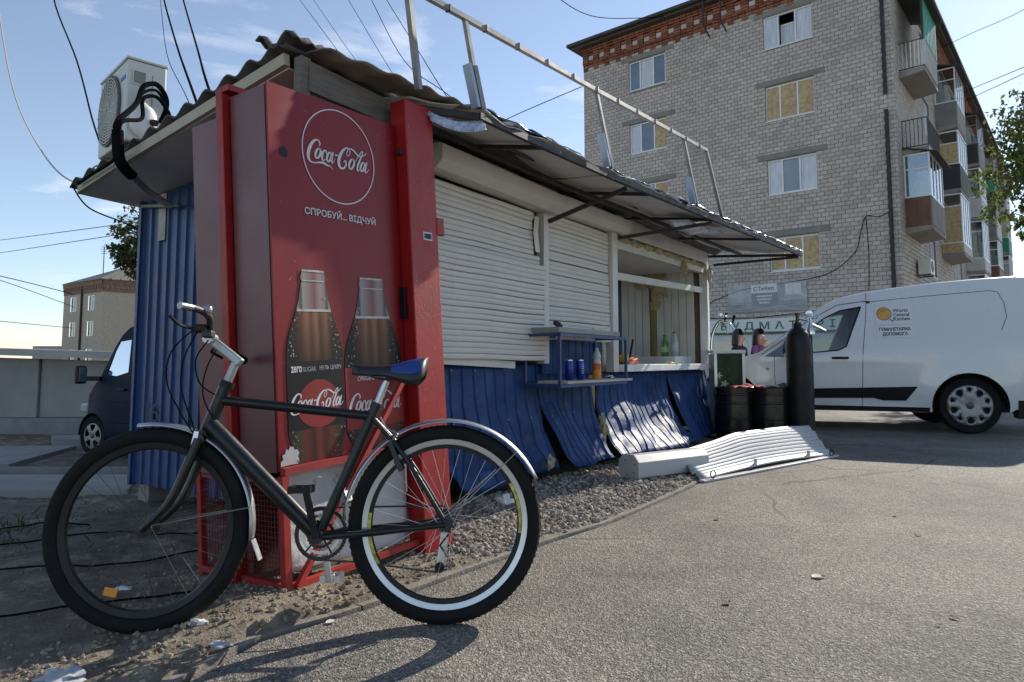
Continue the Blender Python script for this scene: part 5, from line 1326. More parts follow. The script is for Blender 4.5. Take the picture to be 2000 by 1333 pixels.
# carcass
box_part('carcass', M_REDP, cab, 0.012, 0.735, 0.012, 0.24, 0.47, 1.985)
box_part('front_panel', M_RED, cab, 0.0, 0.735, 0.0, 0.01, 0.455, 2.0)
box_part('side_panel', M_MAUVE, cab, -0.003, 0.01, 0.014, 0.235, 0.45, 1.99)
box_part('side_panel', M_MAUVE, cab, -0.01, 0.05, 0.30, 0.50, 0.42, 1.92)
box_part('side_panel_back', M_REDP, cab, 0.052, 0.45, 0.31, 0.5, 0.42, 1.9)
MB().box(-0.035, -0.004, 0.245, 0.29, 0.0, 2.03).box(-0.003, 0.03, 0.25, 0.285, 0.0, 2.03).build('side_post', M_REDP, cab, bevel=0.003)
box_part('side_post_cap', M_REDP, cab, -0.035, 0.06, 0.20, 0.244, 2.005, 2.03)
MB().box(0.742, 0.945, -0.07, 0.03, -0.06, 2.12).build('door_post', M_REDP, cab, bevel=0.005)
MB().box(0.955, 0.985, -0.03, 0.04, 0.2, 1.72).box(0.947, 0.954, -0.02, 0.03, 0.3, 1.7).build('hinge_plate', M_REDP, cab, bevel=0.003)
MB().box(0.935, 0.995, -0.075, -0.05, 1.47, 1.56).build('hinge', M_REDP, cab, bevel=0.006)
MB().lathe([(0.0, 0), (0.016, 0), (0.016, 0.02), (0, 0.022)], 12, Matrix.Translation((0.738, -0.02, 1.86)) @ Matrix.Rotation(R(90), 4, 'X')).build('bolt', M_STEEL, cab)
box_part('lock', M_BLACK, cab, 0.715, 0.738, -0.03, -0.001, 1.05, 1.2)
# thin stays
fr = lambda x, z, y=-0.0025: (x, y, z)
def bar(n, p, q, w=0.028): beam_part(n, M_REDF, cab, p, q, w, w)
bar('frame_bar', (0.0, -0.02, 0.455), (0.735, -0.02, 0.452))
bar('frame_bar', (0.0, -0.02, 0.0), (0.0, -0.02, 0.439), 0.03)
bar('frame_bar', (0.016, -0.02, 0.015), (0.741, -0.02, 0.0))
bar('frame_bar', (0.0, 0.0, 0.02), (0.0, 0.52, 0.03)); bar('frame_bar', (0.0, 0.0, 0.42), (0.0, 0.50, 0.42), 0.02)
bar('frame_bar', (0.0, 0.52, 0.0), (0.0, 0.52, 0.43), 0.026)
bar('diagonal_brace', (0.03, -0.045, 0.02), (0.70, -0.045, 0.80), 0.022)
m = MB()
for k in range(26): m.tube([(0.0, 0.02 + k * 0.0195, 0.035), (0.0, 0.02 + k * 0.0195, 0.41)], 0.0014, 4)
for k in range(19): m.tube([(0.002, 0.01, 0.045 + k * 0.0195), (0.002, 0.51, 0.045 + k * 0.0195)], 0.0014, 4)
m.build('wire_mesh', mat('red_wire', (0.17, 0.018, 0.016), 0.6), cab)
m = MB()
def tornf(u, v): return (0.02 + 0.70 * u, 0.02 + 0.035 * noise.noise((u * 3, v * 3, 2)) * (1 - v) + 0.01 * noise.noise((u * 9, v * 9, 2)), 0.06 - 0.05 * (1 - v) * (u) + 0.385 * v)
m.grid(tornf, 24, 16); m.build('torn_lower_panel', mat('torn_white_panel', (0.47, 0.465, 0.46), 0.7, var=0.15, vs=4, dirt=(0.10, 0.09, 0.085), damt=0.62, ds=7, bump=0.004, bs=25), cab, smooth=40, solid=0.003)
box_part('inner_back', mat('cabinet_inside', (0.045, 0.02, 0.018), 0.8), cab, 0.02, 0.72, 0.2, 0.21, 0.03, 0.44)
# dirt and scars on the print
pts = [(0.004, 0.472), (0.05, 0.474), (0.085, 0.472), (0.092, 0.49), (0.086, 0.502), (0.094, 0.515), (0.083, 0.53), (0.072, 0.528), (0.066, 0.541), (0.05, 0.545), (0.043, 0.532), (0.03, 0.536), (0.026, 0.52), (0.012, 0.515), (0.016, 0.498), (0.004, 0.49)]
flat_shape('scraped_patch', mat('scraped_white', (0.45, 0.44, 0.43), 0.8, dirt=(0.16, 0.03, 0.03), damt=0.6, ds=30), cab, pts, lambda x, z: (x, -0.004, z))
MB().lathe([(0.0, 0.0015), (0.014, 0.001), (0.024, -0.001)], 14, Matrix.Translation((0.07, -0.001, 1.725)) @ Matrix.Rotation(R(90), 4, 'X')).build('hole', M_DARK, cab)
# scratches and chipped paint
rsx = random.Random(17)
def scratches(n, x0, x1, z0, z1, y, ln, m_):
    mb = MB()
    for _ in range(n):
        x, z = x0 + (x1 - x0) * rsx.random(), z0 + (z1 - z0) * rsx.random() ; a = rsx.gauss(1.2, 0.9); l = ln * (0.2 + rsx.random() ** 2)
        p = [(x, z, 0.0012), (x + l * 0.5 * math.cos(a) + rsx.gauss(0, l * 0.1), z + l * 0.5 * math.sin(a), 0.0008 + 0.0016 * rsx.random()), (x + l * math.cos(a), z + l * math.sin(a), 0.0006)]
        v, f = ribbon(p, 3); mb.add([(q[0], y, q[1]) for q in v], f)
    o = mb.build('scratches', m_, cab, fix=False); o['kind'] = 'stuff'
M_SCR = mat('scratch_pale', (0.42, 0.24, 0.21), 0.6, var=0.3, vs=30)
scratches(46, 0.76, 0.93, 0.95, 1.32, -0.0712, 0.03, M_SCR)
scratches(30, 0.75, 0.94, 0.0, 0.9, -0.0712, 0.03, M_SCR)
scratches(14, 0.75, 0.94, 1.4, 2.1, -0.0712, 0.025, M_SCR)
scratches(34, 0.01, 0.72, 0.47, 1.98, -0.0016, 0.022, M_SCR)
# circle, logo and slogan
cc = (0.372, 1.765); cr_ = 0.205
MB().add(*(lambda a: ([(cc[0] + r_ * math.cos(t), -0.003, cc[1] + r_ * math.sin(t)) for t in a for r_ in (cr_, cr_ + 0.0055)], [(2 * i, 2 * i + 1, (2 * i + 3) % 128, (2 * i + 2) % 128) for i in range(64)]))([2 * math.pi * i / 64 for i in range(64)])).build('circle_outline', M_PRW, cab, fix=False)
logo_part('script_logo', M_PRW, cab, 0.183, 1.70, 0.375, lambda x, z: (x, -0.003, z))
lettering('slogan', M_PRW, cab, 'СПРОБУЙ... ВІДЧУЙ', lambda x, z: (0.165 + x, -0.003, 1.485 + z), width=0.41, height=0.037, bold=0.018)
box_part('barcode_sticker', M_PRW, cab, 0.83, 0.895, -0.0735, -0.0705, 1.435, 1.475)
m = MB(); x = 0.837
rb_ = random.Random(9)
while x < 0.888: w = 0.001 + 0.0025 * rb_.random(); m.box(x, x + w, -0.0750, -0.0737, 1.442, 1.468); x += w + 0.0015 + 0.002 * rb_.random()
m.build('barcode', M_BLACK, cab)
# printed bottles: flat print on the panel, layer by layer
def printed_bottle(cx, zt, k, hw, label_col, name_line, z_lab1, z_lab0, zb):
    P = [(0.0, 0.40), (0.03, 0.42), (0.055, 0.40), (0.06, 0.455), (0.11, 0.455), (0.12, 0.41), (0.20, 0.46), (0.33, 0.52), (0.45, 0.62), (0.6, 0.78), (0.75, 0.92), (0.88, 0.985), (1.0, 1.0)]
    H_ = zt - z_lab1
    def half(z):
        t = (zt - z) / H_
        if t >= 1:
            if z > z_lab0: return hw
            q = (z_lab0 - z) / (z_lab0 - zb); return hw * (1 - 0.20 * smooth(0, 0.8, q))
        for a, b in zip(P, P[1:]):
            if t <= b[0]: return hw * (a[1] + (b[1] - a[1]) * (t - a[0]) / max(1e-6, b[0] - a[0]))
        return hw
    def outline(za, zb_, inset=0.0, n=26):
        zs = [za + (zb_ - za) * i / n for i in range(n + 1)]
        return [(cx - half(z) + inset, z) for z in zs] + [(cx + half(z) - inset, z) for z in reversed(zs)]
    def layer(nm, m_, pts, d): return flat_shape(nm, m_, cab, pts, lambda x, z, d=d: (x, -d, z))
    nm = 'left' if cx < 0.4 else 'right'
    dk, ed = (0.02, 0.022, 0.014), (0.20, 0.23, 0.18)
    M_G = print_mat('print_glass_' + nm, cx, hw * 0.56, [(0.0, ed), (0.10, (0.05, 0.06, 0.04)), (0.17, (0.30, 0.27, 0.25)), (0.32, (0.27, 0.19, 0.18)), (0.52, (0.22, 0.075, 0.075)), (0.70, (0.30, 0.24, 0.22)), (0.84, (0.24, 0.2, 0.18)), (0.91, (0.05, 0.06, 0.04)), (1.0, ed)], streak=0.12)
    M_CO = print_mat('print_cola_' + nm, cx, hw, [(0.04, dk), (0.16, (0.035, 0.022, 0.012)), (0.26, (0.15, 0.045, 0.018)), (0.37, (0.33, 0.15, 0.075)), (0.44, (0.17, 0.05, 0.02)), (0.53, (0.36, 0.17, 0.09)), (0.60, (0.13, 0.04, 0.018)), (0.70, (0.28, 0.12, 0.06)), (0.80, (0.06, 0.025, 0.012)), (0.95, dk)], z_lab1, zt - H_ * 0.45, 0.24, 0.85, streak=0.16)
    M_CD = mat('print_cola_dark', (0.022, 0.010, 0.007), 0.4, var=0.5, vs=14, spec=0.2)
    M_BASE = print_mat('print_base_' + nm, cx, hw, [(0.05, dk), (0.2, (0.05, 0.035, 0.02)), (0.30, (0.13, 0.02, 0.016)), (0.42, (0.04, 0.012, 0.008)), (0.52, (0.16, 0.028, 0.02)), (0.62, (0.045, 0.012, 0.008)), (0.74, (0.12, 0.02, 0.015)), (0.85, (0.06, 0.03, 0.015)), (0.95, dk)], streak=0.15)
    layer('printed_glass', M_G, outline(zt, zt - H_ * 0.44), 0.003)
    layer('printed_froth', mat('print_froth', (0.45, 0.43, 0.40), 0.4, var=0.2, vs=60), outline(zt - H_ * 0.435, zt - H_ * 0.462, 0.003), 0.0043)
    layer('printed_cola', M_CO, outline(zt - H_ * 0.455, z_lab1, 0.0), 0.003)
    for za, zb_ in ((zt, zt - 0.008), (zt - H_ * 0.115, zt - H_ * 0.128)):
        layer('printed_lip', mat('print_lip', (0.42, 0.44, 0.40), 0.4, var=0.3, vs=50, spec=0.2), outline(za, zb_, 0.004, 3), 0.0046)
    layer('printed_label', label_col, outline(z_lab1, z_lab0), 0.0032)
    layer('printed_base', M_BASE, outline(z_lab0, zb), 0.003)
    dr = MB(); rr = random.Random(int(cx * 1000))
    for _ in range(150):
        z = zb + (zt - H_ * 0.3 - zb) * rr.random()
        if z_lab0 < z < z_lab1: continue
        x = cx + (half(z) - 0.006) * (rr.choice((-1, 1)) * (0.55 + 0.45 * rr.random() ** 0.5)); r_ = 0.0012 + 0.0028 * rr.random() ** 2
        dr.add([(x + r_ * math.cos(a * 1.047), -0.0050, z + r_ * 1.3 * math.sin(a * 1.047)) for a in range(6)], [(0, 1, 2, 3, 4, 5)])
    dr.build('printed_drops', mat('print_drop', (0.33, 0.28, 0.24), 0.3), cab, fix=False)
    return half
M_ZL = mat('print_label_black', (0.012, 0.010, 0.011), 0.45, spec=0.2); M_RL = mat('print_label_red', (0.25, 0.026, 0.028), 0.4, var=0.12, vs=6, spec=0.25)
printed_bottle(0.195, 1.25, 1.0, 0.148, M_ZL, '', 0.875, 0.60, 0.455)
printed_bottle(0.53, 1.235, 1.1, 0.178, M_RL, '', 0.835, 0.565, 0.455)
flat_shape('label_disc', M_RL, cab, [(0.205 + 0.112 * math.cos(a * math.pi / 20), 0.685 + 0.112 * math.sin(a * math.pi / 20) * (1 if math.sin(a * math.pi / 20) > 0 else 0.75)) for a in range(40)], lambda x, z: (x, -0.0038, z))
logo_part('script_logo', M_PRW, cab, 0.052, 0.655, 0.29, lambda x, z: (x, -0.0046, z + 0.03 * (x - 0.05)))
logo_part('script_logo', M_PRW, cab, 0.362, 0.615, 0.34, lambda x, z: (x, -0.0046, z))
lettering('label_line', M_PRW, cab, 'zero', lambda x, z: (0.066 + x, -0.0046, 0.832 + z), width=0.055, height=0.024, bold=0.02)
lettering('label_line', mat('print_grey', (0.36, 0.36, 0.36), 0.4), cab, 'SUGAR', lambda x, z: (0.126 + x, -0.0046, 0.832 + z), width=0.066, height=0.019)
lettering('label_line', MATS['print_grey'], cab, 'НУЛЬ ЦУКРУ', lambda x, z: (0.212 + x, -0.0046, 0.835 + z), width=0.118, height=0.018, bold=0.01)
lettering('label_line', M_PRW, cab, 'ORIGINAL TASTE', lambda x, z: (0.42 + x, -0.0046, 0.775 + z), width=0.22, height=0.020, bold=0.012)

# ------------------------------------------------------------------ bicycle
BKR = Matrix.Rotation(R(184.7), 3, 'Z') @ Matrix.Rotation(0.09, 3, 'X')
bike = thing('bicycle', 'black bicycle with silver mudguards leaning on the red cabinet', 'bicycle', (-0.23, 2.41, 0.004), rot=BKR)
M_FR = mat('bike_frame_black', (0.006, 0.008, 0.009), 0.33, var=0.2, vs=6, dirt=(0.03, 0.028, 0.025), damt=0.25, ds=18, spec=0.45)
M_FEND = mat('mudguard_silver', (0.50, 0.51, 0.53), 0.36, 0.9, var=0.12, vs=8, dirt=(0.25, 0.24, 0.22), damt=0.35, ds=14)
M_RIMS = mat('rim_silver', (0.58, 0.60, 0.63), 0.3, 0.8, var=0.08, dirt=(0.3, 0.29, 0.28), damt=0.25, ds=20)
M_RIMD = mat('rim_black', (0.014, 0.014, 0.015), 0.45, 0.1, dirt=(0.2, 0.2, 0.2), damt=0.22, ds=25, spec=0.35)
M_SPOKE = mat('spoke_steel', (0.5, 0.5, 0.48), 0.35, 0.9)
TO_Y = Matrix.Rotation(R(90), 4, 'X')
def wheel(cx, cz, rim_mat, silver):
    w = MB()
    MC = Matrix.Translation((cx, 0, cz)) @ TO_Y
    if silver:
        prof = [(0.268, -0.0115), (0.286, -0.0150), (0.289, -0.011), (0.283, 0.0), (0.289, 0.011), (0.286, 0.0150), (0.268, 0.0115), (0.264, 0.0), (0.268, -0.0115)]
    else:
        prof = [(0.264, -0.010), (0.284, -0.0145), (0.287, -0.011), (0.282, 0.0), (0.287, 0.011), (0.284, 0.0145), (0.264, 0.010), (0.260, 0.0), (0.264, -0.010)]
    wo = w.lathe(prof, 72, MC).build('wheel', rim_mat, bike, smooth=40)
    t = MB(); t.lathe([(0.3085 + 0.0262 * math.cos(a * math.pi / 8), 0.0255 * math.sin(a * math.pi / 8)) for a in range(17)], 80, MC)
    t.build('tyre', M_RUBBER, wo, smooth=60)
    k = MB()
    for i in range(96):
        a = 2 * math.pi * i / 96
        for s, off in ((-1, 0), (0, 0.5), (1, 0)):
            aa = a + off * 2 * math.pi / 96
            rr = 0.3335 if s == 0 else 0.3275
            M = MC @ Matrix.Rotation(aa, 4, 'Z') @ Matrix.Translation((rr, 0, s * 0.014)) @ Matrix.Rotation(-s * 0.55, 4, 'Y')
            k.box(-0.0015, 0.0022, -0.0052, 0.0052, -0.0045, 0.0045, M)
    k.build('tread', M_RUBBER, wo, fix=False)['kind'] = 'stuff'
    if silver:
        for a0 in (150, 330):
            pts = []
            m = MB()
            for i in range(13):
                a = R(a0 + i * 3.2)
                for r_ in (0.256, 0.2665): m.v.append((cx + r_ * math.cos(a), 0.0122 if r_ > 0.26 else 0.0112, cz + r_ * math.sin(a)))
            m.f = [(2 * i, 2 * i + 1, 2 * i + 3, 2 * i + 2) for i in range(12)]
            m.build('rim_sticker', mat('sticker_yellow', (0.45, 0.40, 0.06), 0.5, var=0.6, vs=50), wo, fix=False)
        MB().lathe([(0.253, -0.009), (0.2675, -0.0105), (0.2675, 0.0105), (0.253, 0.009)], 72, MC).build('rim_inner', M_RIMD, wo, smooth=40)
    h = MB().lathe([(0.0, -0.055), (0.009, -0.055), (0.009, -0.04), (0.026, -0.036), (0.026, -0.03), (0.015, -0.026), (0.015, 0.026), (0.026, 0.03), (0.026, 0.036), (0.009, 0.04), (0.009, 0.055), (0.0, 0.055)], 18, MC)
    h.build('hub', M_STEEL, wo, smooth=30)
    sp = None
    r_rim = 0.254 if silver else 0.261
    for i in range(32):
        side = 1 if i % 2 else -1; lead = 1 if (i // 2) % 2 else -1
        a = 2 * math.pi * i / 32
        b = a + lead * R(78)
        p0 = (0.024 * math.cos(b), side * 0.033, 0.024 * math.sin(b)); p1 = (r_rim * math.cos(a), side * 0.003, r_rim * math.sin(a))
        key = (side, lead)
        if sp is None: sp = {}
        if key not in sp:
            b0 = lead * R(78)
            sp[key] = MB().tube([(0.024 * math.cos(b0), side * 0.033, 0.024 * math.sin(b0)), (r_rim, side * 0.003, 0)], 0.0009, 4, cap=False).build('spoke', M_SPOKE if silver else mat('spoke_dark', (0.07, 0.068, 0.065), 0.5, 0.6), wo); c = sp[key]
        else: c = link_copy(sp[key], wo)
        c.location = (cx, 0, cz); c.rotation_euler = (0, -a, 0)
    return wo
rw = wheel(0.0, 0.335, M_RIMS, True)
fw = wheel(1.0, 0.335, M_RIMD, False)
MB().box(-0.022, 0.022, 0.004, 0.010, -0.014, 0.014, Matrix.Translation((1.098, 0.006, 0.135)) @ Matrix.Rotation(R(-12), 4, 'Y')).build('reflector', mat('amber_reflector', (0.75, 0.28, 0.01), 0.3, coat=1.0), fw, bevel=0.006)
BB = Vector((0.434, 0, 0.298)); ST = Vector((0.256, 0, 0.722)); HT = Vector((0.776, 0, 0.808)); HB = Vector((0.836, 0, 0.64))
tube_part('seat_tube', M_FR, bike, [BB, ST + (ST - BB).normalized() * 0.02], 0.0175, 12)
tube_part('top_tube', M_FR, bike, [HT + Vector((0.02, 0, -0.045)), ST + Vector((0.0, 0, -0.02))], [0.018, 0.0165], 12)
tube_part('down_tube', M_FR, bike, [HB + Vector((-0.012, 0, 0.04)), BB], [0.031, 0.027], 14)
tube_part('head_tube', M_FR, bike, [HB, HT], 0.0225, 14)
MB().lathe([(0, -0.036), (0.022, -0.036), (0.022, 0.036), (0, 0.036)], 16, Matrix.Translation(BB) @ TO_Y).build('bottom_bracket', M_FR, bike, smooth=30)
for s in (-1, 1):
    tube_part('chain_stay', M_FR, bike, catmull([BB + Vector((-0.01, s * 0.025, 0)), Vector((0.22, s * 0.05, 0.315)), Vector((0.0, s * 0.064, 0.335))], 4), [0.0125] * 5 + [0.0105] * 3 + [0.009], 8)
    tube_part('seat_stay', M_FR, bike, catmull([ST + Vector((0.0, s * 0.02, -0.03)), Vector((0.14, s * 0.045, 0.56)), Vector((0.0, s * 0.064, 0.342))], 4), 0.0085, 8)
    box_part('dropout', M_STEEL, bike, -0.02, 0.02, s * 0.064 - 0.003, s * 0.064 + 0.003, 0.318, 0.36)
    tube_part('fork_blade', M_FR, bike, catmull([Vector((0.838, s * 0.045, 0.63)), Vector((0.872, s * 0.052, 0.53)), Vector((0.918, s * 0.054, 0.42)), Vector((1.0, s * 0.055, 0.335))], 4), [0.0165] * 5 + [0.015] * 4 + [0.012] * 3 + [0.01], 9)
tube_part('fork_crown', M_FR, bike, [(0.838, -0.05, 0.628), (0.838, 0.05, 0.628)], 0.018, 10)
tube_part('headset', M_BLACK, bike, [HT, HT + (HT - HB).normalized() * 0.022], 0.026, 14)
# stem, bars
SD = (HT - HB).normalized(); S1 = HT + SD * 0.10
tube_part('stem', mat('stem_dull', (0.36, 0.37, 0.38), 0.42, 0.8, var=0.2, vs=20, dirt=(0.12, 0.12, 0.12), damt=0.35, ds=30), bike, [HT + SD * 0.02, S1], 0.015, 12)
MB().beam(S1 + Vector((-0.016, 0, -0.012)), Vector((0.83, 0, 0.972)), 0.03, 0.032).build('stem_arm', MATS['stem_dull'], bike, bevel=0.006)
tube_part('bar_clamp', M_ALU, bike, [(0.838, -0.024, 0.98), (0.838, 0.024, 0.98)], 0.021, 12)
hbp = [(0.845, 0.25, 1.055), (0.822, 0.19, 1.055), (0.806, 0.12, 1.04), (0.828, 0.04, 1.0), (0.838, 0, 0.982), (0.838, -0.05, 0.975), (0.835, -0.12, 0.96), (0.825, -0.20, 0.945), (0.81, -0.30, 0.93)]
tube_part('handlebar', M_STEEL, bike, catmull(hbp, 4), 0.0115, 10)
tube_part('grip', M_RUBBER, bike, [(0.836, -0.09, 0.967), (0.825, -0.20, 0.945), (0.809, -0.305, 0.929)], 0.0165, 10)
tube_part('bar_end', mat('worn_chrome', (0.25, 0.25, 0.25), 0.35, 0.8, dirt=(0.06, 0.06, 0.06), damt=0.5, ds=40), bike, [(0.83, 0.215, 1.055), (0.849, 0.26, 1.055)], 0.0125, 10)
MB().box(-0.022, 0.022, -0.02, 0.02, -0.014, 0.014, Matrix.Translation((0.845, 0.075, 1.005))).build('shifter', M_BLACK, bike, bevel=0.006)
MB().box(-0.018, 0.018, -0.02, 0.02, -0.012, 0.012, Matrix.Translation((0.82, 0.075, 0.985))).build('shifter_clamp', M_STEEL, bike, bevel=0.005)
tube_part('brake_lever', M_BLACK, bike, catmull([(0.85, 0.08, 1.0), (0.895, 0.12, 1.01), (0.905, 0.19, 1.03)], 4), 0.006, 6)
tube_part('brake_lever', M_BLACK, bike, catmull([(0.838, -0.07, 0.96), (0.87, -0.11, 0.945), (0.86, -0.2, 0.93)], 4), 0.006, 6)
MB().lathe([(0, 0), (0.016, 0), (0.017, 0.012), (0.012, 0.02), (0, 0.022)], 14, Matrix.Translation((0.80, 0.145, 1.055)) @ Matrix.Rotation(R(-60), 4, 'X')).build('bell', M_CHROME, bike, smooth=40)
for pts in ([(0.865, 0.09, 1.0), (0.925, 0.11, 0.92), (0.935, 0.1, 0.82), (0.90, 0.06, 0.72), (0.853, 0.02, 0.63)], [(0.855, 0.08, 0.995), (0.885, 0.1, 0.9), (0.895, 0.08, 0.8), (0.86, 0.05, 0.68), (0.846, 0.03, 0.60), (0.83, 0.03, 0.56)], [(0.83, 0.04, 0.97), (0.865, 0.05, 0.9), (0.85, 0.04, 0.82), (0.80, 0.03, 0.78)], [(0.825, -0.08, 0.98), (0.85, -0.02, 0.88), (0.84, 0.03, 0.78), (0.80, 0.035, 0.70)]):
    tube_part('cable', M_CABLE, bike, catmull(pts, 6), 0.0026, 5)
# seat post and saddle
tube_part('seat_post', M_ALU, bike, [ST + (ST - BB).normalized() * 0.01, Vector((0.216, 0, 0.828))], 0.0135, 12)
tube_part('seat_clamp', M_FR, bike, [ST + (ST - BB).normalized() * 0.005, ST + (ST - BB).normalized() * 0.03], 0.0205, 12)
def saddle(u, v):
    x = 0.335 - 0.265 * u
    hw = 0.016 + 0.062 * smooth(0.35, 0.85, u); hw *= math.sqrt(max(0.0, 1 - max(0, (u - 0.88) / 0.12) ** 2)) if u > 0.88 else 1
    hw *= math.sqrt(min(1, u / 0.05 + 0.02)) if u < 0.05 else 1
    a = math.pi * v
    th = 0.020 + 0.018 * smooth(0.4, 0.9, u)
    return (x, hw * math.cos(a), 0.872 - 0.012 * math.sin(u * 3.1) + 0.016 * u + th * 0.6 * max(0.0, math.sin(a)) ** 0.7 - (0.022 + 0.045 * smooth(0.35, 0.9, u)) * (1 - math.sin(a)) * (math.sqrt(max(0.0, 1 - (max(0, u - 0.8) / 0.2) ** 2)) * 0.85 + 0.15))
sd = MB().grid(saddle, 26, 16).build('saddle', mat('saddle_black', (0.014, 0.014, 0.016), 0.45), bike, smooth=70, solid=0.006)
def sad_pad(u, v):
    p = Vector(saddle(0.52 + 0.40 * u, 0.10 + 0.36 * v)); return tuple(p + Vector((0, 0.003, 0.005 * math.sin(u * 3.1) * math.sin(v * 3.1) + 0.0042)))
MB().grid(sad_pad, 12, 8).build('saddle_pad', mat('saddle_blue', (0.014, 0.05, 0.24), 0.4), sd, smooth=70)
for s in (-1, 1): tube_part('saddle_rail', M_STEEL, sd, catmull([(0.31, 0.005 * s, 0.862), (0.25, 0.022 * s, 0.838), (0.19, 0.022 * s, 0.838), (0.12, 0.03 * s, 0.855)], 4), 0.0035, 6)
# mudguards
def guard(cx, cz, a0, a1, rad, w, n=34):
    def gf(u, v):
        a = R(a0 + (a1 - a0) * u); b = (v - 0.5) * 2
        e = smooth(0, 0.06, u) * smooth(0, 0.05, 1 - u) * 0.6 + 0.4
        r_ = rad - 0.012 * b * b
        return (cx + r_ * math.cos(a), b * w * e, cz + r_ * math.sin(a))
    return MB().grid(gf, n, 8).build('mudguard', M_FEND, bike, smooth=60, solid=0.0016)
guard(0.0, 0.335, 2, 156, 0.357, 0.027)
guard(1.0, 0.335, 80, 188, 0.352, 0.026)
MB().add([(-0.335, -0.022, 0.478), (-0.335, 0.022, 0.478), (-0.405, 0.018, 0.43), (-0.405, -0.018, 0.43)], [(0, 1, 2, 3)]).build('mud_flap', M_BLACK, bike, solid=0.004)
MB().add([(0.652, -0.022, 0.292), (0.652, 0.022, 0.292), (0.625, 0.022, 0.225), (0.625, -0.022, 0.225)], [(0, 1, 2, 3)]).build('mud_flap', M_FEND, bike, solid=0.003)
for s in (-1, 1):
    tube_part('mudguard_stay', M_SPOKE, bike, [(0.0, s * 0.062, 0.345), (-0.26, s * 0.034, 0.585)], 0.002, 5)
    tube_part('mudguard_stay', M_SPOKE, bike, [(1.0, s * 0.058, 0.345), (0.66, s * 0.032, 0.40)], 0.002, 5)
# brakes
for s in (-1, 1):
    beam_part('brake_arm', M_STEEL, bike, (0.153, s * 0.048, 0.515), (0.195, s * 0.042, 0.615), 0.014, 0.016)
    box_part('brake_shoe', M_BLACK, bike, 0.12, 0.18, s * 0.025 - 0.007, s * 0.025 + 0.007, 0.538, 0.552)
    beam_part('brake_arm', M_ALU, bike, (0.862, s * 0.05, 0.55), (0.845, s * 0.045, 0.655), 0.013, 0.016)
tube_part('brake_noodle', M_CHROME, bike, catmull([(0.195, 0.042, 0.615), (0.17, 0.03, 0.64), (0.21, 0.0, 0.66), (0.235, -0.01, 0.70)], 4), 0.003, 5)
# drive train on the far side
def ring(r0, r1, y, teeth, n=None):
    out = []
    for i in range(teeth * 2):
        a = math.pi * i / teeth; r_ = r1 + (0.004 if i % 2 else 0); out.append((BB.x + r_ * math.cos(a), BB.z + r_ * math.sin(a)))
    hole = [(BB.x + r0 * math.cos(a * math.pi / 18), BB.z + r0 * math.sin(a * math.pi / 18)) for a in range(36)]
    v, f = cdt(out, [hole]); m = MB(); m.add([(p[0], y, p[1]) for p in v], f)
    return m
ring(0.078, 0.088, -0.052, 44).build('chainring', M_STEEL, bike, solid=0.003)
ring(0.058, 0.066, -0.045, 32).build('chainring', M_ALU, bike, solid=0.003)
ring(0.038, 0.046, -0.038, 22).build('chainring', M_STEEL, bike, solid=0.003)
m = MB()
for k in range(5):
    a = 2 * math.pi * k / 5 + 0.4; m.beam(BB + Vector((0.01 * math.cos(a), -0.047, 0.01 * math.sin(a))), BB + Vector((0.082 * math.cos(a), -0.048, 0.082 * math.sin(a))), 0.012, 0.006)
m.build('chainring_spider', M_STEEL, bike)
MB().beam(BB + Vector((0, -0.07, 0)), (0.405, -0.078, 0.128), 0.013, 0.024).build('crank', M_ALU, bike, bevel=0.004)
MB().beam(BB + Vector((0, 0.05, 0)), (0.472, 0.06, 0.462), 0.013, 0.024).build('crank', M_BLACK, bike, bevel=0.004)
def pedal(c, s, m_):
    p = MB(); x, y, z = c
    for dx in (-0.03, 0.03): p.box(x + dx - 0.006, x + dx + 0.006, min(y + s * 0.01, y + s * 0.095), max(y + s * 0.01, y + s * 0.095), z - 0.012, z + 0.012)
    for dy in (0.014, 0.09): p.box(x - 0.035, x + 0.035, y + s * dy - 0.006, y + s * dy + 0.006, z - 0.010, z + 0.010)
    p.tube([(x, y, z), (x, y + s * 0.09, z)], 0.007, 8)
    p.build('pedal', m_, bike)
pedal((0.405, -0.08, 0.135), -1, M_ALU); pedal((0.474, 0.062, 0.465), 1, M_BLACK)
def chain_path():
    p = []
    for k in range(13): a = R(100 - k * 16.5); p.append((BB.x + 0.09 * math.cos(a), -0.052, BB.z + 0.09 * math.sin(a)))
    p += [(0.3, -0.05, 0.20), (0.03, -0.05, 0.16), (-0.01, -0.05, 0.17), (-0.015, -0.05, 0.2), (0.02, -0.05, 0.25), (-0.03, -0.05, 0.31), (-0.03, -0.05, 0.36), (0.0, -0.05, 0.385)]
    return p
MB().tube(chain_path(), 0.0038, 5, closed=True).build('chain', M_STEEL, bike)
for k in range(6): MB().lathe([(0.0, 0), (0.024 + 0.0035 * k, 0), (0.024 + 0.0035 * k, 0.0018), (0, 0.0018)], 24, Matrix.Translation((0, -0.056 + 0.0036 * k, 0.335)) @ TO_Y).build('sprocket', M_STEEL, bike)
MB().beam((0.0, -0.062, 0.30), (0.018, -0.062, 0.18), 0.012, 0.03).build('derailleur', M_ALU, bike, bevel=0.004)
MB().lathe([(0, -0.004), (0.018, -0.004), (0.018, 0.004), (0, 0.004)], 12, Matrix.Translation((0.02, -0.052, 0.175)) @ TO_Y).build('jockey_wheel', M_BLACK, bike)
MB().beam((0.345, -0.03, 0.40), (0.36, -0.045, 0.44), 0.03, 0.035).build('front_derailleur', M_ALU, bike, bevel=0.004)

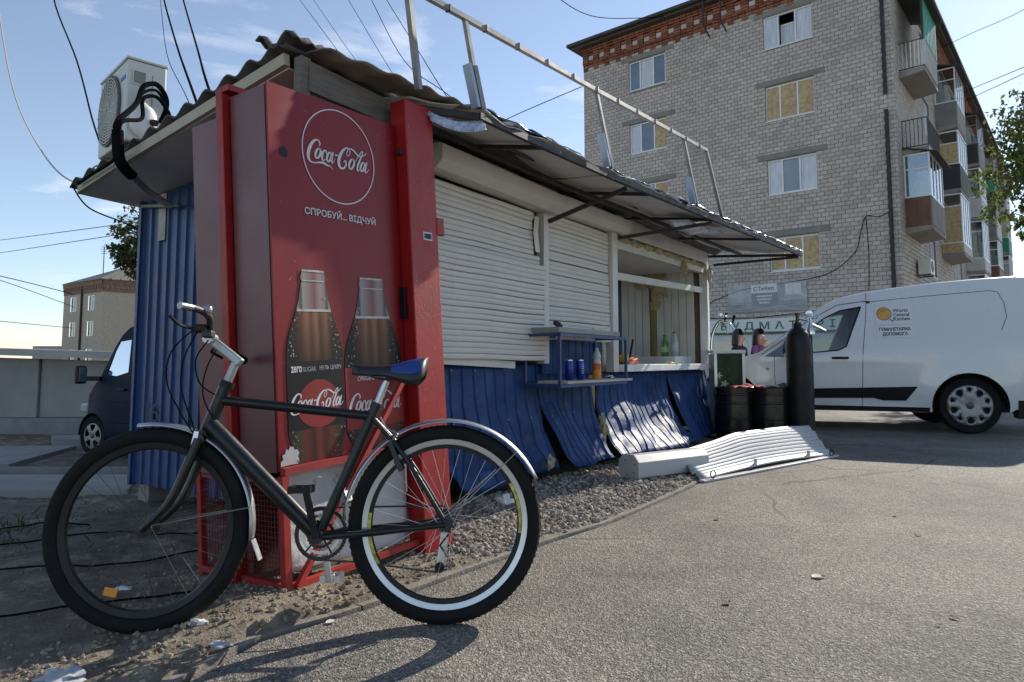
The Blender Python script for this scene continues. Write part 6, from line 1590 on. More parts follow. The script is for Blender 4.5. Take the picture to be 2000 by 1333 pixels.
# ------------------------------------------------------------------ vehicles
def interp(tab, x):
    if x <= tab[0][0]: return tab[0][1]
    for a, b in zip(tab, tab[1:]):
        if x <= b[0]: return a[1] + (b[1] - a[1]) * (x - a[0]) / (b[0] - a[0])
    return tab[-1][1]
def van_shell(t, bottom, top, holes, S, hw, paint, step=0.11):
    outer = bottom + top
    v, f = cdt(outer, holes, step)
    MB().add([(p[0], S(*p), p[1]) for p in v], f).build('body_side', paint, t, smooth=40)
    MB().add([(p[0], -2 * hw - S(*p), p[1]) for p in v], f).build('body_side', paint, t, smooth=40)
def van_strip(top, S, hw, r_=1.0, i0=0, i1=None, lift=0.0, inset0=0.0, flat=None):
    i1 = len(top) if i1 is None else i1
    n = len(top); m = MB(); secs = [(inset0, 0.0), (0.012 + inset0, 0.014 * r_), (0.04 + inset0, 0.028 * r_), (0.10 + inset0, 0.042 * r_), (0.3 + inset0, 0.058 * r_), (0.6, 0.068 * r_), (hw, 0.07 * r_)]
    rows = []
    for i in range(i0, i1):
        a, b = Vector(top[max(i - 1, 0)]), Vector(top[min(i + 1, n - 1)]); d = (b - a).normalized(); nn = Vector((-d.y, d.x))
        if nn.y < -0.2 or (abs(nn.y) < 0.3 and False): nn = -nn
        x, z = top[i]; s = S(x, z); row = []
        q_ = flat(i) if flat else 1.0
        for ins, out in [(e_[0], e_[1] * q_) for e_ in secs]: row.append((x + nn.x * (out + lift), min(s - ins, s) if ins < hw + s else -hw, z + nn.y * (out + lift)))
        row2 = [(p[0], -2 * hw - p[1], p[2]) for p in reversed(row[:-1])]
        rows.append(row + row2)
    c = len(rows[0])
    for rw_ in rows: m.v += rw_
    for i in range(len(rows) - 1):
        for k in range(c - 1): m.f.append((i * c + k, i * c + k + 1, (i + 1) * c + k + 1, (i + 1) * c + k))
    return m
def on_side(S, off): return lambda x, z: (x, S(x, z) + off, z)
def arc(cx, cz, r_, a0, a1, n): return [(cx + r_ * math.cos(R(a0 + (a1 - a0) * i / n)), cz + r_ * math.sin(R(a0 + (a1 - a0) * i / n))) for i in range(n + 1)]
def hubcap_wheel(t, cx, cz, y, rt, rr, style, side=1):
    MC = Matrix.Translation((cx, y, cz)) @ Matrix.Rotation(R(-90 * side), 4, 'X')
    w = MB().lathe([(rr * 0.95, -0.02), (rr + 0.02, -0.012), (rt - 0.025, 0.0), (rt - 0.006, -0.02), (rt, -0.045), (rt, -0.165), (rt - 0.02, -0.19), (rr, -0.19), (rr * 0.95, -0.02)], 56, MC)
    wo = w.build('wheel', M_RUBBER, t, smooth=40)
    MB().lathe([(0.0, -0.075), (rr, -0.075)], 40, MC).build('wheel_well', M_DARK, wo)
    holes = []
    if style == 'cap':
        for k in range(5):
            for da, r0, r1, wd in ((0, 0.56, 0.88, 0.19), (36, 0.68, 0.88, 0.12)):
                a = R(90 + k * 72 + da); q = []
                for i in range(12):
                    b = 2 * math.pi * i / 12
                    rad = (r0 + r1) / 2 + (r1 - r0) / 2 * math.sin(b); tw = wd * math.cos(b) * (0.75 + 0.35 * (math.sin(b)))
                    q.append((rr * (rad * math.cos(a) - tw * math.sin(a)), rr * (rad * math.sin(a) + tw * math.cos(a))))
                holes.append(q)
        m_ = mat('hubcap_grey', (0.25, 0.25, 0.255), 0.36, 0.6, var=0.1, vs=10)
    else:
        for k in range(5):
            a = R(54 + k * 72); q = []
            for rad, tw in ((0.4, 0.10), (0.85, 0.36), (0.9, 0.0), (0.85, -0.36), (0.4, -0.10)): q.append((rr * (rad * math.cos(a) - tw * math.sin(a)), rr * (rad * math.sin(a) + tw * math.cos(a))))
            holes.append(q)
        m_ = mat('alloy_dull', (0.30, 0.29, 0.28), 0.45, 0.6)
    out = [(rr * math.cos(a * math.pi / 24), rr * math.sin(a * math.pi / 24)) for a in range(48)]
    v, f = cdt(out, holes, rr * 0.16)
    dome = lambda p: 0.012 - 0.022 * (math.hypot(*p) / rr - 0.55) ** 2 * 2 + 0.004 * math.cos(10 * math.atan2(p[1], p[0])) * (math.hypot(*p) / rr) * (1 - math.hypot(*p) / rr) * 4
    MB().add([MC @ Vector((p[0], p[1], dome(p) - 0.016)) for p in v], f).build('hubcap', m_, wo, smooth=35, solid=0.008)
    MB().lathe([(rr * 0.17, -0.004), (rr * 0.17, 0.004), (rr * 0.12, 0.007), (0, 0.008)], 20, MC).build('centre_cap', mat('cap_dark', (0.06, 0.065, 0.08), 0.35, 0.4), wo, smooth=30)
    return wo

van = thing('white_van', 'white panel van with aid organisation sticker parked beyond the kiosk', 'van', (5.64, 8.46, 0.004), 161.5)
M_VAN = mat('van_white_paint', (0.62, 0.64, 0.66), 0.28, var=0.02, vs=1, coat=1.0, dirt=(0.56, 0.56, 0.54), damt=0.36, ds=2.2)
M_TRIM = mat('van_black_trim', (0.007, 0.007, 0.008), 0.6, spec=0.2)
HWV = 0.95
def SV(x, z):
    s = -interp([(0.2, 0.06), (0.35, 0.03), (0.55, 0.005), (0.9, 0.0), (1.1, 0.012), (1.4, 0.065), (1.65, 0.12), (1.95, 0.20)], z)
    if x > 2.1: s -= 0.30 * ((x - 2.1) / 1.3) ** 2
    if x < -0.6: s -= 0.10 * ((-0.6 - x) / 0.4) ** 2
    for cx in (0.0, 2.85):
        d = math.hypot(x - cx, z - 0.345)
        s += 0.022 * math.exp(-((d - 0.44) / 0.10) ** 2)
    s += 0.012 * math.exp(-((z - (1.02 - 0.03 * x)) / 0.035) ** 2)
    return s
bot = [(-0.98, 0.42), (-0.60, 0.34), (-0.46, 0.30)] + arc(0, 0.335, 0.415, 190, -10, 22) + [(0.46, 0.255), (2.36, 0.255)] + arc(2.85, 0.335, 0.415, 190, 0, 20) + [(3.34, 0.36), (3.40, 0.42)]
top = [(3.42, 0.58), (3.38, 0.74), (3.28, 0.83), (3.05, 0.90), (2.70, 0.925), (2.44, 1.0), (2.11, 1.225), (1.89, 1.41), (1.67, 1.575), (1.49, 1.67), (1.3, 1.735), (1.1, 1.78), (0.7, 1.835), (0.25, 1.885), (-0.2, 1.915), (-0.62, 1.935), (-0.78, 1.915), (-0.87, 1.85), (-0.94, 1.5), (-1.0, 0.95), (-1.0, 0.6)]
DW = [(1.16, 1.605), (1.41, 1.56), (1.60, 1.465), (1.79, 1.325), (1.95, 1.175), (2.05, 1.085), (2.07, 1.0), (1.75, 1.01), (1.46, 1.035), (1.36, 1.085), (1.28, 1.30)]
QW = [(2.12, 1.125), (2.23, 1.045), (2.37, 0.955), (2.12, 0.945)]
van_shell(van, bot, top, [DW, QW], SV, HWV, M_VAN)
FLAT = lambda i: 0.25 if 4 <= i <= 8 else 1.0
van_strip(top, SV, HWV, 0.7, flat=FLAT).build('roof_and_bonnet', M_VAN, van, smooth=40)
van_strip(top, SV, HWV, 0.7, 5, 9, 0.004, 0.16, flat=FLAT).build('windscreen', glass('van_windscreen', (0.35, 0.4, 0.4), 0.4), van, smooth=40)
M_VGL = glass('van_glass', (0.78, 0.84, 0.82), 0.06)
flat_shape('door_window', M_VGL, van, DW, on_side(SV, -0.008), step=0.12)
flat_shape('quarter_window', mat('van_dark_glass', (0.02, 0.022, 0.024), 0.08, coat=1.0), van, QW, on_side(SV, -0.006))
MB().add([(p[0], -2 * HWV - SV(*p) + 0.008, p[1]) for p in DW], [tuple(range(len(DW)))]).build('door_window', M_VGL, van, fix=False)
def seam(pts, r_=0.0035, m_=None, nm='panel_gap'):
    P = []
    for a, b in zip(pts, pts[1:]):
        n_ = max(2, int((Vector(b) - Vector(a)).length / 0.08))
        P += [Vector(a).lerp(Vector(b), i / n_) for i in range(n_)]
    P.append(Vector(pts[-1]))
    tube_part(nm, m_ or mat('gap_dark', (0.03, 0.03, 0.032), 0.7), van, [(p.x, SV(p.x, p.y) + 0.0006, p.y) for p in P], r_, 5)
seam([(1.085, 1.79), (1.10, 1.55), (1.17, 1.0), (1.20, 0.30)])
seam([(2.24, 0.97), (2.245, 0.7), (2.22, 0.36)])
seam([(1.12, 1.665), (0.4, 1.725), (-0.30, 1.775), (-0.39, 1.755), (-0.44, 1.62), (-0.45, 1.44), (-0.38, 1.28)])
seam([(1.10, 1.68), (1.44, 1.635), (1.82, 1.42), (2.04, 1.235), (2.40, 0.985)], 0.005)
seam([(2.095, 0.95), (2.09, 1.12)], 0.012, M_TRIM, 'window_rubber')
seam(DW + [DW[0]], 0.008, M_TRIM, 'window_rubber')
flat_shape('side_trim', M_TRIM, van, [(2.36, 0.405), (1.06, 0.425), (0.96, 0.395), (0.70, 0.395), (0.565, 0.575), (2.36, 0.52)], on_side(SV, 0.010), step=0.12)
flat_shape('sill_trim', M_TRIM, van, [(0.44, 0.258), (2.38, 0.258), (2.38, 0.325), (0.44, 0.315)], on_side(SV, 0.006), step=0.12)
m = MB(); m.box(1.34, 1.54, 0.012, 0.035, 0.92, 0.953); m.build('door_handle', M_BLACK, van, bevel=0.01)
MB().box(1.40, 1.48, 0.0, 0.010, 0.955, 0.985).build('handle_recess', M_VAN, van, bevel=0.004)
MB().lathe([(0, 0), (0.022, 0), (0.02, 0.01), (0, 0.012)], 14, Matrix.Translation((2.33, SV(2.33, 0.78), 0.79)) @ Matrix.Rotation(R(-90), 4, 'X')).build('side_lamp', mat('side_lamp_grey', (0.3, 0.3, 0.3), 0.3), van)
m = MB(); m.add([(-0.5, 0.0, 0.42), (-0.56, 0.0, 0.42), (-0.6, -0.02, 0.2), (-0.5, -0.02, 0.2), (-0.5, -0.2, 0.42), (-0.56, -0.2, 0.42), (-0.6, -0.2, 0.2), (-0.5, -0.2, 0.2)], [(0, 1, 2, 3), (4, 5, 6, 7), (0, 1, 5, 4), (1, 2, 6, 5), (2, 3, 7, 6), (3, 0, 4, 7)]); m.build('mud_flap', M_BLACK, van)
box_part('rear_bumper', M_TRIM, van, -1.05, -0.62, -1.85, -0.04, 0.33, 0.56, bevel=0.03)
box_part('chassis', M_DARK, van, -0.9, 3.2, -1.7, -0.2, 0.26, 0.40)
for cx in (0.0, 2.85): box_part('wheel_housing', M_DARK, van, cx - 0.44, cx + 0.44, -0.42, -0.34, 0.28, 0.80)
MB().grid(lambda u, v: (0.42 * math.cos(math.pi * u), -0.03 - 0.32 * v, 0.335 + 0.42 * math.sin(math.pi * u)), 16, 2).build('arch_liner', M_DARK, van)
MB().grid(lambda u, v: (2.85 + 0.42 * math.cos(math.pi * u), -0.06 - 0.30 * v, 0.335 + 0.42 * math.sin(math.pi * u)), 16, 2).build('arch_liner', M_DARK, van)
hubcap_wheel(van, 0.0, 0.348, -0.03, 0.348, 0.25, 'cap'); hubcap_wheel(van, 2.85, 0.348, -0.05, 0.348, 0.25, 'cap')
for cx in (0.0, 2.85): hubcap_wheel(van, cx, 0.348, -1.87, 0.348, 0.25, 'cap', -1)
box_part('bulkhead', M_DARK, van, 1.05, 1.09, -1.75, -0.12, 0.4, 1.68)
box_part('dashboard', M_BLACK, van, 2.0, 2.45, -1.7, -0.2, 0.7, 1.02, bevel=0.05)
M_SEAT = mat('van_seat', (0.035, 0.04, 0.055), 0.85)
for y in (-1.45, -0.5):
    MB().box(1.25, 1.72, y - 0.24, y + 0.24, 0.5, 0.7).add([(1.12, y - 0.23, 0.7), (1.26, y - 0.23, 0.7), (1.14, y - 0.2, 1.3), (1.05, y - 0.2, 1.3), (1.12, y + 0.23, 0.7), (1.26, y + 0.23, 0.7), (1.14, y + 0.2, 1.3), (1.05, y + 0.2, 1.3)], [(0, 1, 2, 3), (7, 6, 5, 4), (0, 4, 5, 1), (1, 5, 6, 2), (2, 6, 7, 3), (3, 7, 4, 0)]).build('seat', M_SEAT, van, bevel=0.04)
MC = Matrix.Translation((1.86, -0.48, 1.03)) @ Matrix.Rotation(R(-62), 4, 'Y')
MB().tube([MC @ Vector((0.185 * math.cos(a * math.pi / 14), 0.185 * math.sin(a * math.pi / 14), 0)) for a in range(28)], 0.016, 8, closed=True).beam(MC @ Vector((-0.17, 0, 0)), MC @ Vector((0.17, 0, 0)), 0.05, 0.02).build('steering_wheel', M_BLACK, van, smooth=50)
MB().add([(2.02, 0.02, 1.02), (2.14, 0.02, 1.0), (2.12, 0.20, 1.02), (1.98, 0.2, 1.04), (2.0, 0.02, 1.2), (2.12, 0.02, 1.17), (2.10, 0.2, 1.19), (1.96, 0.2, 1.22)], [(0, 1, 2, 3), (4, 5, 6, 7), (0, 1, 5, 4), (1, 2, 6, 5), (2, 3, 7, 6), (3, 0, 4, 7)]).build('door_mirror', M_BLACK, van, bevel=0.02)
# sticker on the side
stick = lambda off: (lambda x, z: (0.995 - x, SV(0.995 - x, z) + off, z))
flat_shape('sticker', mat('sticker_white', (0.68, 0.69, 0.70), 0.35, var=0.02), van, [(0, 1.365), (0.42, 1.375), (0.42, 1.605), (0, 1.595)], stick(0.004), step=0.1)
flat_shape('sticker', MATS['sticker_white'], van, [(0, 1.19), (0.42, 1.20), (0.42, 1.352), (0, 1.345)], stick(0.004), step=0.1)
M_INK = mat('sticker_ink', (0.025, 0.03, 0.06), 0.5)
for k, w in enumerate(('World', 'Central', 'Kitchen')):
    lettering('lettering', M_INK, van, w, lambda x, z, k=k: stick(0.007)(0.205 + x, 1.525 - k * 0.055 + z + 0.02 * x), height=0.043, bold=0.015)
lettering('lettering', M_INK, van, 'ГУМАНІТАРНА', lambda x, z: stick(0.007)(0.03 + x, 1.282 + z + 0.02 * x), width=0.36, height=0.042, bold=0.035)
lettering('lettering', M_INK, van, 'ДОПОМОГА', lambda x, z: stick(0.007)(0.065 + x, 1.222 + z + 0.02 * x), width=0.29, height=0.042, bold=0.035)
gc = (0.10, 1.505)
flat_shape('globe_emblem', mat('globe_orange', (0.62, 0.32, 0.05), 0.4, var=0.35, vs=12, dirt=(0.65, 0.6, 0.45), damt=0.65, ds=14), van, [(gc[0] + 0.078 * math.cos(a * math.pi / 14), gc[1] + 0.078 * math.sin(a * math.pi / 14)) for a in range(28)], stick(0.0065))
for a0, a1, nm, c in ((100, 200, 'red', (0.45, 0.04, 0.03)), (200, 300, 'brown', (0.35, 0.16, 0.03)), (-60, 40, 'blue', (0.04, 0.15, 0.42)), (40, 100, 'green', (0.2, 0.33, 0.06))):
    m = MB()
    for i in range(11):
        a = R(a0 + (a1 - a0) * i / 10)
        for r_ in (0.079, 0.088): m.v.append(stick(0.0065)(gc[0] + r_ * math.cos(a), gc[1] + r_ * math.sin(a)))
    m.f = [(2 * i, 2 * i + 1, 2 * i + 3, 2 * i + 2) for i in range(10)]; m.build('globe_rim', mat('globe_rim_' + nm, c, 0.4), van, fix=False)
v_, f_ = ribbon([(0.165, 1.435, 0.012), (0.195, 1.405, 0.016)]); MB().add([stick(0.0068)(*p) for p in v_], f_).build('glass_handle', mat('globe_rim_blue', (0.04, 0.15, 0.42), 0.4), van, fix=False)

bv = thing('blue_van', 'dark blue van parked behind the left side of the kiosk', 'van', (-6.506, 10.667, -0.57), 155)
M_NAVY = mat('navy_paint', (0.006, 0.011, 0.032), 0.45, var=0.1, vs=1.5, spec=0.1)
def SB(x, z):
    s = -interp([(0.1, 0.05), (0.3, 0.0), (0.9, 0.0), (1.2, 0.02), (1.8, 0.12), (2.3, 0.24)], z)
    if x > -0.2: s -= 0.20 * ((x + 0.2) / 0.6) ** 2
    s += 0.02 * math.exp(-((math.hypot(x, z - 0.31) - 0.38) / 0.07) ** 2)
    return s
botb = [(-3.9, 0.25), (-3.6, 0.18), (-0.40, 0.16)] + arc(0, 0.31, 0.36, 190, 0, 16) + [(0.375, 0.24), (0.41, 0.27)]
topb = [(0.43, 0.42), (0.40, 0.68), (0.33, 0.84), (0.24, 0.95), (0.02, 1.10), (-0.13, 1.22), (-0.24, 1.45), (-0.34, 1.68), (-0.44, 1.86), (-0.56, 1.97), (-0.85, 2.06), (-1.3, 2.12), (-2.5, 2.16), (-3.8, 2.14), (-3.95, 2.0), (-4.0, 1.0)]
BWN = [(-0.27, 1.26), (-0.36, 1.62), (-0.43, 1.77), (-0.68, 1.80), (-0.75, 1.30), (-0.5, 1.24)]
BWQ = [(-0.19, 1.23), (-0.24, 1.26), (-0.35, 1.66), (-0.30, 1.5)]
van_shell(bv, botb, topb, [BWN], SB, 0.95, M_NAVY)
van_strip(topb, SB, 0.95).build('roof_and_bonnet', M_NAVY, bv, smooth=40)
van_strip(topb, SB, 0.95, 1.0, 5, 10, 0.006, 0.06).build('windscreen', glass('blue_van_screen', (0.2, 0.22, 0.22), 0.15), bv, smooth=40)
flat_shape('door_window', glass('blue_van_glass', (0.22, 0.25, 0.26), 0.15), bv, BWN, on_side(SB, -0.008))
box_part('cab_back', M_DARK, bv, -1.2, -1.15, -1.7, -0.2, 0.3, 2.0)
box_part('seat', M_SEAT, bv, -1.1, -0.7, -0.75, -0.3, 0.7, 1.45, bevel=0.05)
box_part('dashboard', M_BLACK, bv, -0.5, 0.0, -1.6, -0.2, 0.8, 1.15, bevel=0.04)
tube_part('bumper', M_TRIM, bv, [(0.40, SB(0.4, 0.4) - 0.01, 0.36), (0.47, -0.45, 0.36), (0.5, -0.95, 0.36)], 0.09, 8)
tube_part('side_strip', M_TRIM, bv, [(-0.42, 0.005, 0.55), (-3.5, 0.005, 0.58)], 0.015, 6)
tube_part('panel_gap', M_BLACK, bv, [(x, SB(x, z) + 0.001, z) for x, z in ((-0.78, 1.9), (-0.80, 1.3), (-0.82, 0.8), (-0.82, 0.2))], 0.005, 5)
tube_part('panel_gap', M_BLACK, bv, [(x, SB(x, z) + 0.001, z) for x, z in ((0.36, 0.78), (0.0, 0.82), (-0.4, 0.85), (-0.8, 0.86))], 0.006, 5)
box_part('door_handle', M_BLACK, bv, -0.76, -0.6, 0.0, 0.03, 1.02, 1.06, bevel=0.01)
box_part('headlamp', mat('lamp_lens', (0.35, 0.36, 0.37), 0.15, coat=1.0), bv, 0.22, 0.41, -0.16, -0.07, 0.66, 0.80, bevel=0.03)
MB().box(0.02, 0.11, 0.08, 0.24, 1.12, 1.40).build('door_mirror', M_BLACK, bv, bevel=0.03)
MB().box(0.006, 0.019, 0.10, 0.22, 1.15, 1.37).build('mirror_glass', M_PANE, bv)
MB().beam((-0.14, -0.02, 1.2), (0.05, 0.10, 1.2), 0.05, 0.07).build('mirror_arm', M_BLACK, bv, bevel=0.01)
hubcap_wheel(bv, 0.0, 0.31, -0.02, 0.31, 0.20, 'alloy'); hubcap_wheel(bv, -2.9, 0.31, -0.02, 0.31, 0.20, 'alloy')
box_part('chassis', M_DARK, bv, -3.7, 0.3, -1.7, -0.2, 0.16, 0.5)
MB().grid(lambda u, v: (0.37 * math.cos(math.pi * u), -0.04 - 0.30 * v, 0.31 + 0.37 * math.sin(math.pi * u)), 14, 2).build('arch_liner', M_DARK, bv)

# ------------------------------------------------------------------ things beside the kiosk
M_KEG = mat('keg_black', (0.05, 0.046, 0.044), 0.25, 0.75, var=0.3, vs=5, dirt=(0.08, 0.075, 0.065), damt=0.4, ds=7)
def keg(label, x, y, rz):
    t = thing('beer_keg', label, 'keg', (x, y, 0.004), rz, 'black kegs beside the kiosk')
    P = [(0, 0.02), (0.17, 0.02), (0.185, 0.0), (0.205, 0.0), (0.208, 0.09)]
    for z in (0.10, 0.22, 0.40, 0.50): P += [(0.207, z), (0.214, z + 0.008), (0.214, z + 0.02), (0.207, z + 0.028)]
    P += [(0.208, 0.585), (0.2, 0.592), (0.19, 0.585), (0.188, 0.52), (0.10, 0.55), (0, 0.555)]
    MB().lathe(P, 40).build('shell', M_KEG, t, smooth=35)
    for a in (20, 200):
        MB().box(-0.055, 0.055, 0.206, 0.2115, 0.545, 0.57, Matrix.Rotation(R(a), 4, 'Z')).build('hand_hole', M_DARK, t, bevel=0.004)
    MB().lathe([(0.035, 0.55), (0.035, 0.585), (0.0, 0.588)], 14).build('valve', M_STEEL, t, smooth=35)
keg('black ribbed steel keg next to the blue skirt end', 2.60, 8.06, 20)
keg('black ribbed steel keg between the other keg and the gas cylinder', 2.99, 8.0, 75)
def cloth(name, label, c, sx, sy, z, m_, seed):
    def cf(u, v):
        x, y = (u - 0.5) * sx, (v - 0.5) * sy
        return (c[0] + x, c[1] + y, z + 0.03 * noise.noise((u * 4 + seed, v * 4, seed)) + 0.07 * max(0, noise.noise((u * 2, v * 2 + seed, 2))) - 0.12 * max(0, abs(u - 0.5) - 0.36))
    o = MB().grid(cf, 16, 12).build(name, m_, None, smooth=70, solid=0.003)
    return o
tag(cloth('red_cloth', '', (2.72, 7.98), 0.34, 0.25, 0.605, mat('red_cloth', (0.42, 0.06, 0.05), 0.9, var=0.2), 3.0), 'crumpled red cloth lying on top of the left keg', 'cloth')
tag(cloth('pale_sheet', '', (3.02, 7.98), 0.34, 0.22, 0.61, mat('pale_sheet', (0.45, 0.45, 0.43), 0.8, var=0.15), 8.0), 'pale folded sheet lying on top of the right keg', 'cloth')
cyl = thing('gas_cylinder', 'tall black gas cylinder standing upright in front of the white van', 'gas cylinder', (3.30, 7.88, 0.004))
MB().lathe([(0, 0), (0.125, 0), (0.138, 0.015), (0.139, 1.08), (0.133, 1.14), (0.12, 1.20), (0.085, 1.25), (0.052, 1.275), (0.045, 1.30), (0.045, 1.325), (0, 1.325)], 40).build('body', mat('cylinder_black', (0.010, 0.009, 0.0095), 0.5, 0.0, var=0.3, vs=5, dirt=(0.035, 0.03, 0.028), damt=0.36, ds=9, spec=0.35), cyl, smooth=40)
MB().lathe([(0, 1.32), (0.035, 1.32), (0.035, 1.345), (0.02, 1.35), (0.02, 1.42), (0.032, 1.425), (0.032, 1.45), (0, 1.452)], 16).build('valve', mat('brass', (0.09, 0.075, 0.055), 0.45, 0.8), cyl, smooth=35)
tube_part('valve_arm', M_CHROME, cyl, [(0.0, 0, 1.39), (0.10, -0.02, 1.37)], 0.016, 8)
rg = thing('pressure_regulator', 'chrome pressure regulator with round gauges behind the gas cylinder top', 'regulator', (3.50, 8.0, 0.004))
MB().tube([(0, 0, 0), (0, 0, 1.2)], 0.018, 8).build('stand', M_STEEL, rg)
MB().lathe([(0, 1.2), (0.05, 1.2), (0.055, 1.25), (0.03, 1.3), (0.02, 1.4), (0, 1.4)], 16).build('body', M_CHROME, rg, smooth=35)
for p, a in (((0.05, -0.03, 1.42), 70), ((-0.03, -0.03, 1.45), 85)):
    MB().lathe([(0, 0), (0.038, 0), (0.038, 0.025), (0.034, 0.027), (0, 0.022)], 18, Matrix.Translation(p) @ Matrix.Rotation(R(a), 4, 'X')).build('gauge', M_CHROME, rg, smooth=35)
tube_part('outlet', M_CHROME, rg, [(0.0, 0, 1.33), (0.10, -0.05, 1.27), (0.15, -0.06, 1.24)], 0.016, 8)
gb = thing('green_counter', 'small promotional counter printed with green meadow and white flowers', 'counter', (2.46, 8.33, 0.004), 4)
def green_print():
    m = mat('meadow_print', (0.022, 0.045, 0.014), 0.45, var=0.6, vs=5, dirt=(0.06, 0.12, 0.02), damt=0.58, ds=6, spec=0.3); return m
box_part('printed_panel', green_print(), gb, 0.0, 0.345, 0.0, 0.02, 0.05, 0.985)
box_part('core', M_PALEP, gb, 0.01, 0.36, 0.022, 0.22, 0.02, 0.98)
for x, z in ((0.12, 0.62), (0.26, 0.46), (0.30, 0.42), (0.05, 0.72), (0.23, 0.50), (0.17, 0.38)):
    pts = [(x + (0.035 + 0.018 * math.cos(5 * a)) * math.cos(a), z + (0.03 + 0.016 * math.cos(5 * a)) * math.sin(a)) for a in [2 * math.pi * i / 40 for i in range(40)]]
    flat_shape('printed_flower', mat('print_flower', (0.42, 0.46, 0.38), 0.4, var=0.3, vs=30), gb, pts, lambda x, z: (x, -0.002, z))
for x in (-0.006, 0.345): box_part('corner_profile', M_ALU, gb, x, x + 0.035, -0.012, 0.02 if x < 0 else 0.021, 0.0, 0.985)
box_part('top', M_WHITE, gb, -0.02, 0.39, -0.02, 0.24, 0.99, 1.03, bevel=0.004)
box_part('side_panel', M_WHITE, gb, 0.362, 0.38, 0.022, 0.22, 0.02, 0.97)
tp = thing('beer_tap', 'chrome double beer tap standing on the green counter', 'beer tap', (2.58, 8.45, 1.036))
tube_part('column', M_CHROME, tp, catmull([(-0.12, 0, 0.0), (-0.10, 0, 0.18), (-0.03, 0, 0.33), (0.03, 0, 0.36)], 5), 0.022, 10)
tube_part('spout', M_CHROME, tp, catmull([(0.0, 0, 0.34), (0.10, -0.03, 0.33), (0.16, -0.05, 0.25)], 5), 0.016, 8)
tube_part('spout', M_CHROME, tp, catmull([(0.0, 0, 0.35), (0.05, -0.05, 0.28), (0.06, -0.07, 0.2)], 5), 0.014, 8)
for p in ((0.05, -0.02, 0.36), (0.14, -0.04, 0.33)):
    tube_part('tap_handle', M_BLACK, tp, [p, (p[0] + 0.02, p[1] - 0.02, p[2] + 0.10)], [0.012, 0.02], 8)
for p in ((0.0, 0, 0.42), (0.06, -0.03, 0.40)): MB().lathe([(0, 0), (0.026, 0.005), (0.026, 0.03), (0, 0.035)], 12, Matrix.Translation(p)).build('knob', M_CHROME, tp, smooth=35)

# fallen shutter curtain with its housing
fs = thing('fallen_shutter', 'torn off white roller shutter curtain lying on the asphalt', 'roller shutter', (1.41, 5.17, 0.004))
M_SHL = mat('shutter_silver_white', (0.42, 0.43, 0.44), 0.5, 0.1, var=0.05, vs=3, dirt=(0.42, 0.41, 0.38), damt=0.32, ds=6)
e1 = Vector((1.62, 1.36, 0.0)); e2 = Vector((0.0, 0.60, 0.0))
def fs_pt(u, v):
    z = 0.012 + 0.21 * smooth(0.0, 1.0, v) * (0.6 + 0.3 * smooth(0.0, 0.4, u)) + 0.03 * math.sin(u * math.pi) * (1 - v)
    z += 0.03 * smooth(0.25, 0.45, u) * v - 0.02 * smooth(0.75, 1.0, u) * v
    p = e1 * u + e2 * v * (0.9 + 0.25 * u) + Vector((-0.10 * v + 0.16 * v * u, 0, z))
    return p
ns = 12
for k in range(ns):
    m = MB(); nu = 20
    for i in range(nu + 1):
        u = i / nu + 0.006 * ((k * 7) % 3 - 1) * (1 if i in (0, nu) else 0)
        for q, dz in ((0.04, 0.0), (0.2, 0.010), (0.5, 0.0165), (0.8, 0.010), (0.96, 0.0)):
            p = fs_pt(u, (k + q) / ns); m.v.append((p.x, p.y, p.z + dz))
    for i in range(nu):
        for j in range(4): m.f.append((i * 5 + j, i * 5 + j + 1, i * 5 + 6 + j, i * 5 + 5 + j))
    m.build('slat', M_SHL, fs, smooth=40, solid=0.002)
a, b = fs_pt(-0.01, -0.06), fs_pt(1.02, -0.05)
beam_part('bottom_rail', M_SHL, fs, a, b, 0.05, 0.016, 0.003)
for u in (0.06, 0.97):
    p = fs_pt(u, -0.06); MB().tube([p + Vector((0.02 * math.cos(t * 0.7), 0.0, 0.03 + 0.026 * math.sin(t * 0.7))) for t in range(9)], 0.005, 5, closed=True).build('lock_eye', M_STEEL, fs)
for u in (0.36, 0.78):
    p = fs_pt(u, 0.02); MB().box(p.x - 0.012, p.x + 0.012, p.y - 0.008, p.y + 0.008, p.z, p.z + 0.06).build('end_stop', M_PALEP, fs, bevel=0.003)
hx = thing('shutter_housing', 'octagonal white roller shutter housing lying on the gravel', 'shutter box', (0.93, 5.16, 0.0), 34)
pr = [(0.0, 0.03), (0.055, -0.004), (0.17, 0.0), (0.21, 0.04), (0.205, 0.14), (0.16, 0.185), (0.05, 0.19), (0.0, 0.14)]
MB().prism(pr, 0.012, 0.78, lambda y, z, x: (x, y - 0.02, z + 0.004)).build('cover', M_SHL, hx, bevel=0.004)
MB().prism([(p[0] * 1.04 - 0.003, p[1] * 1.04 - 0.002) for p in pr], -0.004, 0.010, lambda y, z, x: (x, y - 0.02, z + 0.004)).build('end_plate', M_PALEP, hx, bevel=0.002)
for y, z in ((0.04, 0.13), (0.05, 0.07), (0.12, 0.05), (0.14, 0.15)): MB().lathe([(0, 0), (0.005, 0), (0.005, 0.003), (0, 0.003)], 8, Matrix.Translation((-0.005, y - 0.02, z)) @ Matrix.Rotation(R(-90), 4, 'Y')).build('rivet', M_DARK, hx)

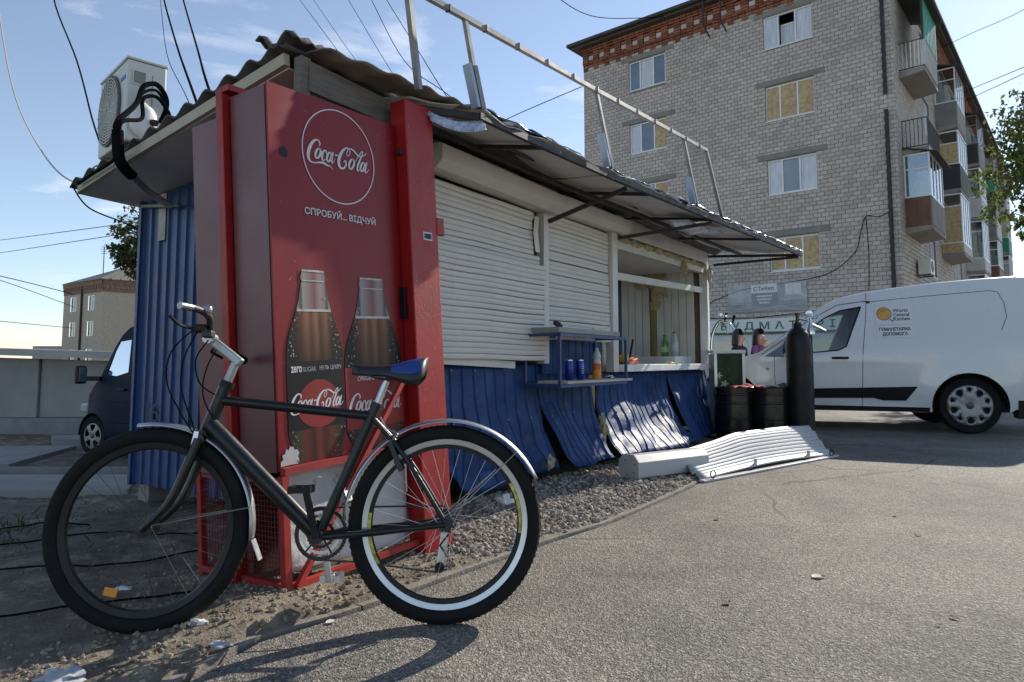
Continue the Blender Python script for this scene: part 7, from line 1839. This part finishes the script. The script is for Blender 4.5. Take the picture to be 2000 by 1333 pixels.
# ------------------------------------------------------------------ people on the bench beyond the van
def skin_body(name, chain, edges, radii, mat_, parent, sub=2):
    me = bpy.data.meshes.new(name); me.from_pydata([tuple(p) for p in chain], edges, [])
    o = bpy.data.objects.new(name, me); COL.objects.link(o); o.parent = parent
    md = o.modifiers.new('skin', 'SKIN'); md.use_smooth_shade = True
    sv = me.skin_vertices[0].data if me.skin_vertices else None
    if sv is None:
        bm = bmesh.new(); bm.from_mesh(me); bm.verts.layers.skin.verify(); bm.to_mesh(me); bm.free(); sv = me.skin_vertices[0].data
    for i, r_ in enumerate(radii):
        rx, ry = r_ if isinstance(r_, tuple) else (r_, r_)
        sv[i].radius = (rx, ry); sv[i].use_root = (i == 0)
    s = o.modifiers.new('sub', 'SUBSURF'); s.levels = sub; s.render_levels = sub
    me.materials.append(mat_)
    return o
def person(label, loc, rz, jacket, hair, arm_up):
    t = thing('person', label, 'person', loc, rz)
    # faces local +X, seated, seat height 0.46
    J = [(0, 0, 0.54), (-0.01, 0, 0.72), (0.0, 0, 0.92), (0.01, 0, 1.03), (0.03, 0, 1.10), (0.05, 0, 1.24)]
    E_ = [(0, 1), (1, 2), (2, 3), (3, 4), (4, 5)]
    Rr = [(0.15, 0.12), (0.13, 0.11), (0.14, 0.11), (0.06, 0.06), (0.05, 0.055), (0.105, 0.115)]
    def limb(pts, rads, root):
        p = root
        for q, r_ in zip(pts, rads): J.append(q); Rr.append(r_); E_.append((p, len(J) - 1)); p = len(J) - 1
        return p
    ends = []
    for s in (-1, 1):
        if arm_up and s == -1: pts = [(0.02, s * 0.15, 0.97), (0.12, s * 0.20, 0.78), (0.16, s * 0.08, 1.02), (0.155, s * 0.05, 1.08)]
        else: pts = [(0.02, s * 0.15, 0.97), (0.04, s * 0.21, 0.74), (0.26, s * 0.10, 0.68), (0.33, s * 0.07, 0.67)]
        ends.append(limb(pts, [0.065, 0.05, 0.036, 0.03], 2))
        limb([(0.10, s * 0.10, 0.54), (0.45, s * 0.11, 0.53), (0.47, s * 0.11, 0.12), (0.52, s * 0.11, 0.05), (0.62, s * 0.12, 0.035)], [0.09, 0.065, 0.05, 0.04, 0.035], 0)
    skin_body('body', J, E_, Rr, mat('skin', (0.48, 0.30, 0.22), 0.6), t)
    for e in ends:
        b = Vector(J[e]); d = (Vector(J[e]) - Vector(J[e - 1])).normalized(); u = d.orthogonal().normalized(); w = d.cross(u)
        for k, (o_, ln) in enumerate(((-0.022, 0.055), (-0.008, 0.065), (0.008, 0.062), (0.022, 0.05), (0.03, 0.035))):
            st = b + u * o_ + d * (0.012 if k < 4 else -0.015)
            MB().tube([st, st + d * ln * 0.6 + w * 0.004 + u * (0.02 if k == 4 else 0), st + d * ln + w * 0.018 + u * (0.03 if k == 4 else 0)], [0.0085, 0.008, 0.006], 6).build('finger', MATS['skin'], t, smooth=60)
    # face details
    MB().add([(0.128, -0.012, 1.20), (0.128, 0.012, 1.20), (0.15, 0, 1.205), (0.125, 0, 1.25)], [(0, 1, 2), (0, 2, 3), (1, 3, 2), (0, 3, 1)]).build('nose', MATS['skin'], t, smooth=80)
    for s in (-1, 1): MB().lathe([(0, 0), (0.010, 0.001), (0.007, 0.004), (0, 0.005)], 8, Matrix.Translation((0.118, s * 0.03, 1.245)) @ Matrix.Rotation(R(90), 4, 'Y')).build('eye', M_BLACK, t)
    MB().box(0.118, 0.127, -0.022, 0.022, 1.165, 1.173).build('mouth', mat('lips', (0.35, 0.12, 0.10), 0.6), t, bevel=0.003)
    # hair, jacket, trousers
    hm = MB()
    def hairf(u, v):
        a = math.pi + (u - 0.5) * R(205); b = v
        z = 1.335 - 0.10 * (1 - math.cos(min(1.0, b * 2) * math.pi / 2)) - 0.20 * max(0.0, b - 0.5) * 2
        r_ = 0.106 * math.sin(min(1.0, b * 2) * math.pi / 2) + 0.006 * math.sin(u * 40) * b + 0.002
        return (0.035 + r_ * 1.06 * math.cos(a) - 0.02 * b, r_ * math.sin(a), z)
    hm.grid(hairf, 34, 14); hm.build('hair', hair, t, smooth=70, solid=0.010)
    K = [0, 1, 2, 3]; jj = [J[i] for i in range(4)] + [J[i] for i in (6, 7, 8)] + [J[i] for i in (15, 16, 17)]
    skin_body('jacket', jj, [(0, 1), (1, 2), (2, 3), (2, 4), (4, 5), (5, 6), (2, 7), (7, 8), (8, 9)], [(0.175, 0.145), (0.16, 0.135), (0.17, 0.135), (0.07, 0.07), 0.085, 0.068, 0.05, 0.085, 0.068, 0.05], jacket, t)
    L = [J[0]] + [J[i] for i in (10, 11, 12)] + [J[i] for i in (19, 20, 21)]
    skin_body('trousers', L, [(0, 1), (1, 2), (2, 3), (0, 4), (4, 5), (5, 6)], [(0.165, 0.135), 0.10, 0.078, 0.062, 0.10, 0.078, 0.062], mat('dark_trousers', (0.02, 0.022, 0.03), 0.9), t)
M_HAIR = mat('dark_hair', (0.018, 0.012, 0.010), 0.5)
person('woman in a black jacket with dark hair seated behind the van bonnet', (3.95, 11.95, 0.13), -40, mat('black_jacket', (0.014, 0.014, 0.016), 0.8), M_HAIR, False)
person('woman in a purple jacket with hand raised to her mouth', (4.33, 12.0, 0.14), -55, mat('purple_jacket', (0.20, 0.075, 0.19), 0.85), M_HAIR, True)
bn2 = thing('bench', 'low wooden bench under the two seated women', 'bench', (3.3, 12.0, 0.004), 2)
for k in range(3): box_part('seat_slat', M_WOOD, bn2, 0, 2.0, -0.22 + k * 0.15, -0.09 + k * 0.15, 0.42, 0.46)
for x in (0.15, 1.75): box_part('leg', M_CONC, bn2, x, x + 0.1, -0.2, 0.2, 0, 0.418)
bn2.location.z = 0.09
for x in (0.15, 1.75): box_part('foot', M_CONC, bn2, x - 0.03, x + 0.13, -0.24, 0.24, -0.085, -0.002)

# ------------------------------------------------------------------ overhead wires
def wire(name, label, pts, r_, m_=M_CABLE, cat='wire', grp='overhead wires'):
    o = MB().tube(catmull(pts, 7), r_, 5).build(name, m_, None, smooth=60, fix=False)
    return tag(o, label, cat, grp)
M_WCAB = mat('white_cable', (0.4, 0.39, 0.37), 0.6)
wire('overhead_wire', 'pale slack cable hanging from the left sky to the kiosk roof corner', [(-4.9, 6.2, 4.6), (-4.68, 6.0, 4.05), (-4.19, 5.6, 3.12), (-3.62, 5.2, 2.47), (-3.18, 4.9, 2.2), (-2.85, 4.6, 2.24), (-2.62, 4.45, 2.1)], 0.006, M_WCAB)
wire('overhead_wire', 'black cable coming down from the top left to the air conditioner', [(-5.2, 7.4, 5.5), (-4.89, 7.0, 4.75), (-4.28, 6.5, 3.84), (-3.79, 6.0, 3.09), (-3.2, 5.2, 2.55), (-2.9, 4.75, 2.2)], 0.008)
wire('overhead_wire', 'thick twisted black cable above the roof, left one of two', [(-8.0, 15, 9.5), (-7.43, 14, 8.59), (-5.59, 11, 6.14), (-3.84, 8, 4.11), (-2.2, 5.2, 2.2)], 0.017)
wire('overhead_wire', 'thin loose cable along the left of the two thick cables', [(-8.1, 15, 9.4), (-7.5, 14, 8.55), (-5.75, 11, 6.0), (-3.9, 8, 4.02), (-2.25, 5.2, 2.15)], 0.006)
wire('overhead_wire', 'thick twisted black cable above the roof, right one of two', [(-7.6, 15, 9.5), (-7.02, 14, 8.59), (-5.25, 11, 6.1), (-3.68, 8, 4.23), (-2.0, 5.0, 2.2)], 0.017)
wire('overhead_wire', 'thin wire left of the roof ridge, first of a fan of wires', [(-9.2, 27.5, 16.4), (-8.42, 26, 15.18), (-5.28, 20, 10.27), (-1.5, 12.5, 4.3)], 0.010)
wire('overhead_wire', 'thin wire above the roof ridge, second of the fan', [(-8.7, 27.5, 16.4), (-7.88, 26, 15.18), (-4.73, 20, 9.98), (-1.0, 12.7, 4.0)], 0.008)
wire('overhead_wire', 'faint wire in the middle of the fan above the red cabinet', [(-7.3, 27.5, 16.6), (-6.49, 26, 15.18), (-3.4, 20, 9.23), (0.2, 13, 2.8)], 0.010)
wire('overhead_wire', 'wire curving behind the first sign frame post', [(-6.1, 27, 16.2), (-5.58, 26, 15.18), (-3.58, 22, 10.86), (-1.85, 20, 8.84), (0.4, 17.5, 6.0)], 0.014)
wire('overhead_wire', 'steeper wire crossing behind the first sign frame post', [(-5.5, 27, 16.4), (-4.97, 26, 15.18), (-3.07, 22, 11.12), (-2.01, 20, 8.92), (-0.2, 16.5, 5.4)], 0.014)
wire('overhead_wire', 'black wire running from the canopy up to the left corner of the brick block', [(-2.5, 30, 10.6), (-0.46, 30, 11.66), (1.4, 30.1, 12.55), (3.2, 30.3, 13.4)], 0.02)
wire('overhead_wire', 'wire sagging from the top to the brick block cornice', [(1.2, 22, 13.7), (1.78, 24, 14.08), (3.44, 26, 14.45), (6.5, 27.4, 15.2)], 0.016)
wire('overhead_wire', 'upper wire at the far left running to the far block roof', [(-46.2, 50, 8.8), (-45.31, 60, 8.4), (-47.75, 74, 8.15)], 0.04)
wire('overhead_wire', 'lower wire at the far left running to the far block wall', [(-46, 50, 9.2), (-45.29, 60, 8.03), (-47.57, 74, 6.73)], 0.03)
wire('overhead_wire', 'low level wire just above the garage roof at the left', [(-44.5, 50, 4.5), (-45.07, 60, 4.4), (-47.66, 74, 4.46)], 0.03)
wire('overhead_wire', 'thin wire in the left sky ending at the dark tree, upper one', [(-40, 50, 9.6), (-34.12, 45, 8.93), (-17.89, 30, 6.9), (-11, 22, 5.6)], 0.018)
wire('overhead_wire', 'thin wire in the left sky ending at the dark tree, lower one', [(-40, 50, 8.6), (-34.07, 45, 8.07), (-17.87, 30, 6.44), (-11, 22, 5.3)], 0.018)
wire('overhead_wire', 'looping wire from the top right corner to the balconies', [(16.5, 32, 14.6), (19.0, 30.5, 15.0), (19.59, 28, 14.81), (18.71, 24, 13.7), (18.4, 22, 13.6)], 0.012)
wire('overhead_wire', 'upper of two wires between the balconies and the right tree', [(23.6, 35.5, 15.0), (23.09, 34, 14.61), (18.77, 24, 11.61), (17.5, 21, 10.7)], 0.016)
wire('overhead_wire', 'lower of two wires between the balconies and the right tree', [(23.8, 35.5, 14.6), (23.2, 34, 14.18), (18.76, 24, 11.38), (17.5, 21, 10.5)], 0.016)
wire('kiosk_cable', 'thin cable hanging below the back roof corner of the kiosk', [kw(-0.92, 1.95, 2.0), kw(-0.8, 1.98, 1.88), kw(-0.6, 1.9, 1.80), kw(-0.4, 1.86, 1.72)], 0.005, M_CABLE, 'cable', 'kiosk cables')
wire('kiosk_cable', 'cable bundle stapled along the left roof edge of the kiosk', [kw(-0.95, 1.8, 1.975), kw(-0.965, 1.6, 2.0), kw(-0.98, 1.35, 2.03), kw(-1.03, 1.15, 2.05)], 0.009, M_CABLE, 'cable', 'kiosk cables')

# ------------------------------------------------------------------ litter and small growth
for i, (lab, pts) in enumerate((
    ('black cable lying across the dirt behind the front wheel, nearest one', [(-2.6, 2.15), (-2.1, 2.32), (-1.6, 2.5), (-1.1, 2.72)]),
    ('black cable lying across the dirt behind the front wheel, middle one', [(-3.2, 2.7), (-2.4, 2.95), (-1.8, 3.0), (-1.45, 3.3)]),
    ('black cable lying across the dirt behind the front wheel, farthest one', [(-3.4, 3.15), (-2.7, 3.3), (-2.1, 3.6), (-1.6, 3.55)]),
    ('looped cable end on the dirt at the left picture edge', [(-3.1, 3.0), (-2.75, 3.25), (-2.9, 3.5), (-2.6, 3.75), (-2.3, 3.8)]))):
    P = [(x, y, ground_z(x, y) + 0.012) for x, y in [tuple(p.to_2d()) for p in catmull([Vector((a, b, 0)) for a, b in pts], 8)]]
    tag(MB().tube(P, 0.0045, 6).build('ground_cable', M_CABLE, None, smooth=60), lab, 'cable', 'cables on the dirt')
def litter(name, label, cat, c, r_, m_, seed, sc):
    z = max(ground_z(c[0], c[1]), 0.0)
    return tag(lump(name, None, (c[0], c[1], z + r_ * sc[2] * 0.6), r_, m_, seed, sc, 0.8), label, cat)
M_BAG = mat('plastic_bag', (0.42, 0.43, 0.45), 0.4, var=0.15, vs=20)
litter('plastic_bag', 'crumpled translucent plastic bag on the dirt at the bottom left', 'bag', (-1.26, 2.0), 0.05, M_BAG, 71, (1.2, 0.9, 0.35))
litter('paper_scrap', 'small white paper scrap on the dirt behind the front wheel', 'paper', (-1.52, 2.75), 0.03, M_WHITE, 72, (1.3, 0.6, 0.25))
litter('paper_scrap', 'white scrap on the sunlit dirt below the front tyre', 'paper', (-1.04, 2.33), 0.02, M_WHITE, 73, (1.3, 0.6, 0.5))
litter('paper_scrap', 'silvery scrap at the edge of the dirt and asphalt', 'paper', (-0.91, 2.2), 0.022, M_BAG, 74, (1.5, 1.0, 0.3))
litter('tissue', 'white tissue lying on the gravel behind the rear wheel', 'tissue', (-0.05, 4.35), 0.05, M_WHITE, 75, (1, 0.8, 0.7))
litter('foam_piece', 'pale foam piece on the gravel below the skirt', 'foam', (0.05, 4.2), 0.035, M_FOAM, 76, (1.1, 0.8, 0.6))
def leaf(label, c, s, rz, m_):
    v = []; n = 8
    for i in range(n + 1):
        t = i / n; w = 0.32 * math.sin(math.pi * t ** 0.8)
        v += [(t - 0.5, w, 0.06 * math.sin(t * 3) + 0.08), (t - 0.5, 0, 0.03 * math.sin(t * 3)), (t - 0.5, -w, 0.06 * math.sin(t * 3) + 0.05)]
    f = [(3 * i + k, 3 * i + k + 1, 3 * i + k + 4, 3 * i + k + 3) for i in range(n) for k in (0, 1)]
    M = Matrix.Translation((c[0], c[1], 0.008)) @ Matrix.Rotation(R(rz), 4, 'Z') @ Matrix.Scale(s, 4)
    tag(MB().add(v, f, M).build('fallen_leaf', m_, None, smooth=60), label, 'leaf', 'leaves on the asphalt')
M_LFP = mat('pale_leaf', (0.40, 0.44, 0.30), 0.6, var=0.2, vs=20); M_LFB = mat('brown_leaf', (0.10, 0.07, 0.045), 0.8, var=0.3, vs=20)
leaf('pale green leaf lying alone in the middle of the asphalt', (1.27, 2.91), 0.06, 5, M_LFP)
leaf('white curled leaf on the asphalt by the rear wheel', (-0.62, 2.42), 0.04, 40, mat('white_leaf', (0.6, 0.58, 0.52), 0.6))
rl = random.Random(44)
for k in range(16):
    leaf('small dark twig or dry leaf scattered on the sunlit asphalt', (0.5 + 4.2 * rl.random(), 2.3 + 3.2 * rl.random()), 0.02 + 0.022 * rl.random(), 360 * rl.random(), M_LFB)
gt = MB()
for k in range(420):
    x, y = -2.95 + 0.55 * rl.gauss(0, 0.55), 3.55 + 0.35 * rl.gauss(0, 0.6); z = ground_z(x, y)
    a = rl.random() * 6.28; h = 0.02 + 0.035 * rl.random(); d = Vector((math.cos(a), math.sin(a), 0))
    q = Vector((-d.y, d.x, 0)) * 0.0018; p = Vector((x, y, z))
    gt.add([p - q, p + q, p + d * h * 0.35 + q * 0.6 + Vector((0, 0, h * 0.7)), p + d * h * 0.8 + Vector((0, 0, h))], [(0, 1, 2), (0, 2, 3)])
o = gt.build('grass', leaf_mat('grass_green', (0.035, 0.06, 0.018), (0.08, 0.11, 0.035)), None, fix=False); o['kind'] = 'stuff'
tag(o, 'thin tuft of green grass on the dirt at the left edge', 'grass')
